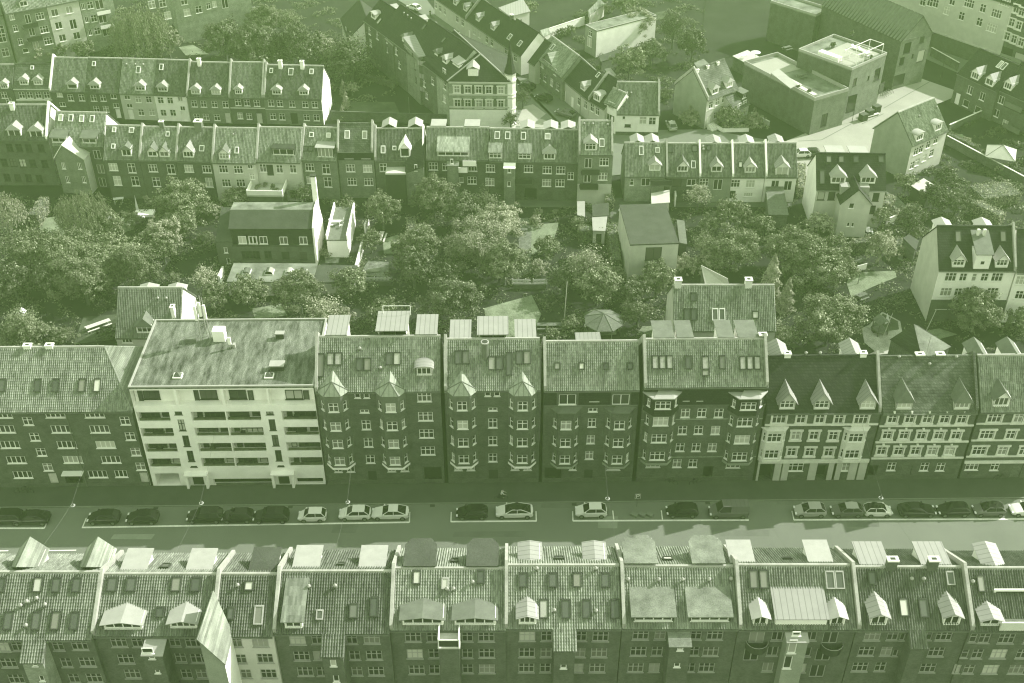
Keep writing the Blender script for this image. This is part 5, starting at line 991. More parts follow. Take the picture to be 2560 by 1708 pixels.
q = b.r(D4(2260, 960)); mb = MB(); z = q[2]; mb.box((q[0]-1.7, q[1]-1.6, z-.9), (q[0]+3.2, q[1]+1.5, z-.3), M['wood']); mb.box((q[0]-1.7, q[1]+1.4, z-.3), (q[0]+3.2, q[1]+1.6, z+1.4), M['frame']); mb.box((q[0]-1.5, q[1]+1.37, z-.25), (q[0]+3, q[1]+1.39, z+1.2), M['glass']); mb.box((q[0]-1.75, q[1]-1.75, z-.9), (q[0]+3.2, q[1]-1.6, z+.25), M['stone']); mb.build('roof_terrace', b.root)
backbox(b, D4(2060, 480), 1.9, .2, 'seam', 'low', rise=.3); b.finish()
# ------------------------------------------------------------------ terraces beyond the gardens
FR = dict(group='terraced houses beyond the gardens'); F1 = dict(z=5.9, pitch=45, **FR)
def fd(b, pts, wm=1.9, hf=1.35, style='hip', roof='zinc', win='3t', wall='white', **kw):
    for p in pts: b.dormer(p, wm, hf, style, roof, wall, win, **kw)
Z1 = dict(w=1.25, h=1.35); Z3 = dict(w=1.7, h=1.4)
# upper terrace, left to right
b = House('far-left terraced house cut by the picture edge, with one pale dormer', A1(-260, 742), A1(108, 742), ridge=A1(50, 545), wall='bmid', rm='tdark', **F1)
fd(b, [A1(40, 750)], 1.5); b.wins([A1(35, 800), A1(75, 850)], '2t', **Z1); b.finish()
b = House('terraced house with twin pale dormers above a white cornice, second from the left edge', A1(112, 744), A1(415, 744), ridge=A1(260, 538), wall='blight', rm='slateold', **F1)
fd(b, [A1(205, 718), A1(323, 718)], 1.75); b.wins([A1(183, 800), A1(250, 800), A1(322, 800), A1(392, 800)], '2t', **Z1); b.band(b.ze-.35, .3, .2, 'white'); b.bandpx(A1(260, 842), t=.2, d=.12, m='white'); b.sky(A1(272, 570), .6, .7, 'frame'); b.finish()
b = House('terraced house with ribbed mid-grey tiles, one dormer and white left party wall', A1(418, 758), A1(714, 765), ridge=A1(570, 487), parL='white', wall='bdark', rm='tmid', **F1)
fd(b, [A1(612, 752)], 2.0, win='1'); b.wins([A1(592, 822), A1(685, 822)], '2t', **Z1); b.wins([A1(500, 797), A1(525, 877)], '2', 1.2, .9); b.finish()
b = House('terraced house with plain dark tiles and one dormer near its left side', A1(716, 765), A1(998, 772), ridge=A1(860, 490), wall='bdark', rm='tdark', **F1)
fd(b, [A1(800, 755)], 2.0); b.wins([A1(785, 825), A1(865, 825), A1(810, 918), A1(890, 918)], '2t', **Z1); b.wins([A1(952, 810), A1(975, 887)], '2', 1.2, 1.0); b.sky(A1(792, 540), .6, .9, 'frame'); b.door(A1(1000, 985), 1.0, 2.0, 'white'); b.finish()
b = House('terraced house with light grey tiles and a cream front', A1(1000, 776), A1(1288, 785), ridge=A1(1145, 497), wall='cream', rm='tlight', **F1)
fd(b, [A1(1180, 768)], 2.0); b.wins([A1(1160, 837), A1(1248, 838), A1(1185, 945), A1(1275, 945)], '2t', **Z1); b.wins([A1(1067, 818), A1(1088, 890)], '2', 1.2, .9); b.door(A1(1105, 985), 1.1, 2.1, 'white'); b.sky(A1(1165, 590), .8, 1.4, 'frame'); b.vents([A1(1065, 560), A1(1140, 560), A1(1205, 562)]); b.finish()
b = House('terraced house with the whitest front and darker grey tiles', A1(1290, 787), A1(1560, 795), ridge=A1(1425, 505), wall='white', rm='tdark', **F1)
fd(b, [A1(1368, 775)], 2.0); b.wins([A1(1348, 845), A1(1428, 847), A1(1372, 950), A1(1452, 950)], '2t', **Z1); b.wins([A1(1512, 832), A1(1533, 912)], '2', 1.0, 1.0); b.door(A1(1552, 1005), 1.1, 2.1, 'white'); b.sky(A1(1358, 567), .7, 1.2, 'frame'); b.finish()
b = House('wide brick terraced house with two pale dormers and a chimney on the ridge', A1(1566, 803), A1(1915, 812), ridge=A1(1740, 525), parL=True, wall='blight', rm='tdark', **F1)
fd(b, [A1(1645, 797), A1(1815, 800)], 1.8); b.wins([A1(1630, 873), A1(1708, 875), A1(1800, 877), A1(1892, 880), A1(1652, 985), A1(1730, 985), A1(1822, 988)], '2t', **Z1); b.door(A1(1915, 1003), 1.1, 2.2, 'woodp'); b.chimney(u=uback(b, A1(1680, 530), b.hd), w=b.hd-.5, b=.7, h=1.4, m='white'); b.finish()
b = House('brick terraced house with arched windows and one small hooded dormer', A1(1920, 812), A1(2212, 815), ridge=A1(2070, 525), parL=True, parR=True, wall='bmid', rm='tmid', **F1)
fd(b, [A1(2005, 797)], 1.4, 1.4, 'hip'); b.wins([A1(1998, 862), A1(2072, 864), A1(2155, 868)], '2t', **Z1); b.wins([A1(2015, 972), A1(2092, 977)], '2t', 1.1, 1.4); b.door(A1(2180, 1005), 1.1, 2.2, 'woodp'); b.bandpx(A1(2070, 910), t=.15, d=.08); b.finish()
b = House('end terraced house with two chimneys and a bright white right gable', A2(132, 815), A2(615, 825), ridge=A2(400, 552), parL=True, gR='white', wall='blight', rm='tdark', **F1)
fd(b, [A2(243, 800), A2(470, 805)], 1.8); b.wins([A2(193, 867), A2(267, 870), A2(370, 875), A2(480, 878), A2(560, 880), A2(210, 979), A2(287, 982), A2(492, 988), A2(575, 990)], '2t', **Z1); b.door(A2(390, 1000), 1.4, 2.4); b.bandpx(A2(380, 925), t=.12, d=.06, m='cream')
for x in (278, 460): b.chimney(u=uback(b, A2(x, 560), b.hd), w=b.hd-.4, b=.75, h=1.5, m='white')
b.sky(A2(198, 597), .6, .9, 'frame'); b.sky(A2(362, 607), .9, 1.4, 'frame'); b.sky(A2(535, 605), .7, 1.0, 'frame'); b.finish()
# lower terrace, left to right
F2 = dict(z=8.0, pitch=44, **FR); ZZ = dict(w=1.6, h=1.5)
b = House('large dark brick left-edge house with two hooded dormers and white right gable', A1(-230, 1165), A1(402, 1165), ridge=A1(200, 882), z=9.5, pitch=44, parR='white', gR='white', wall='bdark', rm='tdark', **FR)
fd(b, [A1(128, 1150), A1(312, 1158)], 2.3, 1.6, win='2d', apron=.1); b.wins([A1(80, 1240), A1(160, 1242), A1(240, 1245), A1(345, 1245), A1(35, 1365), A1(110, 1365), A1(190, 1370), A1(275, 1372), A1(375, 1375), A1(60, 1490), A1(150, 1495), A1(240, 1495), A1(330, 1500)], '2t', 1.2, 1.6, fm=M['framed']); b.chimney(A1(110, 920), b=.8, h=1.2, m='white'); b.finish()
b = House('house with a steep gabled brick wing and a bright white right gable', A1(440, 1215), A1(862, 1225), ridge=A1(650, 945), z=8.6, pitch=44, gR='white', wall='bmid', rm='tlight', **FR)
for x, y in ((515, 992), (600, 995), (690, 1000), (778, 1002)): b.sky(A1(x, y), .75, 1.2, 'frame')
b.dormer(A1(500, 1205), 2.6, 1.2, 'flat', 'zincd', 'cream', '2', rise=.7); b.dormer(A1(755, 1210), 2.6, 1.2, 'flat', 'zincd', 'cream', '2', rise=.7)
b.wins([A1(815, 1300), A1(845, 1420), A1(860, 1530)], '2d', 1.3, 1.8); b.finish()
w = House('', A1(458, 1322), A1(702, 1335), z=7.2, depth=6.5, roof='flat', wall='blight', rm='feltp', parent=b); w.roof = 'flat'
mb = MB(); rb = MB(); Wd, ze = w.W, w.ze; pk = ze+2.6; um = Wd*.36
panel(mb, (0, 0, 0), (1, 0, 0), (0, -1, 0), Wd, ze, [(w.f(A1(*p))[0]-.35, w.f(A1(*p))[0]+.35, w.f(A1(*p))[2]-.65, w.f(A1(*p))[2]+.65, .1) for p in ((532, 1392), (668, 1395), (568, 1508), (705, 1508))], M['blight'], z0=-.3)
mb.face([(0, 0, ze), (Wd, 0, ze), (um, 0, pk)], M['blight']); mb.face([(Wd, 0, -.3), (Wd, 7, -.3), (Wd, 7, ze), (Wd, 0, ze)], M['white']); mb.face([(0, 0, -.3), (0, 7, -.3), (0, 7, ze), (0, 0, ze)], M['blight'])
rb.slab([(um, -.2, pk+.1), (Wd+.2, -.2, ze-.05), (Wd+.2, 7, ze-.05), (um, 7, pk+.1)], .12, M['feltp']); rb.slab([(um, -.2, pk+.1), (-.2, -.2, ze-.1), (-.2, 7, ze-.1), (um, 7, pk+.1)], .12, M['white'])
o = mb.build('gabled_wing', w.root); rb.build('wing_roof', w.root)
for p in ((532, 1392), (668, 1395), (568, 1508), (705, 1508)): l = w.f(A1(*p)); place_window(w.root, (l[0], 0, l[2]-.65), 0, .7, 1.3, '2', M['frame'], True)
w.root.name = 'wing'
f, g = skylight_mesh(.8, 1.3, M['frame']); a = math.atan2(pk-ze, Wd-um); obj('skylight', f, w.root, (um+(Wd-um)*.5, 3.2, (pk+ze)/2+.1), (0, a, 0))
b = House('terraced house with patchy tiles and one tall dormer, right of the white gable', A1(868, 1332), A1(1168, 1336), ridge=A1(1030, 1057), wall='bdark', rm='tmid', **F2)
fd(b, [A1(1068, 1318)], 1.7, 1.7, 'hip', 'zincd', '2'); b.sky(A1(962, 1092), .65, .95, 'frame'); b.sky(A1(1108, 1097), .8, .9, 'frame'); b.sky(A1(955, 1232), .65, .8, 'frame')
b.wins([A1(950, 1402)], '3t', **ZZ); b.wins([A1(1105, 1412), A1(985, 1517), A1(1135, 1522)], '2t', 1.4, 1.9); b.finish()
b = House('terraced house with a twin-gabled dormer four windows wide', A1(1170, 1336), A1(1470, 1341), ridge=A1(1320, 1068), parL=True, wall='bdark', rm='tlight', **F2)
fd(b, [A1(1285, 1322), A1(1383, 1324)], 1.75, 1.3, 'gable', 'zincd', '2', rise=1.0); b.chimney(u=uback(b, A1(1360, 1060), b.hd), w=b.hd, h=1.1, m='zincd'); b.sky(A1(1412, 1130), .6, .8, 'frame')
b.wins([A1(1283, 1412)], '3t', **ZZ); b.wins([A1(1435, 1422), A1(1312, 1527), A1(1465, 1527)], '2t', 1.4, 1.9); b.finish()
b = House('terraced house with a striped zinc dormer and a slatted chimney hood', A1(1474, 1341), A1(1776, 1348), ridge=A1(1630, 1072), parL=True, wall='bdark', rm='tmid', **F2)
fd(b, [A1(1585, 1328)], 1.9, 1.4, 'gable', 'seam', '3', rise=1.1); b.sky(A1(1698, 1250), .8, 1.0, 'frame'); b.chimney(u=uback(b, A1(1670, 1065), b.hd), w=b.hd, b=1.3, h=1.3, m='zincd', d=1.2)
b.wins([A1(1585, 1415), A1(1735, 1420), A1(1610, 1525)], '3t', **ZZ); b.win(A1(1755, 1532), '2t', 1.3, 1.9); b.finish()
b = House('pale-fronted terraced house with one grey hooded dormer and strongly ribbed tiles', A1(1780, 1357), A1(2145, 1362), ridge=A1(1960, 1077), parL=True, wall='cream', rm='tlight', **F2)
fd(b, [A1(1885, 1345)], 1.8, 1.5, 'gable', 'zincd', '3t', rise=.9); b.sky(A1(1990, 1265), .6, 1.1, 'frame'); b.vents([A1(1960, 1150)])
b.wins([A1(1875, 1420), A1(2000, 1425), A1(1900, 1537), A1(2020, 1537)], '3t', **ZZ); b.wins([A1(2098, 1392), A1(2117, 1482)], '2t', .9, 1.2); b.finish()
b = House('pale-fronted terraced house with a sunken glazed roof terrace', A2(66, 1350), A2(440, 1357), ridge=A2(250, 1073), parL=True, wall='cream', rm='tlight', **F2)
b.dormer(A2(300, 1310), 3.9, 1.5, 'flat', 'metal', 'metal', '3', rise=.05, oh=.1); b.wins([A2(125, 1412), A2(265, 1420), A2(378, 1420)], '2t', 1.2, 1.6); b.door(A2(185, 1430), 1.2, 2.2, bot=False)
q = b.f(A2(180, 1530)); mb = MB(); mb.box((q[0]-3.2, -4.2, q[2]-.6), (q[0]+3.2, -.01, q[2]-.3), M['cream'])
for x0, y0, x1, y1 in ((-3.2, -4.2, -3.05, -.02), (3.05, -4.2, 3.2, -.02), (-3.05, -4.2, 3.05, -4.08)): mb.box((q[0]+x0, y0, q[2]-.3), (q[0]+x1, y1, q[2]+.6), M['white'])
mb.box((q[0]-3, -4, -.1), (q[0]+3, -.5, q[2]-.61), M['plinth']); tz = mb.build('terrace', b.root)
for i in range(9): x, y = rng.uniform(-2.6, 2.6), rng.uniform(-3.6, -.6); o = obj('pot_plant', crown('shrub', .7, M['leafl' if i % 2 else 'leaf'], i % 2), b.root, (q[0]+x, y, q[2]-.05)); o.scale = (.6,)*3
b.gate(A2(400, 1540), 3.0, 2.2); b.finish()
b = House('terraced house with a big glazed dormer under a slim white frame', A2(445, 1335), A2(742, 1345), ridge=A2(600, 1072), parL=True, wall='blight', rm='tlight', **F2)
b.dormer(A2(652, 1325), 2.9, 2.0, 'flat', 'zinc', 'metal', '4', rise=.1, apron=.2); b.sky(A2(535, 1135), .7, .8, 'frame'); b.sky(A2(678, 1140), .7, .8, 'frame'); b.sky(A2(507, 1252), .8, .9, n=2)
b.wins([A2(518, 1405), A2(528, 1512)], '3t', **ZZ); b.wins([A2(655, 1420), A2(670, 1530)], '2t', 1.4, 2.0); b.finish()
b = House('tall terraced house with mottled shingles between two pale party walls', A2(748, 1262), A2(1050, 1262), z=9.6, ridge=A2(900, 1040), pitch=46, parL=True, parR=True, wall='blight', rm='slateold', **FR)
mz = b.f(A2(900, 1345))[2]; b.trim.box((.05, -.06, mz), (b.W-.05, -.004, b.ze-.2), M['slate']); b.wins([A2(845, 1302), A2(988, 1302)], '2t', 1.5, 1.4); b.wins([A2(860, 1412), A2(1003, 1415), A2(873, 1525), A2(1013, 1527)], '3t', **ZZ); b.sky(A2(833, 1132), .85, 1.4, 'frame'); b.sky(A2(980, 1135), .85, 1.4, 'frame'); b.finish()
b = House('dark terraced house with a white gabled dormer over a roof terrace', A2(1062, 1338), A2(1480, 1335), ridge=A2(1270, 1080), parL=True, parR='white', wall='bmid', rm='tdark', **F2)
fd(b, [A2(1320, 1325)], 1.7, 2.0, 'gable', 'white', '1', rise=1.1); b.sky(A2(1135, 1260), .75, 1.3, 'frame'); b.sky(A2(1230, 1248), .6, .7, 'frame'); b.win(A2(1135, 1407), '2t', 1.3, 1.6)
for x in (1192, 1410): backbox(b, A2(x, 1060), 2.1, .9, 'zinc', 'gable', rise=.6)
q = b.f(A2(1250, 1400)); mb = MB(); mb.box((q[0]-1.9, -2.4, q[2]-.3), (q[0]+1.7, -.01, q[2]), M['cream']); mb.box((q[0]-1.9, -2.4, -.1), (q[0]+1.7, -.5, q[2]-.31), M['metal'])
mb.build('terrace', b.root)
u0, u1 = b.f(A2(1320, 1400), -2.2)[0], b.f(A2(1472, 1400), -2.2)[0]; mb = MB(); rb = MB(); e = b.ze-1.6; panel(mb, (u0, -2.2, 0), (1, 0, 0), (0, -1, 0), u1-u0, e, [], M['blight'], z0=-.3); mb.face([(u0, -2.2, -.3), (u0, 0, -.3), (u0, 0, b.ze), (u0, -2.2, e)], M['blight']); mb.face([(u1, -2.2, -.3), (u1, 0, -.3), (u1, 0, b.ze), (u1, -2.2, e+1.2)], M['blight']); mb.face([(u0, -2.2, e), (u1, -2.2, e), (u1, -2.2, e+1.2)], M['blight'])
o = mb.build('stair_tower', b.root); rb.slab([(u0-.1, -2.35, e), (u1+.1, -2.35, e+1.3), (u1+.1, 2.5, b.ze+3.0), (u0-.1, 1.5, b.ze+1.2)], .12, M['slate']); rb.build('stair_roof', o)
for y in (1410, 1525): l = b.f(A2(1408, y), -2.2); place_window(o, (l[0], -2.2, l[2]-.6), 0, .5, 1.2, '1', M['frame'], True)
b.finish()
b = House('dark brick terraced house with a wide ribbed metal dormer and a stair tower', A2(1492, 1330), A2(2020, 1335), ridge=A2(1750, 1072), wall='bdark', rm='tmid', **F2)
b.dormer(A2(1722, 1318), 5.6, 1.1, 'flat', 'tpale', 'cream', '4', rise=1.7, oh=.1); b.wins([A2(1555, 1397), A2(1560, 1507)], '3t', **ZZ); b.wins([A2(1655, 1400)], '2t', 1.0, 1.5); b.wins([A2(1885, 1407), A2(1880, 1515)], '3t', **ZZ); b.wins([A2(1790, 1510)], '1', .8, 1.1)
stair(b, 1668, 1762, 1330, A2, 'felt', wall='blight', wins=((1710, 1357, .5, .9),), pw=1.7)
for x, y in ((1790, 1405), (1862, 1350)): q = b.f(A2(x, y)); mb = MB(); mb.box((q[0]-1.2, -1.4, q[2]-.5), (q[0]+1.2, -.01, q[2]-.35), M['plinth']); mb.box((q[0]-1.2, -1.4, q[2]-.35), (q[0]+1.2, -1.32, q[2]+.7), M['white']); mb.build('balcony', b.root)
for x in (1605, 1885): backbox(b, A2(x, 1050), 2.2, .7, 'zinc')
b.finish()
b = House('long dark brick house with weathered patched tiles and one white hooded dormer', A2(2025, 1342), A3(690, 1355), ridge=A3(200, 1085), wall='bdark', rm='tmid', **F2)
for x, y in ((10, 1140), (98, 1142), (230, 1145)): b.sky(A3(x, y), .85, 1.3, 'frame')
b.sky(A3(433, 1150), .9, 1.0, 'frame'); fd(b, [A3(447, 1345)], 2.0, 1.5, 'hip', 'zinc', '3')
for p, k in ((A2(2075, 1298), '3t'), (A3(240, 1305), '3t')): b.dormer((p[0], p[1]+11), 2.3, 1.3, 'flat', 'tmid', 'cream', '3t', rise=.9, oh=.1)
b.wins([A3(273, 1417), A3(430, 1427), A3(543, 1430), A3(425, 1535), A3(537, 1537), A2(2035, 1415), A2(2030, 1527)], '3t', **ZZ); b.win(A3(627, 1477), '2t', 1.1, 1.5)
stair(b, 66, 158, 1385, A3, 'white', wall='blight', wins=((112, 1430, .6, 1.0), (110, 1545, .6, 1.0)), pw=2.0); b.gate(A3(290, 1560), 2.2, 2.4)
q = b.f(A3(225, 1500)); mb = MB(); mb.box((q[0]-1.7, -1.3, q[2]-.5), (q[0]+1.7, -.01, q[2]-.35), M['plinth']); mb.box((q[0]-1.7, -1.3, q[2]-.35), (q[0]+1.7, -1.24, q[2]+.6), M['metal']); mb.build('balcony', b.root)
for x in (265, 460, 605): backbox(b, A3(x, 1065), 2.1, .75, 'zinc', 'low', rise=.4)
b.finish()
b = House('tall narrow brick house with bright ribbed tiles, stacked balconies and a white plinth', A3(694, 1290), A3(984, 1292), z=10.2, ridge=A3(840, 1017), pitch=44, wall='blight', rm='tlight', parL=True, parR=True, **FR)
fd(b, [A3(793, 1268)], 2.0, 1.7, 'hip', 'zinc', '3t'); b.sky(A3(888, 1203), .85, 1.4, 'frame'); b.vents([A3(738, 1060), A3(812, 1062), A3(935, 1068)]); b.wins([A3(908, 1360), A3(895, 1482), B3(897, 72)], '3t', **ZZ); b.wins([A3(775, 1372), A3(768, 1492), B3(765, 85)], '2d', 1.3, 1.9)
for p in (A3(790, 1435), A3(780, 1558), B3(775, 140)):
    q = b.f(p); mb = MB(); mb.box((q[0]-1.6, -1.3, q[2]-.2), (q[0]+1.6, -.01, q[2]-.05), M['plinth']); mb.box((q[0]-1.6, -1.3, q[2]-.05), (q[0]+1.6, -1.25, q[2]+.9), M['metal']); mb.build('balcony', b.root)
zb = b.f(B3(820, 135))[2]; b.band(.02, zb, .05, 'cream'); b.door(B3(880, 195), 1.1, 2.0, 'wood'); b.finish()
# right-hand terrace
F3 = dict(z=5.3, pitch=45, **FR)
b = House('light brick terraced house starting the right-hand row, with a dark balcony', A3(1085, 1472), A3(1422, 1473), ridge=A3(1250, 1202), gL='grey', wall='bpale', rm='tlight', **F3)
fd(b, [A3(1330, 1440)], 2.0, 1.5, 'gable', 'zinc', '2', rise=.75); b.sky(A3(1217, 1268), .75, 1.5, 'frame'); b.sky(A3(1355, 1264), .75, .9, 'frame'); b.win(A3(1140, 1530), '1t', .7, 1.3); b.win(A3(1255, 1530), '2d', 1.5, 1.6)
q = b.f(A3(1375, 1500)); mb = MB(); mb.box((q[0]-1.9, -2.2, q[2]-.35), (q[0]+1.9, -.01, q[2]-.15), M['plinth']); mb.box((q[0]-1.9, -2.2, q[2]-.15), (q[0]+1.9, -2.12, q[2]+.75), M['metal']); mb.box((q[0]-1.8, -2.1, -.1), (q[0]-1.65, -1.95, q[2]-.36), M['wood']); mb.box((q[0]+1.65, -2.1, -.1), (q[0]+1.8, -1.95, q[2]-.36), M['wood']); mb.build('balcony', b.root)
for x in (1180, 1305): backbox(b, A3(x, 1180), 2.0, .55, 'zinc', 'gable', rise=.55)
b.finish()
b = House('dark-fronted terraced house with a half-dark gabled dormer', A3(1428, 1476), A3(1702, 1477), ridge=A3(1570, 1207), parL=True, wall='bdark', rm='tmid', **F3)
fd(b, [A3(1563, 1448)], 1.9, 1.4, 'gable', 'zincd', '3', rise=1.1); b.sky(A3(1465, 1250), .9, 1.4); b.sky(A3(1665, 1250), .9, 1.2); b.sky(A3(1655, 1385), .7, 1.3, 'frame'); b.win(A3(1640, 1532), '2', 1.6, 1.3); b.win(A3(1520, 1530), '1d', 1.6, 2.0, fm=M['framed'])
b.finish()
b = House('terraced house with grey render, a glazed door and paired roof pipes', A3(1706, 1477), A3(1977, 1477), ridge=A3(1845, 1207), parL='white', wall='grey', rm='tmid', **F3)
fd(b, [A3(1848, 1450)], 1.9, 1.4, 'gable', 'seam', '2', rise=.9); b.sky(A3(1785, 1243), .75, .9); b.vents([A3(1735, 1250), A3(1738, 1275)]); b.win(A3(1745, 1532), '3t', **ZZ); b.win(B3(1862, 140), '2d', 1.6, 2.1)
backbox(b, A3(1820, 1180), 2.2, .5, 'seam', 'gable', rise=.5); b.finish()
b = House('white-fronted terraced house with a broad smooth gabled dormer', A3(1981, 1478), A3(2256, 1478), ridge=A3(2110, 1207), parL='white', wall='white', rm='tmid', **F3)
fd(b, [A3(2130, 1455)], 1.9, 1.4, 'gable', 'zinc', '3', rise=.9); b.sky(A3(2050, 1385), .6, 1.0); b.wins([B3(2010, 132), B3(2135, 135)], '3t', 1.6, 1.5); b.win(B3(2117, 225), '4', 1.6, .8); b.win(B3(1985, 225), '1d', 1.0, 1.6, fm=M['framed'])
backbox(b, A3(2095, 1178), 2.2, .5, 'zinc', 'gable', rise=.5); b.finish()
b = House('white-fronted end house of the right-hand row with a tall dormer door', A4(180, 1478), A4(445, 1478), ridge=A4(315, 1203), parL='white', gR='grey', wall='white', rm='tmid', **F3)
fd(b, [A4(315, 1478)], 2.2, 1.9, 'gable', 'seam', '2', rise=1.0, apron=.05); b.wins([B4(262, 135)], '2', 1.4, 1.4); b.wins([B4(368, 150)], '2d', 1.4, 1.9)
backbox(b, A4(260, 1180), 2.2, .5, 'seam', 'gable', rise=.5); b.finish()
# detached houses on the right
b = House('dark-roofed house with a white left gable, twin hooded dormers and a gabled rear wing', B4(612, 172), B4(1192, 180), z=7.6, ridge=A4(900, 1292), pitch=47, gL='white', wall='cream', rm='slate', name='detached_house')
for x in (710, 815, 938, 1148): b.sky(A4(x, 1338), .8, 1.1, 'framed')
b.sky(A4(655, 1490), .85, 2.2, 'framed')
fd(b, [A4(785, 1545), A4(1035, 1545)], 2.4, 1.6, 'hip', 'zinc', '3', rise=1.0); b.wins([B4(648, 235), B4(735, 235)], '1', 1.2, 1.6, fm=M['framed']); b.wins([B4(1107, 245), B4(1075, 350)], '1', 1.1, 1.6, fm=M['framed'])
for x in (745, 940): backbox(b, A4(x, 1270), 2.6, .5, 'zinc')
w = House('', B4(815, 295), B4(1068, 300), z=6.6, depth=6.6, roof='flat', wall='cream', rm='slate', parent=b)
mb = MB(); rb = MB(); Wd, ze = w.W, w.ze; pk = ze+2.7; um = Wd*.5
hl = [(B4(907, 300), .9, 1.9), (B4(875, 475), .5, .8), (B4(912, 478), .5, .8)]
panel(mb, (0, 0, 0), (1, 0, 0), (0, -1, 0), Wd, ze, [(w.f(p)[0]-a/2, w.f(p)[0]+a/2, w.f(p)[2]-h/2, min(w.f(p)[2]+h/2, ze-.05), .1) for p, a, h in hl], M['cream'], z0=-.3)
mb.face([(0, 0, ze), (Wd, 0, ze), (um, 0, pk)], M['cream']); mb.face([(Wd, 0, -.3), (Wd, 7.5, -.3), (Wd, 7.5, ze), (Wd, 0, ze)], M['cream']); mb.face([(0, 0, -.3), (0, 7.5, -.3), (0, 7.5, ze), (0, 0, ze)], M['cream'])
rb.slab([(um, -.25, pk+.1), (Wd+.25, -.25, ze-.15), (Wd+.25, 8, ze-.15), (um, 8, pk+.1)], .12, M['slate']); rb.slab([(um, -.25, pk+.1), (-.25, -.25, ze-.15), (-.25, 8, ze-.15), (um, 8, pk+.1)], .12, M['slate'])
for k in (-1, 1): rb.box((um+k*Wd*.3-.9, 2.2, ze+.4), (um+k*Wd*.3+.9, 4.4, ze+1.9), M['zinc'])
mb.build('wing_wall', w.root); rb.build('wing_roof', w.root); w.root.name = 'wing'
for p, a, h in hl: l = w.f(p); place_window(w.root, (l[0], 0, l[2]-h/2), 0, a, h, '1', M['frame'], True)
b.finish()
b = House('white three-storey right-edge house with a stair shaft between two pointed dormers', B4(1640, 848), B4(2282, 852), z=9.6, ridge=B4(1950, 492), pitch=46, gL='cream', wall='white', rm='slate', parR=True, name='detached_house')
for x in (1795, 2172): b.sky(B4(x, 575), .8, 1.5, 'framed')
fd(b, [B4(1793, 838), B4(2155, 840)], 1.8, 1.55, 'steep', 'zinc', '3t', rise=1.05, apron=.4)
b.wins([B4(1735, 917), B4(2125, 918), B4(1695, 1042), B4(2085, 1042)], '3t', 1.7, 1.5); b.wins([B4(1840, 917), B4(2020, 918), B4(1797, 1042), B4(1978, 1042)], '2t', 1.1, 1.45); b.win(B4(1932, 920), '1t', .7, 1.4); b.win(B4(1882, 1052), '2d', 1.1, 2.2)
b.win(B4(1660, 1155), '3t', 1.7, 1.3); b.win(B4(1757, 1155), '2t', 1.1, 1.3); zb = b.f(B4(1900, 1108))[2]; b.wall_low = 1
u0, u1 = b.f(B4(1915, 870))[0], b.f(B4(2045, 870))[0]; mb = MB(); rb = MB(); zt = b.ze+2.6; mb.box((u0, -.02, b.ze-.6), (u1, b.hd, zt), M['white']); mb.box(((u0+u1)/2-.25, -.05, b.ze+.9), ((u0+u1)/2+.25, -.021, b.ze+1.4), M['metal']); o = mb.build('stair_shaft', b.root); rb.slab([(u0-.2, -.25, zt+.1), (u1+.2, -.25, zt+.1), (u1+.2, b.hd-.6, b.rz-.2), (u0-.2, b.hd-.6, b.rz-.2)], .15, M['zincd'])
for k in (.3, .7): rb.box((u0+(u1-u0)*k-.2, b.hd-1.6, b.rz-.9), (u0+(u1-u0)*k+.2, b.hd-1.2, b.rz+.35), M['stone'])
rb.build('shaft_roof', o); b.band(.02, zb, .06, 'plinth')
for x in (1665, 2005): backbox(b, B4(x, 470), 2.2, -.2, 'zinc', 'gable', rise=.5)
b.finish()
b = House('white house cut by the right picture edge, joined to the three-storey one', B4(2290, 868), B4(2760, 885), z=9.4, ridge=B4(2400, 520), pitch=46, wall='white', rm='slate', name='detached_house'); b.wins([B4(2330, 945), B4(2325, 1068)], '3t', 1.7, 1.5); b.finish()
b = House('house with a bright tiled roof, two barrel dormers and a tall grey left gable', A4(1412, 1215), A4(1708, 1088), z=7.2, ridge=A4(1440, 885), pitch=48, gL='grey', wall='cream', rm='tpale', name='detached_house')
fd(b, [A4(1470, 1185), A4(1625, 1100)], 1.9, 1.5, 'arch', 'zinc', '3', rise=.4); b.wins([A4(1445, 1272), A4(1487, 1252), A4(1548, 1215), A4(1612, 1175)], '2t', 1.2, 1.5); b.wins([A4(1413, 1388), A4(1455, 1362), A4(1515, 1325), A4(1575, 1285)], '2t', 1.2, 1.5); b.vents([A4(1465, 995), A4(1612, 920)]); b.finish()
b = House('small corner house with two pale dormers, a grey blank gable and front steps', A3(1772, 836), A3(2032, 738), z=6.4, ridge=A3(1795, 540), pitch=46, gL='grey', wall='cream', rm='slateold', parL=True, name='detached_house')
fd(b, [A3(1838, 795), A3(1958, 740)], 1.7, 1.6, 'hip', 'zinc', '3', rise=.6); b.wins([A3(1805, 882), A3(1860, 856), A3(1915, 830), A3(1970, 806), A3(1845, 968), A3(1900, 938), A3(1955, 912)], '2t', 1.1, 1.5); b.door(A3(1788, 990), 1.1, 2.3, 'white')
for x in (1710, 1805, 1902): b.chimney(u=0.9+(x-1710)*.03, w=b.hd-.35, b=.5, h=.35, m='white', d=.5)
u = b.f(A3(1788, 990))[0]; mb = MB()
for i in range(5): mb.box((u-.8, -.5-.3*(5-i), -.1), (u+.8, -.5-.3*(4-i), .22*(i+1)), M['stone'])
mb.build('front_steps', b.root); b.bandpx(A3(1900, 885), t=.12, d=.06); b.finish()
b = House('low pale annexe with two square dark dormers, right of the corner house', A3(2000, 925), A3(2125, 862), z=3.6, depth=5.5, rise=2.2, wall='cream', rm='slateold', name='annexe')
b.wins([A3(2045, 895), A3(2090, 870)], '2t', 1.2, 1.3); fd(b, [A3(2080, 835)], 1.5, 1.5, 'flat', 'zincd', '2', 'slate'); b.finish()
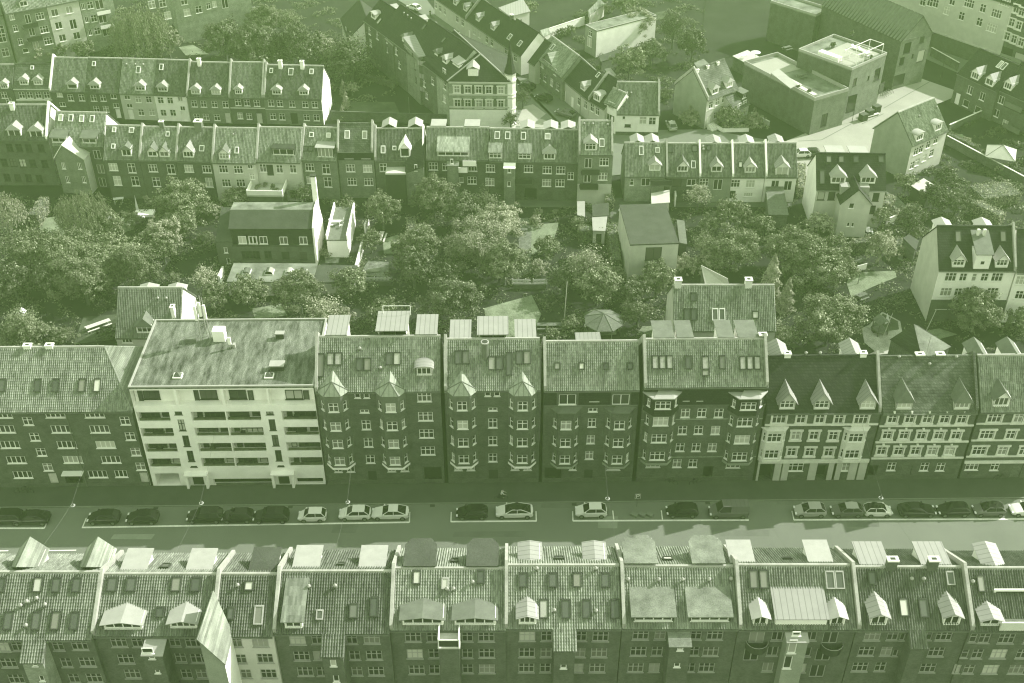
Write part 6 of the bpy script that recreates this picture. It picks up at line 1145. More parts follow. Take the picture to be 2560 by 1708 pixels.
# ------------------------------------------------------------------ the side street running away to the upper left
DS = dict(group='houses along the side street')
cx = [(1680, 686), (1580, 610), (1325, 420), (1105, 258), (975, 165)]; lb = ['corner part of the side street with small zinc dormers', 'dark-roofed house behind the ribbed metal wing', 'dark-roofed house with square flat-roofed dormer tower on the side street', 'dark-roofed house next to the tall white gable']
for i in range(4):
    b = House(lb[i], A2(*cx[i+1]), A2(*cx[i]), z=9.6, ridge=A2(*((1840, 380), (1610, 220), (1370, 100), (1160, 30))[i]), pitch=42, wall='bmid' if i else 'bpale', rm='slate', name='street_house', cat='house', **DS)
    if i == 0: b.win(A2(1645, 610), '2t', 1.3, 1.6); b.win(A2(1650, 720), '2t', 1.3, 1.6); b.win(A2(1648, 830), '2t', 1.3, 1.6); b.dormer(A2(1650, 535), 1.7, 1.4, 'hip', 'zinc', 'white', '2'); b.dormer(A2(1745, 560), 2.6, .8, 'flat', 'zinc', 'white', '4', rise=.6)
    if i == 1: b.dormer(A2(1580, 470), 1.6, 1.0, 'hip', 'zincd', 'slate', '2'); b.sky(A2(1645, 340), .7, 1.2); b.wins([A2(1480, 700), A2(1550, 680), A2(1500, 800)], '2t', 1.2, 1.6)
    if i == 2: b.dormer(A2(1310, 360), 1.7, 1.5, 'hip', 'zincd', 'white', '2t'); b.wins([A2(1245, 430), A2(1270, 545), A2(1190, 380)], '2t', 1.2, 1.7); b.vents([A2(1310, 130), A2(1340, 150), A2(1370, 175)]); b.sky(A2(1480, 230), .7, 1.2)
    if i == 3: b.dormer(A2(1050, 160), 1.9, 1.3, 'arch', 'zinc', 'white', '2'); b.sky(A2(1105, 180), .8, 1.4); b.wins([A2(1085, 300), A2(1020, 260), A2(1030, 360)], '2t', 1.2, 1.7)
    for k in range(2): b.dormer(None, 1.8, 1.3, 'hip', 'zinc', 'white', '2', u=b.W*(.3+.4*k), w=b.D-1.3, back=True, name='street_dormer')
    b.finish()
b = House('brick wing with a bright ribbed metal roof and rounded balconies on its side', A2(1308, 372), A2(1432, 482), z=10.5, depth=9.0, roof='flat', wall='blight', rm='seam', name='back_wing', cat='house')
b.slope = 0; b.skip_front = True; P = [b.loc(atz(A2(*p), z)) for p, z in (((1362, 322), 12.0), ((1585, 258), 13.2), ((1552, 462), 10.6), ((1430, 484), 10.5))]
panel(b.mb, (0, 0, 0), (1, 0, 0), (0, -1, 0), b.W, b.ze, [(b.f(A2(*p))[0]-.3, b.f(A2(*p))[0]+.3, b.f(A2(*p))[2]-.7, b.f(A2(*p))[2]+.7, .1) for p in ((1330, 410), (1382, 455), (1325, 510), (1402, 560), (1330, 610), (1410, 670), (1335, 700))], M['blight'], z0=-.3); b.skip_front = True
for p in ((1330, 410), (1382, 455), (1325, 510), (1402, 560), (1330, 610), (1410, 670), (1335, 700)): l = b.f(A2(*p)); place_window(b.root, (l[0], 0, l[2]-.7), 0, .6, 1.4, '1', M['framed'])
W_, D_ = b.W, b.D; mr = MB(); mr.slab([(-.1, -.1, b.ze+1.6), (W_+.2, -.1, b.ze+.1), (W_+.2, D_, b.ze+.1), (-.1, D_, b.ze+1.6)], .15, M['seam']); mr.build('metal_roof', b.root)
b.mb.face([(0, 0, b.ze), (W_, 0, b.ze), (0, 0, b.ze+1.5)], M['blight']); b.mb.face([(0, 0, b.ze), (0, D_, b.ze), (0, D_, b.ze+1.5), (0, 0, b.ze+1.5)], M['blight'])
for p in ((1500, 540), (1515, 650), (1520, 760)):
    l = b.loc(b.plane(A2(*p), b.o+b.eu*(W_+.8), b.eu)); mb = MB()
    for i in range(8): a, e = -math.pi/2+math.pi*i/8, -math.pi/2+math.pi*(i+1)/8; f = lambda t, z: (W_+1.5*math.cos(t), l[1]+1.7*math.sin(t), l[2]+z); mb.face([f(a, 0), f(e, 0), f(e, 1.0), f(a, 1.0)], M['seam']); mb.face([f(a, 0), (W_, l[1], l[2]), f(e, 0)], M['plinth'])
    mb.build('balcony', b.root)
b.finish(flat_curb=0)
b = House('low brick side wing with a small hipped tower roof below the side-street houses', A2(1150, 330), A2(1215, 385), z=8.6, depth=4.0, roof='flat', wall='bmid', rm='felt', name='back_wing', cat='house'); b.wins([A2(1165, 340), A2(1170, 420)], '1', .6, 1.2); b.finish(flat_curb=.2)
b = House('tall house end with a blank bright white gable wall, top centre', A2(782, 150), A2(842, 325), z=5.5, depth=9, rise=4, wall='cream', gR='white', rm='slate', name='street_house', **DS)
b.freeR = True; b.wins([A2(800, 220), A2(820, 250)], '1', .7, 1.2); b.finish()
# corner house with the spire
b = House('pale corner house with brick panels, white window frames and a pointed corner spire', A2(1683, 690), A2(2195, 695), z=10.0, depth=9.5, rise=9.0, roof='flat', wall='bpale', rm='slate', name='corner_house')
b.roof = 'flat'; q = b.loc(b.plane(A2(1952, 458), b.o+b.ew*3.6, b.ew)); W_, D_ = b.W, b.D; pk = np.array((q[0], 3.6, q[2])); far = np.array((q[0]-6.0, 16.0, q[2]))
for ps, s_ in ((((1753, 752), (1845, 754), (1935, 755), (2022, 757), (2122, 759)), 1), (((1757, 866), (1845, 868), (1937, 870), (2025, 870), (2122, 872)), 1), (((1762, 980), (1850, 982), (1940, 982), (2028, 985), (2120, 988)), 0)): b.wins([A2(*p) for p in ps], '2t', 1.15, 1.5, sur=s_)
for y in (800, 905): b.bandpx(A2(1900, y), t=.3, d=.15, m='cream')
b.band(.05, b.f(A2(1900, 912))[2]-.3, .05, 'white')
for x in (1800, 1888, 1978, 2072):
    for y in (752, 866): u, _, z = b.f(A2(x, y)); b.trim.box((u-.55, -.03, z-1.0), (u+.55, -.003, z+1.0), M['bmid'])
for y in (690,): b.bandpx(A2(1900, y+8), t=.35, d=.25, m='cream')
rb = b.rb; rb.slab([(-.3, -.3, b.ze+.3), (W_+.3, -.3, b.ze+.3), tuple(pk)], .12, M['slate']); rb.slab([(W_+.3, -.3, b.ze+.3), (W_+.3, 12, b.ze+.3), tuple(far), tuple(pk)], .12, M['slate']); rb.slab([(-.3, -.3, b.ze+.3), tuple(pk), tuple(far), (-6.3, 12, b.ze+.3)], .12, M['slate'])
rb.tube((-.3, -.3, b.ze+.35), tuple(pk+(0, 0, .1)), .14, .14, M['zinc'], 6); rb.tube((W_+.3, -.3, b.ze+.35), tuple(pk+(0, 0, .1)), .14, .14, M['zinc'], 6); rb.tube(tuple(pk+(0, 0, .1)), tuple(far+(0, 0, .1)), .14, .14, M['zinc'], 6)
l = b.loc(b.plane(A2(1890, 640), b.o+b.ew*.9, b.ew)); mb = MB(); mb.box((l[0]-1.0, .5, b.ze+.6), (l[0]+1.0, 3, b.ze+2.6), M['white']); o = mb.build('dormer', b.root); place_window(o, (l[0], .42, b.ze+.8), 0, 1.5, 1.4, '2', M['frame'], True); mb = MB(); mb.slab([(l[0]-1.3, .2, b.ze+2.6), (l[0], .2, b.ze+3.2), (l[0], 3.2, b.ze+3.6), (l[0]-1.3, 3.0, b.ze+2.6)], .08, M['zinc']); mb.slab([(l[0]+1.3, .2, b.ze+2.6), (l[0], .2, b.ze+3.2), (l[0], 3.2, b.ze+3.6), (l[0]+1.3, 3.0, b.ze+2.6)], .08, M['zinc']); mb.build('dormer_roof', o)
mb = MB(); cx_, cy_ = W_+.1, 1.0; R8 = 1.15; p8 = [(cx_+R8*math.cos(math.pi/8+i*math.pi/4), cy_+R8*math.sin(math.pi/8+i*math.pi/4)) for i in range(8)]; zt = b.ze+1.6
for i in range(8): j = (i+1) % 8; mb.face([(*p8[i], -.2), (*p8[j], -.2), (*p8[j], zt), (*p8[i], zt)], M['white'])
for z in (3.2, 6.6, 9.8, 11.4): mb.extr([(cx_+(x-cx_)*1.08, cy_+(y-cy_)*1.08, z) for x, y in p8], (0, 0, .28), M['cream'])
o = mb.build('corner_tower', b.root); rb2 = MB(); top = (cx_-.1, cy_, zt+6.6)
for i in range(8): j = (i+1) % 8; e = lambda k: (cx_+(p8[k][0]-cx_)*1.12, cy_+(p8[k][1]-cy_)*1.12, zt+.2); mid = lambda k: (cx_+(p8[k][0]-cx_)*.62, cy_+(p8[k][1]-cy_)*.62, zt+2.0); rb2.face([e(i), e(j), mid(j), mid(i)], M['slate']); rb2.face([mid(i), mid(j), top], M['slate'])
rb2.tube(top, (top[0], top[1], top[2]+1.2), .07, .02, M['zinc'], 6); rb2.build('spire', o)
for z in (1.0, 4.4, 7.6, 10.35):
    for i in (5, 6, 7): x = (p8[i][0]+p8[(i+1) % 8][0])/2; y = (p8[i][1]+p8[(i+1) % 8][1])/2; a = math.atan2(p8[(i+1) % 8][1]-p8[i][1], p8[(i+1) % 8][0]-p8[i][0]); place_window(o, (x+.06*math.sin(a), y-.06*math.cos(a), z), a, .7, 1.4 if z < 10 else 1.0, '1t', M['frame'], True)
b.finish(flat_curb=0)
# far side of the side street
px3 = [(1560, -30), (1830, 155), (2112, 350), (2292, 466)]; lb = ['long pale house with two dormers at the top of the side street', 'pale house with two seamed dormers on the far side of the side street', 'pale house with two square skylights and a white end gable on the side street']
for i in range(3):
    b = House(lb[i], A2(*px3[i]), A2(*px3[i+1]), z=4.6, ridge=A2(*((1760, -60), (2050, 55), (2300, 190))[i]), pitch=44, wall='cream', rm='slate', gR='white' if i == 2 else None, parL=True if i == 1 else False, name='street_house', **DS)
    dd = (((1735, 45), (1820, 95)), ((1925, 180), (2050, 255)), ())[i]
    for p in dd: b.dormer(A2(*p), 1.5, 1.5, 'gable', 'seam' if i else 'zincd', 'white', '2t', rise=.5)
    for p in (((1575, 45), (1612, 72), (1650, 97), (1755, 162), (1800, 192)), ((1898, 265), (1940, 292), (2002, 332), (2045, 360)), ((2165, 430), (2242, 487)))[i]: b.win(A2(*p), '2t', 1.2, 1.5)
    if i == 1: b.door(A2(1855, 250), 1.1, 2.2, 'white'); b.chimney(u=b.W*.9, w=b.hd, h=1.0)
    if i == 2:
        for p in ((2200, 312), (2285, 368)): b.sky(A2(*p), 1.0, 1.3, 'frame')
    b.finish()
b = House('brick house with a pale gabled cross wing on the side street', A3(332, 468), A3(560, 645), z=5.6, ridge=A3(560, 370), pitch=44, wall='blight', rm='tpale', name='street_house', **DS)
b.wins([A3(362, 620), A3(410, 655), A3(467, 690), A3(518, 728)], '2t', 1.3, 1.7); b.wins([A3(388, 540), A3(495, 605)], '2t', 1.2, 1.5); b.dormer(A3(440, 545), 5.0, .7, 'gable', 'tpale', 'blight', '2t', rise=2.0, oh=.35, apron=.05); b.finish()
b = House('narrow dark-roofed house left of the brick cross-wing house on the side street', A3(275, 510), A3(330, 545), z=4.6, ridge=A3(400, 330), pitch=44, wall='cream', rm='slate', name='street_house', **DS); b.sky(A3(478, 400), .8, 1.4, 'frame'); b.finish()
b = House('dark-roofed house with one pale dormer and a white door on the side street', A3(565, 660), A3(778, 835), z=4.8, ridge=A3(760, 540), pitch=44, wall='cream', rm='slate', name='street_house', **DS)
b.dormer(A3(725, 760), 1.7, 1.5, 'gable', 'zinc', 'white', '3t', rise=.5); b.door(A3(575, 790), 1.1, 2.3, 'white'); b.door(A3(640, 830), 1.2, 2.3, 'white'); b.wins([A3(695, 852), A3(750, 880)], '2t', 1.2, 1.6); b.sky(A3(860, 632), .7, 1.1, 'frame'); b.finish()
b = House('dark-roofed house with a broad white barrel dormer on the side street', A3(780, 835), A3(915, 912), z=4.8, ridge=A3(930, 620), pitch=44, wall='cream', rm='slate', parL=True, name='street_house', **DS)
b.dormer(A3(842, 850), 1.9, 1.5, 'arch', 'zinc', 'white', '3', rise=.4); b.wins([A3(805, 905), A3(850, 935)], '2t', 1.1, 1.6); b.finish()
b = House('low white house with a dark plinth and ribbed tiled roof facing the crossing', A3(1012, 950), A3(1372, 956), z=4.8, ridge=A3(1200, 692), pitch=46, wall='white', rm='tmid', parR=True, gR='cream', name='street_house', **DS)
b.wins([A3(1233, 1012), A3(1312, 1018)], '2t', 1.4, 1.6); b.wins([A3(1073, 990)], '1', .6, .7); b.win(A3(1105, 1055), '1', 1.2, .6, fm=M['framed']); b.door(A3(1157, 1040), 1.2, 2.6, 'white'); b.vents([A3(1098, 800), A3(1133, 800), A3(1098, 850)]); b.band(.02, .8, .06, 'plinth'); b.finish()
b = House('small gabled corner bay of the low white house', A3(912, 850), A3(1020, 900), z=6.0, depth=4.5, rise=2.2, wall='white', rm='tpale', name='gabled_bay', cat='house'); b.win(A3(965, 885), '3t', 1.6, 1.4); b.win(A3(960, 990), '3', 2.2, 1.4); b.finish()
b = House('flat-roofed white mews building with a sunlit side wall', A3(752, 212), A3(846, 262), z=6.2, depth=17.0, roof='flat', wall='grey', gR='white', rm='felt', name='mews_house'); b.win(A3(792, 278), '2t', 1.2, 1.5); b.win(A3(783, 355), '2d', 1.8, 2.2); b.finish(flat_curb=.1)  # shaded front of the white building coloured grey
# ------------------------------------------------------------------ modern brick building on the right, left walls' shade coloured as dark brick
MB_ = dict(cat='building', wall='blight', rm='felt')
b = House('low brick block with a walled roof terrace and decking', A4(592, 850), A4(872, 768), z=7.4, depth=21.0, roof='flat', gL='bdark', name='modern_brick_building', **MB_)
b.wins([A4(905, 870)], '1', 2.4, 3.6, fm=M['framed']); b.wins([A4(672, 1010)], '2', 1.6, 2.8, fm=M['framed'])
for x0, x1, y0, y1, h, mm in ((.8, 2.2, 6, 13, .7, 'cream'), (.6, 1.6, 1.0, 6.0, .7, 'cream')): mb = MB(); mb.box((x0, y0, b.ze+.1), (x1, y1, b.ze+h), M[mm]); mb.build('planter', b.root)
mb = MB(); mb.box((1.2, 13, b.ze+.085), (b.W-.4, 20, b.ze+.12), M['asphaltp']); mb.build('terrace_deck', b.root); b.finish(flat_curb=.7)
b = House('tall brick block with a glazed pergola and loungers on its roof', A4(905, 592), A4(1195, 462), z=11.0, depth=13.0, roof='flat', gL='bdark', name='modern_brick_building', **MB_)
b.wins([A4(1118, 625)], '1', 2.0, 2.6, fm=M['framed']); b.wins([A4(930, 690)], '1', 1.2, 1.6, fm=M['framed']); b.wins([A4(1155, 740)], '1', 2.2, 2.2, fm=M['framed']); b.win(A4(1045, 655), '1', .6, .9, fm=M['framed'])
mb = MB(); mb.box((1.0, 1.2, b.ze+.085), (b.W-.6, 9, b.ze+.12), M['asphaltp']); mb.box((.9, 4, b.ze+.13), (2.2, 9, b.ze+1.0), M['white']); mb.build('terrace_deck', b.root)
mb = MB()
for x in (2.2, 4.4, 6.6, b.W-.8):
    for y in (.6, 3.8): mb.tube((x, y, b.ze+.1), (x, y, b.ze+2.4), .06, .06, M['frame'], 5)
    mb.tube((x, .6, b.ze+2.4), (x, 3.8, b.ze+2.4), .06, .06, M['frame'], 5)
for y in (.6, 3.8): mb.tube((2.2, y, b.ze+2.4), (b.W-.8, y, b.ze+2.4), .07, .07, M['frame'], 5)
mb.build('pergola', b.root); b.finish(flat_curb=.5)
b = House('gable-ended brick hall with a ribbed dark metal roof', A4(1322, 348), A4(1578, 280), z=11.0, depth=24.0, roof='flat', gL='bdark', wall='blight', rm='felt', name='modern_brick_building', cat='building')
W_, D_ = b.W, b.D; pk = b.ze+4.6; um = W_*.55; rb = b.rb; b.mb.face([(0, 0, b.ze), (W_, 0, b.ze), (um, 0, pk)], M['blight'])
for p, w_, h_ in ((A4(1370, 405), 2.0, 2.4), (A4(1495, 330), 1.3, 1.6), (A4(1485, 470), 2.0, 2.6), (A4(1325, 515), 1.3, 1.8), (A4(1300, 670), 3.2, 2.4), (A4(1415, 470), .5, .9)): b.win(p, '1', w_, h_, fm=M['framed'])
cs = math.hypot(um, pk-b.ze); tile_plane(rb, (0, 0, b.ze+.1), (0, 1, 0), (um/cs, 0, (pk-b.ze)/cs), [(-.2, -.3), (D_, -.3), (D_, cs), (-.2, cs)], M['zincd'], .9, 30, .16)
rb.slab([(-.3, -.2, b.ze-.02), (um, -.2, pk-.02), (um, D_, pk-.02), (-.3, D_, b.ze-.02)], .1, M['metal']); rb.slab([(W_+.3, -.2, b.ze-.05), (um, -.2, pk+.05), (um, D_, pk+.05), (W_+.3, D_, b.ze-.05)], .12, M['zincd']); b.finish(flat_curb=0)
b = House('dark brick building with a small roof deck at the top, behind the ribbed-roof hall', A4(600, 140), A4(720, 85), z=9.0, depth=12, roof='flat', wall='bdark', rm='felt', name='brick_building', cat='building'); b.finish(flat_curb=.5)
# ------------------------------------------------------------------ tall apartment blocks at the top corners
b = House('pale apartment block with paired windows at the top right', A4(1080, -330), A4(2262, 40), z=15.0, depth=10, rise=4, wall='cream', rm='slate', name='apartment_building', cat='apartment block', group='apartment blocks at the top of the picture')
for ps in (((1500, 15), (1608, 30), (1748, 10), (1868, 28), (2005, 70)), ((1700, 90), (1825, 135), (1975, 185)), ((1560, 20),)): b.wins([A4(*p) for p in ps], '2t', 1.4, 1.8)
b.wins([A4(2118, 115), A4(2080, 235), A4(1890, 30), A4(2190, 15)], '4t', 2.4, 1.8)
for x in (1450, 1650, 1850, 2050): b.gate(A4(x, 300+(x-1450)*.3), 3.2, 2.8)
b.band(.02, 3.6, .06, 'plinth'); b.band(3.7, .3, .2, 'cream'); b.finish()
b = House('dark brick apartment block with ornate white window heads at the right edge', A4(2266, 42), A4(2800, 210), z=15.0, depth=10, rise=4, wall='bmid', rm='slate', name='apartment_building', cat='apartment block', group='apartment blocks at the top of the picture')
b.wins([A4(2285, 75), A4(2330, 100), A4(2248, 190), A4(2305, 215), A4(2208, 305), A4(2265, 330), A4(2325, 355)], '2t', 1.2, 1.7, sur=1); b.band(.02, 4.2, .08, 'grey'); b.win(A4(2200, 440), '1', 3.0, 2.2, fm=M['framed']); b.win(A4(2310, 490), '1', 2.4, 2.2, fm=M['framed']); b.finish()
b = House('dark brick house with three pale pointed dormers at the right edge', A4(1795, 610), A4(2130, 765), z=6.6, ridge=A4(2230, 520), pitch=40, wall='bmid', rm='slate', name='terraced_house')
for p in ((1930, 668), (2050, 722)): b.dormer(A4(*p), 1.9, 1.6, 'gable', 'seam', 'white', '3' if p[0] < 2000 else '2', rise=1.0)
for p in ((2150, 545), (2185, 560)): b.sky(A4(*p), .7, 1.5, 'frame')
b.wins([A4(1897, 757), A4(2000, 810)], '2', 1.3, 1.7); b.wins([A4(1862, 868), A4(1960, 925)], '1', 1.5, 1.5); b.door(A4(1790, 830), 1.2, 2.4, 'white'); b.finish()
b = House('dark brick house with glazed balconies cut by the right picture edge', A4(2135, 745), A4(2500, 905), z=6.8, ridge=A4(2420, 560), pitch=40, wall='bmid', rm='slate', name='terraced_house')
b.dormer(A4(2205, 755), 1.8, 1.6, 'gable', 'seam', 'white', '3', rise=1.0); b.wins([A4(2160, 840), A4(2118, 950), A4(2190, 1040)], '2', 1.3, 1.6)
for p in ((2300, 900), (2280, 1080)): q = b.f(A4(*p)); mb = MB(); mb.box((q[0]-2, -1.6, q[2]-.3), (q[0]+2, -.01, q[2]-.1), M['metal']); mb.box((q[0]-2, -1.6, q[2]-.1), (q[0]+2, -1.54, q[2]+.9), M['zincd']); mb.build('balcony', b.root)
b.finish()
TL = dict(name='apartment_building', cat='apartment block', group='apartment blocks at the top of the picture')
b = House('brick apartment block with pot-planted balconies at the top left corner', A1(42, 110), A1(385, 48), z=12.5, ridge=A1(100, -120), pitch=44, wall='blight', rm='tlight', **TL)
b.dormer(A1(205, 60), 1.7, 1.4, 'gable', 'zincd', 'white', '2'); b.wins([A1(98, 140), A1(130, 238), A1(172, 350)], '2t', 1.0, 1.5); b.wins([A1(335, 137), A1(372, 248), A1(405, 345)], '3t', 1.8, 1.6); b.wins([A1(235, 160), A1(268, 265), A1(302, 380)], '2d', 1.2, 2.0); b.win(A1(215, 425), '1', 1.2, 1.0)
for p in ((250, 215), (285, 325)): q = b.f(A1(*p)); mb = MB(); mb.box((q[0]-1.6, -1.4, q[2]-.2), (q[0]+1.6, -.01, q[2]), M['plinth']); mb.box((q[0]-1.6, -1.4, q[2]), (q[0]+1.6, -1.34, q[2]+.9), M['metal']); mb.build('balcony', b.root)
b.finish()
b = House('cream apartment block with plain double windows at the top left', A1(388, 48), A1(655, -5), z=12.5, ridge=A1(500, -150), pitch=44, wall='cream', rm='tlight', **TL)
b.wins([A1(460, 108), A1(582, 84), A1(493, 215), A1(525, 320), A1(645, 300)], '2', 1.5, 1.6); b.win(A1(615, 205), '2d', 1.5, 2.2); b.finish()
b = House('brick apartment block with white balcony doors beside the tall willow', A1(660, -8), A1(935, -60), z=12.5, ridge=A1(800, -200), pitch=44, wall='bpale', rm='tlight', **TL)
b.wins([A1(695, 55), A1(728, 165), A1(758, 272)], '2', .8, 1.4); b.wins([A1(757, 45), A1(788, 155), A1(818, 262)], '2t', 1.3, 1.6); b.wins([A1(835, 40), A1(862, 155), A1(895, 265)], '2d', 1.8, 2.1)
for p in ((860, 100), (890, 215)): q = b.f(A1(*p)); mb = MB(); mb.box((q[0]-1.5, -1.3, q[2]-.4), (q[0]+1.5, -.01, q[2]-.2), M['plinth']); mb.box((q[0]-1.5, -1.3, q[2]-.2), (q[0]+1.5, -1.24, q[2]+.6), M['white']); mb.build('balcony', b.root)
b.finish()
b = House('brick apartment block right of the tall willow, with small doors onto gardens', A1(1440, -80), A1(2080, -190), z=12.5, depth=10, rise=4.5, wall='bpale', rm='tlight', **TL)
b.wins([A1(1275, 40), A1(1545, 10), A1(1570, 105), A1(1668, 80), A1(1365, 30), A1(1408, 130)], '2t', 1.5, 1.7); b.wins([A1(1750, 50), A1(1800, 35)], '2t', 1.0, 1.5); b.win(A1(1888, 30), '2d', 1.5, 2.2); b.finish()
b = House('brick apartment block cut by the left picture edge at the top', A1(-330, 170), A1(20, 120), z=11.5, depth=10, rise=4.5, wall='bpale', rm='tlight', **TL); b.wins([A1(20, 320), A1(45, 440), A1(5, 250)], '2t', 1.5, 1.9); b.finish()
# ------------------------------------------------------------------ lawns, paths, courtyards and side streets (sheets 4 mm apart)
zs_ = [0.004]
def sheet(name, pts, m, kind='structure'):
    zs_[0] += .004; return structure(name, [atz(p, 0) for p in pts], zs_[0], M[m], kind)
sheet('courtyard', [B4(-2100, 250), B4(400, 250), B4(400, 330), B4(-2100, 330)], 'patio')
sheet('lawn', [B1(330, 430), B1(500, 400), B1(560, 620), B1(330, 630)], 'lawn'); sheet('lawn', [B1(870, 480), B1(1150, 380), B1(1120, 520), B1(880, 580)], 'lawn'); sheet('lawn', [B1(620, 1480), B1(700, 1250), B1(980, 1230), B1(950, 1440)], 'lawnd')
sheet('lawn', [B2(30, 1180), B2(280, 1140), B2(330, 1240), B2(60, 1270)], 'lawn'); sheet('lawn', [B2(1130, 600), B2(1260, 560), B2(1250, 720), B2(1140, 720)], 'lawn'); sheet('path', [B2(930, 900), B2(1010, 780), B2(1180, 790), B2(1180, 920)], 'worn'); sheet('path', [B2(1390, 560), B2(1560, 510), B2(1540, 620), B2(1380, 660)], 'worn')
sheet('terrace_paving', [B2(640, 730), B2(780, 700), B2(760, 800), B2(650, 800)], 'worn')
sheet('lawn', [B3(290, 480), B3(530, 460), B3(480, 620), B3(290, 740)], 'lawn'); sheet('path', [B3(160, 425), B3(270, 420), B3(300, 520), B3(290, 880), B3(200, 920), B3(190, 600)], 'worn'); sheet('lawn', [B3(-100, 1180), B3(300, 1070), B3(380, 1230), B3(300, 1420), B3(-60, 1420)], 'lawn'); sheet('lawn', [B3(740, 1220), B3(830, 1180), B3(1010, 1230), B3(1010, 1400), B3(740, 1420)], 'lawn'); sheet('path', [B3(965, 450), B3(1060, 460), B3(1090, 530), B3(990, 560)], 'worn')
sheet('yard', [B3(960, 270), B3(1080, 280), B3(1090, 460), B3(960, 450)], 'patio'); sheet('lawn', [B3(1180, 1400), B3(1230, 1330), B3(1310, 1330), B3(1300, 1420)], 'lawn')
sheet('lawn', [B4(860, 970), B4(900, 880), B4(1270, 865), B4(1280, 920), B4(1080, 1000), B4(900, 1090)], 'lawn'); sheet('lawn', [B4(1520, 1370), B4(1640, 1350), B4(1790, 1400), B4(1600, 1450)], 'lawn'); sheet('lawn', [B4(1560, 520), B4(1740, 540), B4(1750, 700), B4(1500, 640)], 'lawn')
sheet('play_sand', [B4(985, 1350), B4(1050, 1320), B4(1160, 1210), B4(1310, 1290), B4(1340, 1440), B4(1270, 1560), B4(1130, 1570), B4(1010, 1470)], 'gravel'); sheet('play_lawn', [B4(1060, 1340), B4(1165, 1225), B4(1290, 1290), B4(1300, 1360), B4(1080, 1390)], 'lawnd'); sheet('path', [B4(1280, 640), B4(1340, 660), B4(1330, 780), B4(1290, 770)], 'worn'); sheet('path', [B4(1190, 200), B4(1290, 250), B4(1380, 340), B4(1250, 480), B4(1200, 450), B4(1290, 380), B4(1200, 260)], 'worn')
sheet('lawn', [A4(1680, 1130), A4(1830, 1130), A4(1900, 1200), A4(1760, 1220)], 'lawn'); sheet('lawn', [A1(1500, 400), A1(1620, 380), A1(1760, 460), A1(1560, 470)], 'lawn'); sheet('lawn', [A2(830, 860), A2(1230, 860), A2(1300, 1010), A2(830, 1000)], 'lawnd'); sheet('lawn', [A3(1300, 120), A3(1440, 90), A3(1420, 160), A3(1310, 180)], 'lawnd')
sheet('side_street', [A2(1250, 0), A2(1500, 0), A2(1560, 80), A2(2200, 640), A3(340, 680), A3(1000, 1100), A3(1760, 1090), A3(1990, 1130), A3(2350, 1190), A3(2350, 1320), A3(960, 1480), A3(150, 1080), A3(120, 600), A2(1720, 280)], 'asphalt')
sheet('plaza', [A4(0, 1190), A4(350, 1190), A4(540, 1112), A4(1420, 640), A4(1760, 760), A4(1740, 830), A4(1320, 1000), A4(1180, 1330), A4(440, 1500), A4(-400, 1400)], 'asphaltp'); sheet('cross_street', [A4(1330, 60), A4(2200, 450), A4(2330, 560), A4(1800, 620), A4(1480, 480)], 'asphalt'); sheet('yard', [A3(1760, 0), A3(2350, 0), A3(2350, 240), A3(1990, 470), A3(1700, 560)], 'soil')  # yard takes dark soil colour in place of the tall buildings' cast shadow
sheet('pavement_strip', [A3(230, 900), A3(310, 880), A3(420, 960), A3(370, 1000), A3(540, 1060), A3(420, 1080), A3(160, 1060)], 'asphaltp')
def path_line(p, q, w=.2):
    a, b_ = atz(p), atz(q); d = (b_-a)/np.linalg.norm(b_-a); n = np.array((-d[1], d[0], 0))*w/2; zs_[0] += .004; structure('kerb_line', [a-n, b_-n, b_+n, a+n], zs_[0], M['kerb'])
for p, q in (((450, 1190), (650, 1180)), ((650, 1180), (900, 1045)), ((990, 1045), (1170, 960)), ((1170, 915), (1560, 690))): path_line(A4(*p), A4(*q))

# ------------------------------------------------------------------ trees: (pixel, radius in zoom pixels, kind, leaf, label)
def trees(T0, rows):
    for x, y, r, kind, m, lab in rows: tree(T0(x, y), r/K, kind, lab, m)
trees(A1, [
 (1170, 240, 190, 'willow', 'leaf', 'tall weeping willow between the two top-left apartment blocks'), (1410, 375, 105, 'round', 'leafl', 'very pale silvery tree right of the tall weeping willow'), (330, 430, 110, 'shrub', 'leafl', 'pale shrub below the pot-planted balconies at top left'), (490, 420, 95, 'shrub', 'leaf', 'bush against the cream apartment block at top left'), (700, 440, 90, 'shrub', 'leaf', 'dark-centred bush at the foot of the white balcony doors, top left'), (1020, 450, 90, 'shrub', 'leafd', 'low rounded bush in front of the tall weeping willow'),
 (1880, 345, 150, 'round', 'leafd', 'dark dense tree behind the wide brick terraced house'), (2120, 420, 170, 'round', 'leafd', 'broad dark tree behind the arched-window terraced house'), (1740, 170, 85, 'round', 'leafd', 'dark tree by the garden doors of the top apartment block'), (2250, 190, 110, 'round', 'leaf', 'bright tree beyond the broad dark one, near the small sheds'), (1290, 470, 60, 'shrub', 'leafl', 'pale flowering shrub on the ridge line of the white-front house')])
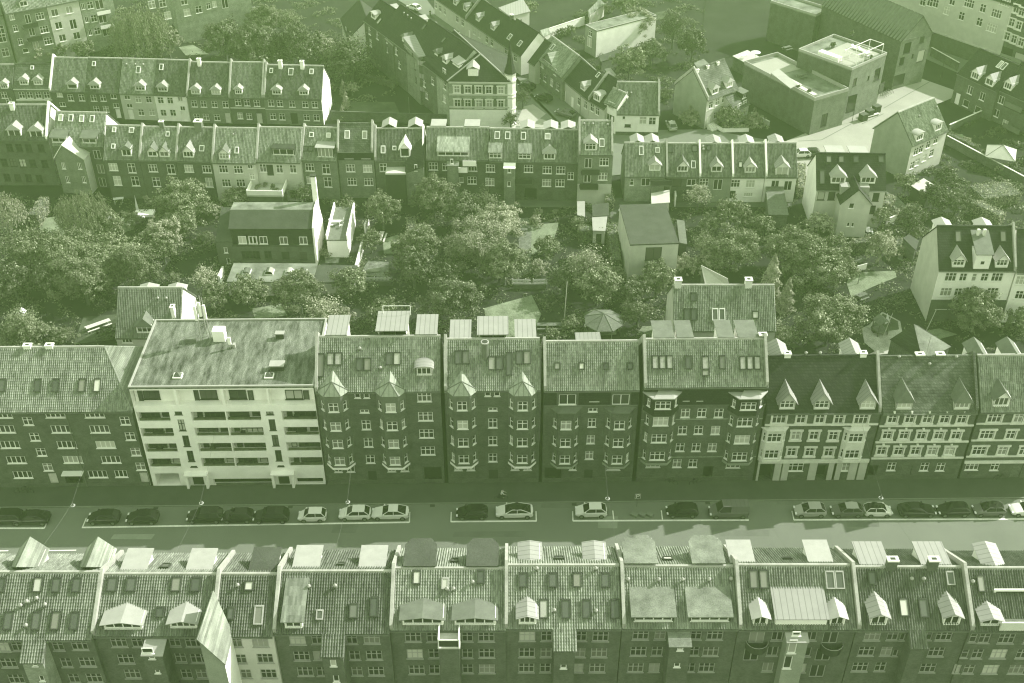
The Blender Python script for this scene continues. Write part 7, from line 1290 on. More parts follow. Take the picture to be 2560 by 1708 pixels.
trees(A2, [
 (130, 190, 110, 'round', 'leaf', 'rounded tree left of the small flat garden roof, upper centre'), (90, 400, 150, 'round', 'leafd', 'large dark tree behind the two-chimney end house'), (360, 190, 85, 'spindly', 'leaf', 'thin open tree above the small flat garden roof'), (420, 430, 150, 'round', 'leafd', 'dark leafy tree just behind the two ridge chimneys'), (650, 430, 95, 'round', 'leafl', 'pale leafy tree between the dark one and the bare-branched one'), (860, 480, 165, 'spindly', 'leafd', 'open twiggy tree with visible branches beside the brick wings'), (810, 600, 70, 'spindly', 'leaf', 'small twiggy tree above the clipped cone bushes'),
 (797, 750, 48, 'conifer', 'leafl', 'upper of three clipped cone bushes in the dark garden'), (822, 850, 50, 'conifer', 'leafl', 'middle of three clipped cone bushes in the dark garden'), (790, 955, 42, 'conifer', 'leafl', 'lowest of three clipped cone bushes, by the brick wall'), (872, 745, 48, 'spindly', 'leafl', 'wispy pale shrub beside the clipped cone bushes'), (700, 745, 50, 'shrub', 'leaf', 'round bush against the bright white gable of the end house'), (2205, 1010, 60, 'spindly', 'leafd', 'young dark tree at the foot of the corner spire house')])
trees(A3, [
 (225, 830, 65, 'spindly', 'leafd', 'thin street tree beside the pale corner tower'), (1190, 200, 120, 'round', 'leafl', 'bright tall tree at the end of the white mews building'), (1300, 440, 100, 'round', 'leafd', 'dark tree below the bright tall one by the mews building'), (1120, 560, 115, 'round', 'leaf', 'tree behind the dark-roofed side-street houses'), (1490, 260, 120, 'spindly', 'leafd', 'twiggy shaded tree at the upper centre of the dark yard'), (1650, 400, 110, 'round', 'leafd', 'dark shaded tree behind the corner house with two pale dormers'), (1080, 40, 100, 'round', 'leaf', 'tree at the top edge above the mews building'), (280, 60, 60, 'round', 'leaf', 'small tree by the ribbed roofs at the top edge'), (940, 85, 40, 'shrub', 'leaf', 'small shrub beside the tile-roofed shed at the top'), (625, 262, 42, 'shrub', 'leaf', 'left bush on the wall before the mews building'), (550, 285, 42, 'shrub', 'leafd', 'darker bush left of the mews building door'),
 (1640, 1000, 85, 'shrub', 'leafl', 'pale feathery bush beside the small corner house gable'), (1700, 890, 80, 'spindly', 'leafd', 'twiggy climber against the blank grey gable'), (1960, 1000, 110, 'shrub', 'leaf', 'wide bush in the corner house front garden'), (2170, 1030, 80, 'shrub', 'leafl', 'low pale bush at the right end of the corner house garden'), (1430, 790, 55, 'shrub', 'leaf', 'bush hanging over the wall right of the low white house')])
trees(A4, [
 (1690, 1480, 85, 'round', 'leafd', 'dark tree right of the grey-gabled tiled house'), (1710, 1450, 55, 'spindly', 'leafl', 'sunlit spindly sapling below the pale pyramid roof'), (1860, 1190, 45, 'shrub', 'leafl', 'pale shrub on the sunlit lawn by the tiled house'), (2160, 1420, 45, 'shrub', 'leafl', 'pale bush under the pyramid-roofed pavilion'), (470, 1400, 42, 'shrub', 'leaf', 'bush at the right end of the right-hand terrace')])
trees(B1, [
 (30, 330, 150, 'willow', 'leafl', 'pale weeping willow at the left picture edge'), (700, 400, 185, 'willow', 'leaf', 'feathery rounded tree below the gabled brick wing'), (380, 600, 110, 'willow', 'leaf', 'drooping tree left of the sunlit lawn'), (230, 740, 190, 'spindly', 'leaf', 'loose arching tree in the far left garden'), (520, 770, 220, 'wide', 'leaf', 'huge spreading tree in the middle of the left gardens'), (900, 760, 210, 'wide', 'leaf', 'right half of the big tree mass in the left gardens'), (930, 540, 130, 'round', 'leaf', 'rounded tree above the big tree mass, right of the lounger'), (1150, 880, 170, 'round', 'leaf', 'tree at the lower right of the big tree mass'), (110, 960, 150, 'round', 'leafd', 'shaded tree at the left edge below the arching tree'), (700, 980, 180, 'round', 'leaf', 'tree at the lower centre of the big tree mass'), (400, 930, 140, 'spindly', 'leafd', 'dark loose tree under the big tree mass'),
 (1530, 290, 185, 'round', 'leaf', 'large tree in front of the dark garden-side terraced houses'), (1370, 580, 135, 'round', 'leafl', 'bright tree between the two left garden plots'), (1530, 470, 130, 'round', 'leaf', 'tree below the large one before the dark terraces'), (1370, 710, 90, 'round', 'leaf', 'low tree above the deep shadow left of the green-roofed house'), (1985, 265, 115, 'shrub', 'leafl', 'pale dome-shaped bush behind the green-roofed house'), (1800, 360, 60, 'round', 'leafl', 'slim pale tree left of the green-roofed house'), (1730, 590, 70, 'shrub', 'leaf', 'shrub at the left wall of the green-roofed house'), (1730, 960, 105, 'spindly', 'leafl', 'upright pale shrub left of the flat extension'), (1790, 1110, 110, 'round', 'leaf', 'tree in front of the white chimney gable'), (2060, 1030, 125, 'round', 'leaf', 'round tree before the picket fence, left'), (1460, 920, 45, 'spindly', 'leaf', 'narrow sapling in the shade behind the small tiled house'),
 (190, 1330, 150, 'spindly', 'leaf', 'arching bush beside the bird table, lower left'), (330, 1400, 120, 'shrub', 'leaf', 'low bush above the long brick block ridge, left'), (540, 1420, 90, 'shrub', 'leaf', 'bush by the hidden lamp post, lower left garden'), (70, 1440, 110, 'shrub', 'leaf', 'bush at the left edge above the long brick block'), (890, 1400, 70, 'shrub', 'leafd', 'dark bush left of the small tiled house'), (1110, 450, 75, 'shrub', 'leaf', 'shrub beside the two white garden balls')])
trees(B2, [
 (815, 345, 88, 'round', 'leaf', 'tree growing over the white roof terrace'), (460, 235, 78, 'spindly', 'leaf', 'palm-like spiky shrub behind the green-roofed house'), (1130, 375, 140, 'round', 'leaf', 'dense round tree right of the white roof terrace'), (1030, 620, 92, 'round', 'leaf', 'compact tree beside the long picnic bench'), (1560, 260, 165, 'round', 'leaf', 'tall tree against the brick stair towers'), (1450, 700, 170, 'round', 'leaf', 'bushy tree in front of the hedge garden, centre'), (1390, 860, 150, 'round', 'leafd', 'darker lower tree left of the biggest garden tree'), (1790, 400, 130, 'round', 'leafd', 'dark tree between the tall one and the biggest garden tree'), (1930, 640, 235, 'wide', 'leafl', 'biggest bright tree in the middle of the gardens'), (2120, 470, 150, 'round', 'leafl', 'upper right crown beside the biggest garden tree'), (2150, 820, 170, 'round', 'leaf', 'tree at the lower right of the biggest garden tree'), (1990, 330, 110, 'spindly', 'leaf', 'bare-topped twiggy tree above the biggest garden tree'), (1710, 1130, 195, 'round', 'leafd', 'dark tree in front of the low garden wall, centre'), (1650, 900, 100, 'round', 'leafd', 'small shaded tree above the dark wall-side tree'),
 (430, 1070, 165, 'round', 'leaf', 'tree in front of the picket fence and flat extension'), (860, 960, 140, 'round', 'leaf', 'tree leaning over the end of the white wall'), (60, 1060, 90, 'round', 'leaf', 'tree above the white modern block, left of the fence tree'), (640, 1230, 130, 'spindly', 'leafl', 'loose pale tree behind the flat mossy roof corner'), (780, 1270, 110, 'shrub', 'leafl', 'pale bush behind the small rear roof boxes'), (1140, 1230, 130, 'shrub', 'leaf', 'bush behind the widest rear roof box'), (650, 720, 45, 'shrub', 'leafl', 'small bush at the foot of the tall white gable'), (420, 700, 30, 'shrub', 'leaf', 'climbing shrub on the dark house front'), (2205, 385, 40, 'shrub', 'leafl', 'clipped ball bush beside the dark lawn')])
trees(B3, [
 (355, 375, 34, 'shrub', 'leafl', 'white-flowered bush on the dark lawn, left one'), (498, 372, 26, 'shrub', 'leafl', 'white-flowered bush on the dark lawn, right one'), (340, 455, 55, 'shrub', 'leafl', 'round pale bush at the top of the gravel path'), (685, 470, 55, 'spindly', 'leaf', 'slender shrub left of the pale metal shed'), (440, 690, 110, 'shrub', 'leaf', 'spreading shrub right of the gravel path'), (350, 850, 75, 'shrub', 'leafl', 'bush covered with white flowers beside the gravel path'), (760, 860, 160, 'spindly', 'leafl', 'upright feathery tree below the clipped hedge'), (850, 1010, 150, 'round', 'leaf', 'tree right of the flagpole garden'), (560, 950, 110, 'round', 'leafd', 'dark tree at the right end of the low garden wall'), (1000, 890, 75, 'shrub', 'leafl', 'bright flowering shrub at the corner of the hedge'), (1190, 1220, 110, 'round', 'leaf', 'round tree right of the eight-sided gazebo'), (1350, 960, 130, 'round', 'leaf', 'tree in front of the pale square house'), (1150, 1060, 120, 'round', 'leafd', 'dark tree left of the big tiled garden house'),
 (1700, 245, 100, 'spindly', 'leafl', 'pale open tree before the dark-fronted terraced house'), (1980, 400, 125, 'round', 'leaf', 'tree in the middle of the right-hand terrace gardens'), (1790, 480, 85, 'round', 'leaf', 'smaller tree left of the terrace-garden tree'), (1740, 640, 95, 'spindly', 'leaf', 'thin tree right of the pale square house'), (1990, 690, 190, 'wide', 'leaf', 'spreading tree above the pale wedge roof'), (1800, 800, 120, 'shrub', 'leafl', 'bush beside the pale wedge roof, right'), (1590, 830, 85, 'shrub', 'leafl', 'bush against the right wall of the pale square house'), (2250, 480, 90, 'round', 'leaf', 'tree left of the slatted pergola'), (640, 1320, 75, 'shrub', 'leaf', 'bush left of the eight-sided gazebo'), (470, 1400, 60, 'shrub', 'leaf', 'shrub behind the raised garden beds')])
trees(B4, [
 (625, 485, 95, 'round', 'leafl', 'small bright tree left of the white gabled wing'), (440, 700, 215, 'wide', 'leaf', 'largest right-hand garden tree, upper left part'), (690, 830, 190, 'wide', 'leaf', 'largest right-hand garden tree, lower right part'), (420, 840, 90, 'round', 'leaf', 'tree under the big right-hand garden tree'), (230, 960, 150, 'conifer', 'leafl', 'bright pale conifer behind the big tiled garden house'), (360, 1090, 110, 'conifer', 'leafl', 'lower bright conifer at the right end of the tiled garden house'), (780, 660, 80, 'round', 'leaf', 'tree at the left end of the clipped garden hedge'), (1150, 690, 120, 'round', 'leafl', 'tree at the right end of the clipped garden hedge'), (720, 1290, 215, 'round', 'leaf', 'big round tree behind the pointed-dormer block'), (1950, 1210, 175, 'round', 'leaf', 'tree in front of the three-storey white house'), (2300, 1290, 100, 'round', 'leaf', 'tree at the right edge below the white house'), (1360, 130, 85, 'round', 'leaf', 'dark tree left of the flat square pavilion'), (1600, 270, 105, 'round', 'leafd', 'shaded tree below the flat square pavilion'), (1790, 300, 100, 'round', 'leafd', 'shaded tree left of the flattened hedge block'), (1400, 450, 110, 'round', 'leafd', 'dark bush tree at the garden path corner'), (1140, 410, 80, 'round', 'leaf', 'tree against the right wall of the gabled wing'), (1180, 520, 60, 'shrub', 'leaf', 'bush beside the white bench by the gabled wing'), (1500, 400, 60, 'shrub', 'leaf', 'bush at the right end of the stone path'), (1440, 560, 55, 'shrub', 'leaf', 'bush left of the white house gable'), (100, 480, 65, 'round', 'leaf', 'small tree left of the slatted pergola posts')])
trees(C4, [(320, 60, 110, 'spindly', 'leaf', 'low bush behind the pointed-dormer block chimneys')])
trees(D3, [(700, 1568, 70, 'shrub', 'leafl', 'small bush at the bottom edge below the near blocks')])
for p, q, w, h, lab, m in ((B1(300, 500), B1(400, 350), 1.6, 2.6, 'sunlit clipped hedge left of the lawn', 'leafl'), (B3(690, 600), B3(980, 600), 1.8, 2.4, 'clipped hedge running across above the flagpole garden', 'leaf'), (B3(965, 560), B3(1000, 870), 1.7, 2.4, 'clipped hedge leading down beside the pale square house', 'leaf'), (B4(900, 700), B4(1060, 690), 1.5, 2.2, 'clipped hedge above the round lawn', 'leafl'), (B4(1930, 290), B4(2240, 250), 5.0, 2.2, 'broad flat-topped hedge block, upper right', 'leafl'), (B4(1930, 370), B4(2150, 480), 1.8, 2.2, 'long diagonal hedge below the broad hedge block', 'leafl'), (B2(1385, 690), B2(1370, 500), 1.5, 2.0, 'narrow clipped hedge beside the white bin', 'leafl'), (B2(1210, 690), B2(1340, 685), 1.5, 1.8, 'short clipped hedge above the bushy centre tree', 'leaf'), (B4(1260, 440), B4(1450, 370), 1.2, 1.8, 'hedge along the stone path', 'leafl'), (B4(1180, 360), B4(1230, 290), 1.4, 1.6, 'hedge beside the gabled wing path', 'leafl'), (A2(940, 655), A2(1250, 740), 1.2, 1.2, 'low shaded hedge in the dark back garden', 'leafd'), (B3(930, 230), B3(955, 360), 1.4, 2.2, 'bright hedge right of the small dark-roofed shed', 'leafl'), (A3(1900, 1090), A3(2110, 1085), 1.4, 1.0, 'low front garden hedge of the corner house', 'leafl'), (B4(1300, 740), B4(1290, 640), 1.4, 1.6, 'hedge left of the white house', 'leafl'), (B4(470, 250), B4(470, 60), 1.2, 2.2, 'hedge between the end house and the dark-roofed house', 'leafl'), (A4(1700, 1170), A4(1950, 1290), 1.2, 1.6, 'hedge along the shaded garden wall by the pyramid roof', 'leafd')): hedge(p, q, w, h, lab, m)
sheet('ivy_bed', [B2(990, 860), B2(1120, 840), B2(1110, 880), B2(1000, 890)], 'lawnd')

# ------------------------------------------------------------------ houses and sheds in the gardens
b = House('dark garden house with a green mansard roof and a tall white right gable', B1(1975, 800), B2(567, 800), z=.2, depth=8.6, roof='flat', wall='bdark', rm='feltd', name='garden_house', gR='white')
zt = b.f(B2(300, 655))[2]; zc = b.f(B2(300, 520))[2]; b.ze = zt; W_ = b.W
b.wins([B2(35, 730), B2(70, 730), B2(168, 730), B2(465, 738), B1(2060, 730), B1(2152, 730)], '2t', 1.25, 1.5, fm=M['framed']); b.win(B2(315, 738), '1d', 1.3, 1.6, fm=M['framed'])
dpt = b.D; q = b.loc(b.plane(B2(300, 350), b.o+b.ew*3.4, b.ew)); zk = q[2]; q2 = b.loc(b.plane(B2(300, 288), b.o+b.ew*6.2, b.ew)); zk2 = q2[2]
b.mb.face([(0, .35, zt), (W_, .35, zt), (W_, .55, zc-.1), (0, .55, zc-.1)], M['slate']); rb = b.rb; rb.slab([(-.3, .3, zc), (W_+.05, .3, zc), (W_+.05, 3.4, zk), (-.3, 3.4, zk)], .15, M['feltd']); rb.slab([(-.3, 3.4, zk), (W_+.05, 3.4, zk), (W_+.05, 6.2, zk2), (-.3, 6.2, zk2)], .15, M['felt']); rb.slab([(-.3, 6.2, zk2), (W_+.05, 6.2, zk2), (W_+.05, dpt+.2, zt), (-.3, dpt+.2, zt)], .15, M['feltd'])
gw = MB(); gw.extr([(W_+.06, -.1, -.2), (W_+.06, -.1, zt+.2), (W_+.06, .2, zc+.3), (W_+.06, 3.4, zk+.3), (W_+.06, 6.2, zk2+.3), (W_+.06, dpt, zt), (W_+.06, dpt, -.2)], (.32, 0, 0), M['white']); gw.build('white_gable', b.root)
mb = MB(); mb.box((W_-.5, 6.6, zk2-2), (W_+.3, 7.3, zk2+4.5), M['white']); mb.box((W_-.6, 6.5, zk2+4.5), (W_+.4, 7.4, zk2+4.7), M['metal']); mb.build('chimney', b.root)
for p, n in ((B2(45, 607), '2'), (B2(130, 607), '2'), (B2(300, 610), '2'), (B2(465, 610), '2'), (B1(2035, 605), '2'), (B1(2120, 605), '2')): l = b.f(p, .4); place_window(b.root, (l[0], .28, l[2]-.65), 0, 1.3, 1.35, n, M['frame'])
b.finish(flat_curb=0)
w = House('dark low wing of the green-roofed garden house', B1(1840, 800), B1(1975, 800), z=.2, depth=7.0, roof='flat', wall='bdark', rm='feltd', name='garden_house_wing', cat='house'); w.ze = b.ze+.8; w.slope = 2.4; w.wins([B1(1895, 690), B1(1918, 780)], '1', .6, 1.1); w.finish(flat_curb=0)
b = House('flat felt-roofed extension with five domed rooflights', B1(1905, 955), B2(538, 960), z=2.6, back=B2(560, 806), roof='flat', wall='cream', rm='felt', name='flat_extension', cat='extension')
for p in (B1(2072, 880), B1(2265, 880), B2(180, 880), B2(347, 882), B2(458, 882)):
    q = b.r(p); mb = MB(); mb.box((q[0]-.65, q[1]-.8, b.ze), (q[0]+.65, q[1]+.8, b.ze+.25), M['frame']); o = mb.build('domed_rooflight', b.root); mb = MB()
    for i in range(6): a, e = math.pi*i/6, math.pi*(i+1)/6; f = lambda t, y: (q[0]-.58*math.cos(t), q[1]+y, b.ze+.26+.42*math.sin(t)); mb.face([f(a, -.7), f(e, -.7), f(e, .7), f(a, .7)], M['skyglass'])
    mb.build('pane', o)
b.finish(flat_curb=0)
b = House('dark flat-roofed shed joined to the domed-rooflight extension', B2(545, 962), B2(890, 962), z=2.3, back=B2(870, 820), roof='flat', wall='cream', rm='feltd', name='flat_extension', cat='extension'); b.finish(flat_curb=0)
b = House('raised white-walled roof terrace with a dining table and plants', B2(660, 605), B2(832, 605), z=3.4, back=B2(690, 330), roof='flat', wall='white', rm='wood', name='roof_terrace', cat='terrace')
for x0, x1, y0, y1, h in ((-.1, .12, 0, b.D, .95), (b.W-.12, b.W+.1, 0, b.D, .9)): mb = MB(); mb.box((x0, y0, b.ze+.07), (x1, y1, b.ze+h), M['white']); mb.build('parapet', b.root)
tz = b.ze+.06; b.finish(flat_curb=0)
table_set(B2(738, 477), 'white table on the raised white-walled terrace', 0, 'cloth', 'dining_table', False, 1.7, tz)
for x, y, rz_, k in ((700, 470, 1.57, 'left'), (790, 462, -1.57, 'right'), (705, 495, 1.57, 'lower left'), (785, 500, -1.57, 'lower right')): chair(B2(x, y), 'white chair at the %s of the white terrace table' % k, rz_, 'cloth', tz, group='chairs on the white-walled terrace')
o = tree(B2(850, 440), 11, 'spindly', 'wispy plant along the right parapet of the white-walled terrace', 'leafl', name='potted_plant', cat='plant')
b = House('small tiled house with a bright white right gable and one hipped dormer', B1(968, 1412), B1(1508, 1412), z=5.0, ridge=B1(1240, 1008), pitch=44, gR='white', wall='cream', rm='tmid', name='garden_house')
b.dormer(B1(1220, 1392), 2.3, 1.6, 'hip', 'zincd', 'white', '3t', rise=.9); b.vents([B1(1330, 1118), B1(1400, 1118)]); b.chimney(B1(1462, 1240), b=.5, h=1.6, m='white', d=.8); b.win(B1(1065, 1448), '3', 1.5, .9)
for x in (1225, 1465): backbox(b, B1(x, 985), 2.4, .5, 'zinc', 'hip', rise=.5, hf=1.6)
b.finish()
b = House('pale square house with a dark felt roof and one big garden opening', B3(1127, 645), B3(1533, 632), z=7.6, back=B3(1300, 305), roof='flat', wall='cream', rm='feltd', name='garden_house')
b.win(B3(1322, 720), '2', 2.6, 2.4, fm=M['framed']); b.win(B3(1318, 838), '2d', 2.4, 1.6, fm=M['framed']); q = b.f(B3(1322, 775)); mb = MB(); mb.box((q[0]-1.4, -.9, q[2]-.1), (q[0]+1.4, -.01, q[2]), M['plinth']); mb.box((q[0]-1.4, -.92, q[2]), (q[0]+1.4, -.86, q[2]+.15), M['frame']); mb.box((q[0]-1.4, -.9, q[2]-1.0), (q[0]+1.4, -.85, q[2]-.1), M['metal']); mb.build('balcony', b.root); b.finish(flat_curb=0)
b = House('big tiled garden house with five skylights and two square white chimneys', B3(1497, 1352), B4(268, 1352), z=6.2, ridge=B3(1900, 986), pitch=44, gL='cream', wall='cream', rm='tlight', name='garden_house')
b.sky(B3(1655, 1085), .8, 1.2); b.sky(B3(1632, 1232), .85, 1.6, n=2); b.sky(B3(1865, 1232), .85, 1.6, 'frame', n=2); b.sky(B3(2175, 1235), .8, 1.0)
for x in (1525, 2115): b.chimney(u=uback(b, B3(x, 985), b.hd), w=b.hd, b=.95, h=1.0, m='white', d=.9)
b.finish()
W4 = [atz(B3(1722, 818), 6.0), atz(B3(1945, 930), 4.2), atz(B3(1958, 1010), 2.6), atz(B3(1762, 1010), 3.0)]; g = (W4[0]+W4[2])/2; o = thing('summer_house', 'steep pale wedge roof behind the big tiled garden house', 'garden house', (g[0], g[1], 0)); W5 = [p-np.array((g[0], g[1], 0)) for p in W4]; rb = MB(); rb.slab([W5[0], W5[1], W5[2]], .12, M['feltp']); rb.slab([W5[0], W5[2], W5[3]], .12, M['feltp']); rb.build('roof', o); mb = MB()
for i in range(4): p, q = W5[i]*np.array((.94, .94, 1)), W5[(i+1) % 4]*np.array((.94, .94, 1)); mb.face([(p[0], p[1], -.1), (q[0], q[1], -.1), (q[0], q[1], q[2]-.15), (p[0], p[1], p[2]-.15)], M['wood'])
mb.build('wall', o); EXCL.append([tuple(p[:2]) for p in W4])
zE = 6.0; A_, Bf, Cr = [atz(B4(*p), zE) for p in ((1222, 1440), (1500, 1625), (1740, 1500))]; Dn = A_+Cr-Bf; ct = (A_+Cr)/2; pk = aty(B4(1425, 1310), ct[1]+1.0); o = thing('garden_house', 'dark hip-roofed house behind the streaked slate block', 'house', (ct[0], ct[1], 0)); lo = lambda p: np.array(p)-np.array((ct[0], ct[1], 0)); mb = MB(); rb = MB(); q4 = [A_, Bf, Cr, Dn]
for i in range(4): p, q = lo(q4[i]), lo(q4[(i+1) % 4]); mb.face([(p[0]*.95, p[1]*.95, -.1), (q[0]*.95, q[1]*.95, -.1), (q[0]*.95, q[1]*.95, zE-.1), (p[0]*.95, p[1]*.95, zE-.1)], M['bmid']); rb.slab([p, q, lo(pk)], .12, M['slate' if i != 1 else 'felt'])  # sunlit slope of the slate roof coloured as paler felt
mb.build('wall', o); rb.build('roof', o); EXCL.append([tuple(p[:2]) for p in q4])
shed([B3(805, 318), B3(945, 305), B3(950, 400), B3(810, 408)], 3.0, 'small dark-roofed shed beside the bright hedge', 'feltd', 'wood'); shed([B3(805, 420), B3(935, 415), B3(918, 530), B3(812, 525)], 2.6, 'pale metal-roofed shed below the small dark one', 'zinc', 'cream'); shed([B3(680, 292), B3(745, 290), B3(748, 410), B3(682, 395)], 2.4, 'narrow pale shed roof left of the dark-roofed shed', 'zinc', 'wood'); shed([B3(1515, 445), B3(1580, 455), B3(1605, 640), B3(1540, 625)], 2.8, 'lean-to shed along the right wall of the pale square house', 'zincd', 'metal', name='lean_to_shed')
shed([B4(180, 160), B4(330, 165), B4(375, 395), B4(205, 392)], 2.9, 'long slatted wooden pergola roof in the right-hand terrace gardens', 'wood', 'wood', name='pergola_shed', cat='pergola', door=False); shed([B4(1508, 86), B4(1640, 168), B4(1535, 232), B4(1403, 148)], 2.8, 'square flat pale-roofed pavilion in the right gardens', 'feltp', 'metal', .0, name='garden_pavilion', cat='pavilion'); shed([A3(770, 100), A3(870, 0), A3(915, 35), A3(785, 128)], 3.0, 'old tile-roofed shed at the top edge', 'tmid', 'cream'); shed([A1(2005, 75), A1(2200, 60), A1(2190, 130), A1(2040, 135)], 2.6, 'flat shed behind the top apartment gardens', 'felt', 'wood'); shed([A1(1430, 225), A1(1520, 185), A1(1565, 260), A1(1490, 265)], 2.6, 'small dark playhouse shed in the top left gardens', 'metal', 'metal', name='playhouse')
shed([A2(232, 280), A2(410, 268), A2(440, 330), A2(300, 345)], 2.8, 'flat garden roof with one rooflight between the upper trees', 'felt', 'cream'); shed([A3(20, 75), A3(225, 0), A3(290, 95), A3(120, 140)], 3.4, 'ribbed metal roof of a workshop at the top centre edge', 'seam', 'cream', name='workshop', cat='workshop'); shed([A3(1660, 540), A3(1740, 505), A3(1800, 545), A3(1700, 590)], 3.0, 'small felted outbuilding behind the corner house chimneys', 'felt', 'bmid'); shed([A3(1985, 470), A3(2110, 420), A3(2285, 520), A3(2160, 560)], 3.2, 'flat roof with white garden furniture left of the brick roof terrace', 'feltp', 'bmid', .0, name='flat_outbuilding', cat='outbuilding'); shed([A3(860, 480), A3(1100, 400), A3(1130, 440), A3(880, 520)], 2.4, 'long planted trellis roof below the mews building', 'feltd', 'wood', name='trellis_shed'); shed([A3(910, 590), A3(960, 580), A3(1010, 630), A3(960, 640)], 2.4, 'tiny pale shed roof behind the side-street houses', 'zinc', 'wood'); shed([A3(370, 265), A3(435, 245), A3(460, 280), A3(400, 310)], 3.0, 'little tiled lean-to behind the white end gable', 'tpale', 'cream', name='lean_to_shed')
shed([B3(660, 1395), B3(870, 1390), B3(885, 1450), B3(670, 1455)], 2.6, 'ribbed white pergola roof just behind the fanlight block', 'seam', 'wood', name='pergola_shed', cat='pergola', door=False)
shed([B4(1330, 600), B4(1380, 570), B4(1470, 610), B4(1440, 690)], 2.6, 'dark-roofed shed left of the white house gable', 'metal', 'wood');
shed([B3(1300, 225), B3(1455, 195), B3(1460, 290), B3(1305, 300)], 3.0, 'stone outbuilding with a pale roof behind the pale square house', 'feltp', 'cream', name='stone_outbuilding', cat='outbuilding')
gazebo(B3(905, 1280), 'eight-sided wooden gazebo roof behind the fanlight block', 3.1, 2.3, 1.3); gazebo(A4(2157, 1285), 'pyramid-roofed pale pavilion in the far right garden', 3.8, 2.6, 1.7, 4, 'feltp', 'pyramid_pavilion')
fence([B2(105, 985), B2(540, 990), B2(700, 990)], 1.1, 'white picket fence in front of the domed-rooflight extension', 'frame'); fence([B2(950, 965), B2(1215, 965)], 1.1, 'white picket fence right of the white garden wall', 'frame'); fence([B3(135, 980), B3(290, 982)], 1.1, 'white picket fence at the foot of the gravel path, left part', 'frame'); fence([B3(312, 982), B3(430, 980)], 1.1, 'white picket fence below the white-flowered bush', 'frame')
garden_wall([B2(1015, 480), B2(985, 560)], 1.9, 'short white garden wall beside the dense round tree'); garden_wall([B2(965, 690), B2(900, 950)], 1.9, 'long white garden wall sloping down to the picket fence'); garden_wall([B1(1880, 880), B1(1840, 960)], 1.2, 'low white wall left of the flat extension'); garden_wall([B1(1875, 985), B1(1830, 1080)], 1.2, 'short white wall in front of the left picket fence'); garden_wall([B2(950, 990), B2(1215, 990)], .9, 'low brick wall under the right picket fence', 'bmid', cap='plinth'); garden_wall([B3(140, 1015), B3(420, 1015)], .9, 'low brick wall under the gravel path fence', 'bmid', cap='plinth'); garden_wall([A2(700, 1010), A2(1680, 1040)], 2.0, 'long dark brick wall behind the garden-side terrace', 'bmid', cap='plinth'); garden_wall([B4(1190, 480), B4(1400, 390)], 1.2, 'pale stone wall along the right garden path', 'stone'); garden_wall([A4(1560, 470), A4(1790, 600)], 2.0, 'brick yard wall along the cross street', 'bmid', cap='stone'); garden_wall([A4(1710, 1110), A4(1980, 990)], 1.6, 'brick wall below the dark brick house with pale dormers', 'bmid'); garden_wall([A3(2140, 980), A3(2290, 1060)], 1.0, 'low white garden wall right of the corner house', 'cream'); garden_wall([A3(1820, 1060), A3(1900, 1110), A3(2120, 1105)], .7, 'low white front wall of the corner house garden', 'white'); garden_wall([A3(440, 310), A3(740, 210)], 2.0, 'white yard wall between the end gable and the mews building', 'white')
garden_wall([B3(1490, 200), B3(1500, 330)], 2.2, 'thin white wall behind the pale square house', 'white'); garden_wall([B3(1500, 205), B3(1850, 215)], 1.6, 'white-topped wall in front of the dark-fronted terraced house', 'metal', cap='white'); garden_wall([A4(1690, 1210), A4(2340, 1560)], 1.8, 'shaded garden wall running to the right edge', 'bmid')
pole(B3(572, 1290), 7.5, 'tall bare white flagpole in the hedge garden', .25); pole(B4(1170, 1410), 4.2, 'leaning pale timber pole of the play area', .6); pole(B4(1530, 1365), 4.0, 'leaning timber pole behind the dark hip-roofed house', .7)
table_set(B2(1115, 600), 'long picnic table on the lawn beside the compact tree', 1.45, 'woodp', L=3.0); table_set(B3(215, 545), 'dark picnic table on the gravel path', 0, 'wood', L=2.0); table_set(B1(830, 1340), 'long pale garden table with benches in the left garden', .62, 'woodp', L=3.8); table_set(B4(1035, 545), 'white bench table beside the gabled wing', 1.4, 'cloth'); table_set(B4(985, 1095), 'shaded picnic table on the right lawn', .5, 'wood'); table_set(B4(980, 810), 'dark picnic table by the basketball board', .5, 'wood'); table_set(B3(480, 1345), 'long low planting table behind the fanlight block', 0, 'wood', 'raised_bed', True, 5.0); table_set(B1(1000, 285), 'pale square table in the shade of the dark terraces', .2, 'cloth', 'garden_table', False); table_set(B3(745, 245), 'round-looking white table under the balconied narrow house', .3, 'cloth', 'garden_table', True, 1.3)
lounger(B1(905, 455), 'white sun lounger under the big left trees', -.4); lounger(B1(935, 440), 'second white sun lounger, right of the first under the left trees', -.4)
mb = MB(); g = atz(B2(1438, 580)); o = thing('storage_bin', 'white-topped storage bin on the gravel garden path', 'bin', tuple(g)); mb.box((-.5, -.5, 0), (.5, .5, 1.2), M['metal']); mb.build('body', o); mb = MB(); mb.box((-.55, -.55, 1.2), (.55, .55, 1.3), M['white']); mb.build('lid', o)
g = atz(B1(1215, 390)); o = thing('garden_deck', 'white raised deck with an awning post in the left gardens', 'deck', tuple(g)); mb = MB(); mb.box((-1.7, -1.0, 0), (1.7, 1.0, .45), M['white']); mb.build('deck', o); mb = MB(); mb.slab([(-1.7, .9, .45), (-1.2, .9, .45), (-1.4, .9, 3.4)], .06, M['cloth']); mb.build('awning', o)
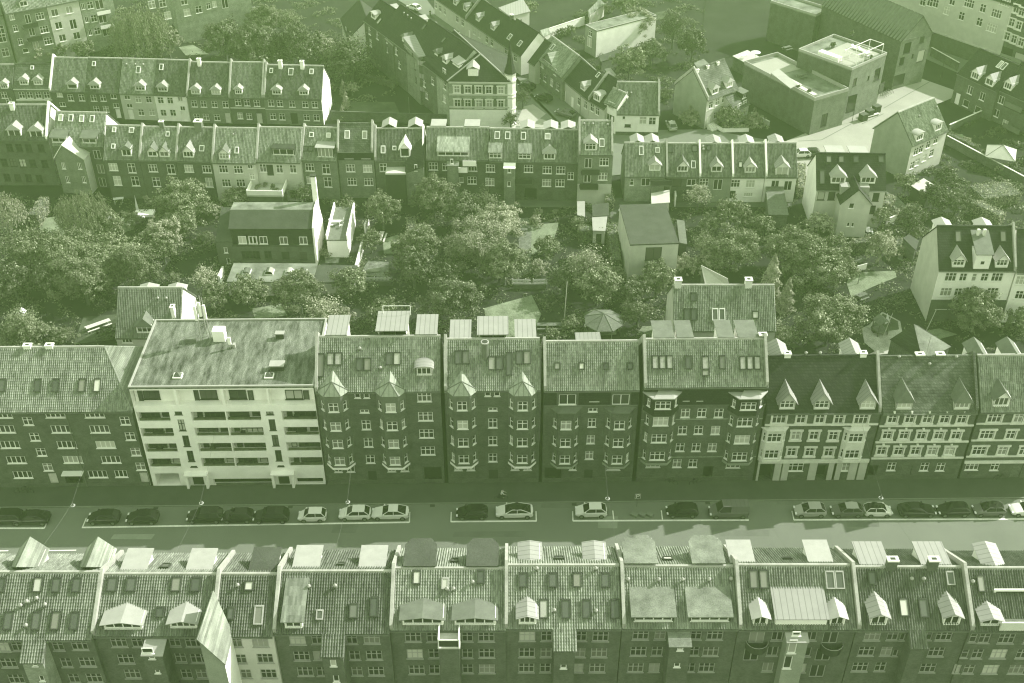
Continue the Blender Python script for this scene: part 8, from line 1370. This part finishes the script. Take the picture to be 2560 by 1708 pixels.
for x, y, k in ((1180, 412, 'upper'), (1205, 428, 'lower')):
    g = atz(B1(x, y)); o = thing('garden_ball', '%s of two white garden balls below the raised deck' % k, 'ball', tuple(g)); mb = MB()
    for i in range(8):
        for j in range(5):
            f = lambda a, c: (.3*math.cos(a)*math.sin(c), .3*math.sin(a)*math.sin(c), .3+.3*math.cos(c)); a, e, c, d = i*math.pi/4, (i+1)*math.pi/4, j*math.pi/5, (j+1)*math.pi/5; mb.face([f(a, c), f(e, c), f(e, d), f(a, d)], M['cloth'])
    mb.build('shell', o, True)
g = atz(B1(215, 1330)); o = thing('bird_table', 'white roofed bird table in the arching bush', 'bird table', tuple(g)); mb = MB(); mb.tube((0, 0, 0), (0, 0, 2.2), .06, .06, M['woodp']); mb.build('post', o); mb = MB(); mb.slab([(-.7, -.5, 2.7), (.0, -.5, 3.2), (.0, .5, 3.2), (-.7, .5, 2.7)], .05, M['cloth']); mb.slab([(.7, -.5, 2.7), (.0, -.5, 3.2), (.0, .5, 3.2), (.7, .5, 2.7)], .05, M['cloth']); mb.build('roof', o); mb = MB(); mb.box((-.55, -.45, 2.2), (.55, .45, 2.28), M['woodp']); mb.build('tray', o)
g = atz(B4(955, 975)); o = thing('basketball_stand', 'white basketball board on a pole beside the round lawn', 'basketball hoop', tuple(g), .4); mb = MB(); mb.tube((0, 0, 0), (0, 0, 3.0), .06, .06, M['zincd']); mb.build('pole', o); mb = MB(); mb.box((-.95, -.12, 2.7), (.95, -.05, 3.8), M['white']); mb.build('backboard', o); mb = MB()
for i in range(10): a, e = i*math.pi/5, (i+1)*math.pi/5; mb.tube((.23*math.cos(a), -.4+.23*math.sin(a), 2.9), (.23*math.cos(e), -.4+.23*math.sin(e), 2.9), .015, .015, M['metal'], 4)
mb.build('hoop', o)
g = atz(B4(1135, 1385)); o = thing('play_house', 'wooden play tower with a white sail on the sandy play area', 'play tower', tuple(g), .3); mb = MB(); mb.box((-.9, -.9, .6), (.9, .9, .75), M['wood']); mb.box((-.9, -.9, 0), (-.75, -.75, 2.2), M['wood']); mb.box((.75, -.9, 0), (.9, -.75, 2.2), M['wood']); mb.box((-.9, .75, 0), (-.75, .9, 2.2), M['wood']); mb.box((.75, .75, 0), (.9, .9, 2.2), M['wood']); mb.build('platform', o); mb = MB(); mb.slab([(-1, -1, 2.2), (0, -1, 2.9), (0, 1, 2.9), (-1, 1, 2.2)], .06, M['wood']); mb.slab([(1, -1, 2.2), (0, -1, 2.9), (0, 1, 2.9), (1, 1, 2.2)], .06, M['wood']); mb.build('roof', o); mb = MB(); mb.slab([(.9, .3, 1.2), (1.7, .2, 1.6), (1.0, .4, 3.2)], .04, M['cloth']); mb.build('sail', o)
for i, (x, y) in enumerate(((995, 985), (1045, 950), (1105, 915))):
    g = atz(A4(x, y+30)); o = thing('waste_container', ('left', 'middle', 'right')[i]+' of three dark waste containers on the sunlit plaza', 'waste container', tuple(g), .5, 'waste containers on the plaza'); mb = MB(); mb.box((-.75, -.6, 0), (.75, .6, 1.5), M['metal']); mb.build('body', o); mb = MB(); mb.box((-.8, -.65, 1.5), (.8, .65, 1.6), M['plinth']); mb.build('lid', o)
g = atz(A4(1050, 990)); o = thing('plaza_bench', 'long pale bench in front of the waste containers', 'bench', tuple(g), .5); mb = MB(); mb.box((-2.6, -.3, .4), (2.6, .3, .5), M['woodp']); mb.build('seat', o)
for x in (-2.2, 0, 2.2): mb = MB(); mb.box((x-.1, -.25, 0), (x+.1, .25, .4), M['zincd']); mb.build('leg', o)
for i in range(5): bicycle(A4(1150+i*18, 820-i*10), 'bicycle leaning among others against the modern brick building', .5+.1*i, group='bicycles at the modern brick building')
umbrella(A3(2170, 520), 'white closed-looking parasol on the flat roof with furniture', 1.1, 2.2, z=3.25); table_set(A3(2080, 490), 'white table on the flat roof left of the brick terrace', .4, 'cloth', 'garden_table', False, 1.5, 3.25)

GP = [B1(-100, 250), B4(700, 250), B4(2600, 60), B4(2700, 1560), B1(-100, 1560)]
for i, (poly, n, mm, hm, wv) in enumerate(((GP, 260000, 'leafd', 1.1, .55), (GP, 80000, 'leaf', .9, .8), ([A1(-100, 100), A2(500, -100), A2(900, 200), A2(1300, 900), A2(700, 1000), A2(600, 500), A1(-100, 480)], 170000, 'leaf', 1.2, .6), ([A3(350, 300), A3(1000, -60), A3(1800, -60), A3(2000, 400), A3(1500, 700), A3(1450, 900), A3(1000, 700)], 100000, 'leafd', 1.2, .6), ([A4(1650, 1100), A4(1900, 1000), A4(2700, 1100), A4(2700, 1650), A4(1300, 1600)], 80000, 'leafd', 1.0, .7))): undergrowth('undergrowth', poly, n, M[mm], hm, i+3, wv)
W4 = [atz(A4(*p), 8.9) for p in ((225, 612), (290, 575), (450, 708), (390, 742))]; g = sum(W4)/4; o = thing('terrace_canopy', 'long white canopy along the wall of the brick roof terrace', 'canopy', (g[0], g[1], 7.5)); W5 = [p-np.array((g[0], g[1], 7.5)) for p in W4]; mb = MB(); mb.slab(W5, .1, M['zinc']); mb.build('roof', o)
for p in W5: mb = MB(); mb.tube((p[0]*.95, p[1]*.95, 0), (p[0]*.95, p[1]*.95, p[2]), .06, .06, M['zincd'], 6); mb.build('post', o)
table_set(A4(490, 650), 'wooden picnic table on the low brick roof terrace', .5, 'wood', z=7.52); table_set(A4(360, 420), 'dark bench table at the far end of the low brick roof terrace', .5, 'wood', z=7.52)
lounger(A4(930, 410), 'pale lounger by the pergola on the tall brick roof', .6, 11.13); lounger(A4(985, 430), 'second pale lounger, nearer the pergola on the tall brick roof', .6, 11.13); table_set(A4(1035, 470), 'white table under the glazed pergola', .5, 'cloth', 'garden_table', True, 1.6, 11.13)
for x, y, r, z, lab in ((745, 400, 26, 11.1, 'dark potted shrub at the left edge of the tall brick roof'), (900, 300, 22, 11.1, 'potted shrub at the back of the tall brick roof'), (1060, 500, 18, 11.1, 'potted shrub at the right corner of the tall brick roof'), (545, 790, 20, 7.5, 'grass planter at the front of the low brick roof terrace'), (455, 750, 16, 7.5, 'small planter beside the long white canopy')):
    g = atz(A4(x, y), z); o = thing('potted_shrub', lab, 'plant', tuple(g)); mb = MB(); mb.tube((0, 0, 0), (0, 0, .5), .3, .38, M['wood'], 10); mb.build('pot', o); sc = r/K/pxm(g)/.7; q = obj('foliage', crown('shrub', .7, M['leaf'], 1), o, (0, 0, .6)); q.scale = (sc, sc, sc)
# ------------------------------------------------------------------ cars, lamps, people
WH, SI, GR, DK, BL = ('white', .62), ('silver', .30), ('grey', .10), ('dark', .014), ('black', .008)
def park(T0, x, y, kind, col, lab, **kw): return car(T0(x, y), kind, col, lab, **kw)
park(D1, 30, 250, 'suv', BL, 'black car at the left edge of the parking strip, mostly lost in shade'); park(D1, 250, 252, 'sedan', DK, 'dark saloon at the end of the leftmost parking bay')
park(D1, 865, 246, 'hatch', BL, 'first dark car in the long shaded bay, by its left end'); park(D1, 1190, 246, 'hatch', DK, 'second dark car in the long shaded bay'); park(D1, 1715, 236, 'suv', BL, 'third dark car in the long shaded bay'); park(D1, 1990, 234, 'hatch', DK, 'fourth dark car, with bright lamps, in the long shaded bay'); park(D2, 190, 236, 'suv', BL, 'black car directly left of the small white hatchback')
park(D2, 537, 226, 'small', WH, 'small white hatchback, leftmost of the white cars'); park(D2, 895, 212, 'hatch', WH, 'white hatchback tight behind the long white saloon'); park(D2, 1192, 208, 'sedan', WH, 'long white saloon at the right end of the long bay'); park(D2, 1880, 205, 'hatch', BL, 'black car left of the white car with a black glass roof')
park(D3, 155, 196, 'coupe', WH, 'white car with a curved black glass roof', roofdark=True); park(D3, 800, 190, 'hatch', WH, 'white hatchback beside the first bay line, alone in its bay'); park(D3, 1565, 188, 'hatch', BL, 'black car left of the grey delivery van'); park(D3, 1957, 194, 'van', ('vangrey', .11), 'grey delivery van with roof rails')
park(D4, 560, 186, 'hatch', SI, 'silver hatchback at the left end of the right-hand bay'); park(D4, 870, 186, 'hatch', GR, 'grey estate car with a roof box, between silver and white', roofm=paint('silver', .30)); park(D4, 1130, 184, 'small', WH, 'white car with a long glass sunroof', flip=True, roofdark=True); park(D4, 1460, 186, 'sedan', DK, 'dark saloon right of the white sunroof car', flip=True); park(D4, 1765, 182, 'hatch', BL, 'black car between the dark saloon and the grey one'); park(D4, 2065, 180, 'hatch', GR, 'grey car with a dark glass roof near the right edge', roofdark=True); park(D4, 2400, 178, 'sedan', WH, 'white car cut by the right picture edge')
SG = dict(group='cars in the side street')
car(A2(1372, 88), 'hatch', WH, 'white car parked at the top of the side street', -.75, z=.3, **SG); car(A3(240, 755), 'hatch', DK, 'dark car beside the pale corner tower', -.62, **SG, z=.25); car(A3(380, 855), 'hatch', BL, 'black car in the middle of the side street', -.62, **SG, z=.25); car(A3(565, 985), 'sedan', GR, 'grey car at the crossing in the side street', -.62, **SG, z=.25); car(A3(1432, 1075), 'hatch', SI, 'pale car parked beside the low white house gable', -1.45, z=.3, **SG); car(B3(1035, 425), 'hatch', GR, 'grey car in the shaded yard by the pale square house', -1.5, group='cars in yards', z=.12); car(A4(560, 1325), 'hatch', DK, 'dark car with a sunlit roof behind the end house', .05, group='cars in yards', z=.3); car(A4(480, 1330), 'hatch', WH, 'white car nose just left of the dark car behind the end house', .05, group='cars in yards', z=.3)
for T0, x, y, lab in ((C1, 612, 1490, 'white lamp hung over the street before the long brick block'), (C2, 838, 1462, 'white lamp hung over the street before the first bay towers'), (C3, 937, 1432, 'white lamp hung over the street before the fanlight block'), (C4, 1150, 1425, 'white lamp hung over the street before the streaked slate block'), (C1, 1690, 1470, 'faint unlit lamp hung before the white balcony block')):
    street_lamp(T0(x, y), 7.0, lab, YM-.05, YM-21.6, 9.5, 10.5)
o = pole(A2(1357, 1010), 5.0, 'street lamp with a round white head behind the garden wall', 0, 'street_lamp', 'zincd', .06); o['category'] = 'street lamp'; o = pole(A3(703, 1000), 5.0, 'street lamp at the corner beside the grey car', 0, 'street_lamp', 'zincd', .06); o['category'] = 'street lamp'; o = pole(A4(905, 1030), 4.0, 'thin lamp post on the sunlit plaza', 0, 'street_lamp', 'metal', .06); o['category'] = 'street lamp'; o = pole(A4(1640, 690), 5.0, 'dark lamp post with a white globe at the cross street', 0, 'street_lamp', 'metal', .07); o['category'] = 'street lamp'
# parking sign
g = atz(C3(1182, 1500), .12); o = thing('parking_sign', 'square parking sign with a white P on a short post', 'sign', tuple(g)); mb = MB(); mb.tube((0, 0, 0), (0, 0, 1.9), .04, .04, M['zincd']); mb.build('post', o); mb = MB(); mb.box((-.38, -.07, 1.5), (.38, -.04, 2.3), M['metal']); mb.build('sign_board', o); mb = MB(); w_ = M['white']
for q in ((-.2, -.12, 1.6, 2.2), (-.11, .12, 2.12, 2.2), (-.11, .12, 1.86, 1.94), (.12, .2, 1.88, 2.18)): mb.box((q[0], -.085, q[2]), (q[1], -.071, q[3]), w_)
for x0, x1, z0, z1 in ((-.36, .36, 1.52, 1.55), (-.36, .36, 2.25, 2.28), (-.36, -.33, 1.55, 2.25), (.33, .36, 1.55, 2.25)): mb.box((x0, -.085, z0), (x1, -.071, z1), w_)
mb.build('letter_p', o)
bicycle(C2(2125, 1440), 'bicycle ridden along the dark side of the street', 1.6); person(C2(2125, 1440), 'person in a pale jacket cycling on the dark side of the street', 'ride', .08, 1.6, 'cloth', 'metal')
bicycle(A2(1545, 160), 'bicycle held by a walking person in the side street', .7); person(A2(1530, 140), 'person in dark clothes walking in the side street', 'stand', 0, .6, 'metal', 'metal')
for i, p in enumerate((C1(240, 1380), C1(180, 1390), C3(1670, 1310), C3(1470, 1310), C4(1880, 1265), C4(2130, 1275), C2(700, 1285))): bicycle(p, ('bicycle leaning at the foot of the long brick block, right one', 'bicycle leaning at the foot of the long brick block, left one', 'bicycle outside the white-roofed bay block, right one', 'bicycle outside the white-roofed bay block, left one', 'bicycle by the pale ground floor at the right end', 'bicycle near the pale portal at the right end', 'bicycle at the foot of the first bay tower')[i], 1.57+.3*(i % 3-1), group='bicycles along the house fronts')
for i, x in enumerate((1160, 1225, 1290)):
    g = atz(D3(x, 160)); o = thing('paving_pallet', ('left', 'middle', 'right')[i]+' of three flat stacks of slabs in the empty bay', 'pallet', tuple(g), -.6, 'stacks of slabs in the empty parking bay'); mb = MB(); mb.box((-.45, -.3, .0), (.45, .3, .12), M['wood']); mb.build('pallet', o); mb = MB(); mb.box((-.42, -.28, .12), (.42, .28, .3), M['kerb']); mb.build('slabs', o)
mb = MB(); g = atz(D2(1738, 398)); o = thing('manhole_cover', 'round manhole cover in the sunlit strip of street', 'manhole cover', (g[0], g[1], .012)); mb.tube((0, 0, -.02), (0, 0, .006), .34, .34, M['kerb'], 20); mb.tube((0, 0, -.01), (0, 0, .014), .26, .26, M['plinth'], 16); mb.build('lid', o)
# ------------------------------------------------------------------ added green haze, lifting the shadows in place of a colour grade
hm = bpy.data.materials.new('haze'); hm.use_nodes = True; nt = hm.node_tree; nt.nodes.remove(nt.nodes['Principled BSDF'])
pv = nt.nodes.new('ShaderNodeVolumePrincipled'); pv.inputs['Color'].default_value = (*HAZE_COL, 1); pv.inputs['Density'].default_value = HAZE_DENSITY; pv.inputs['Anisotropy'].default_value = 0.0
nt.links.new(pv.outputs[0], nt.nodes['Material Output'].inputs['Volume'])
mb = MB(); mb.box((-440, -80, -1.2), (440, 800, CAMH+3), hm); o = mb.build('haze'); o['kind'] = 'stuff'
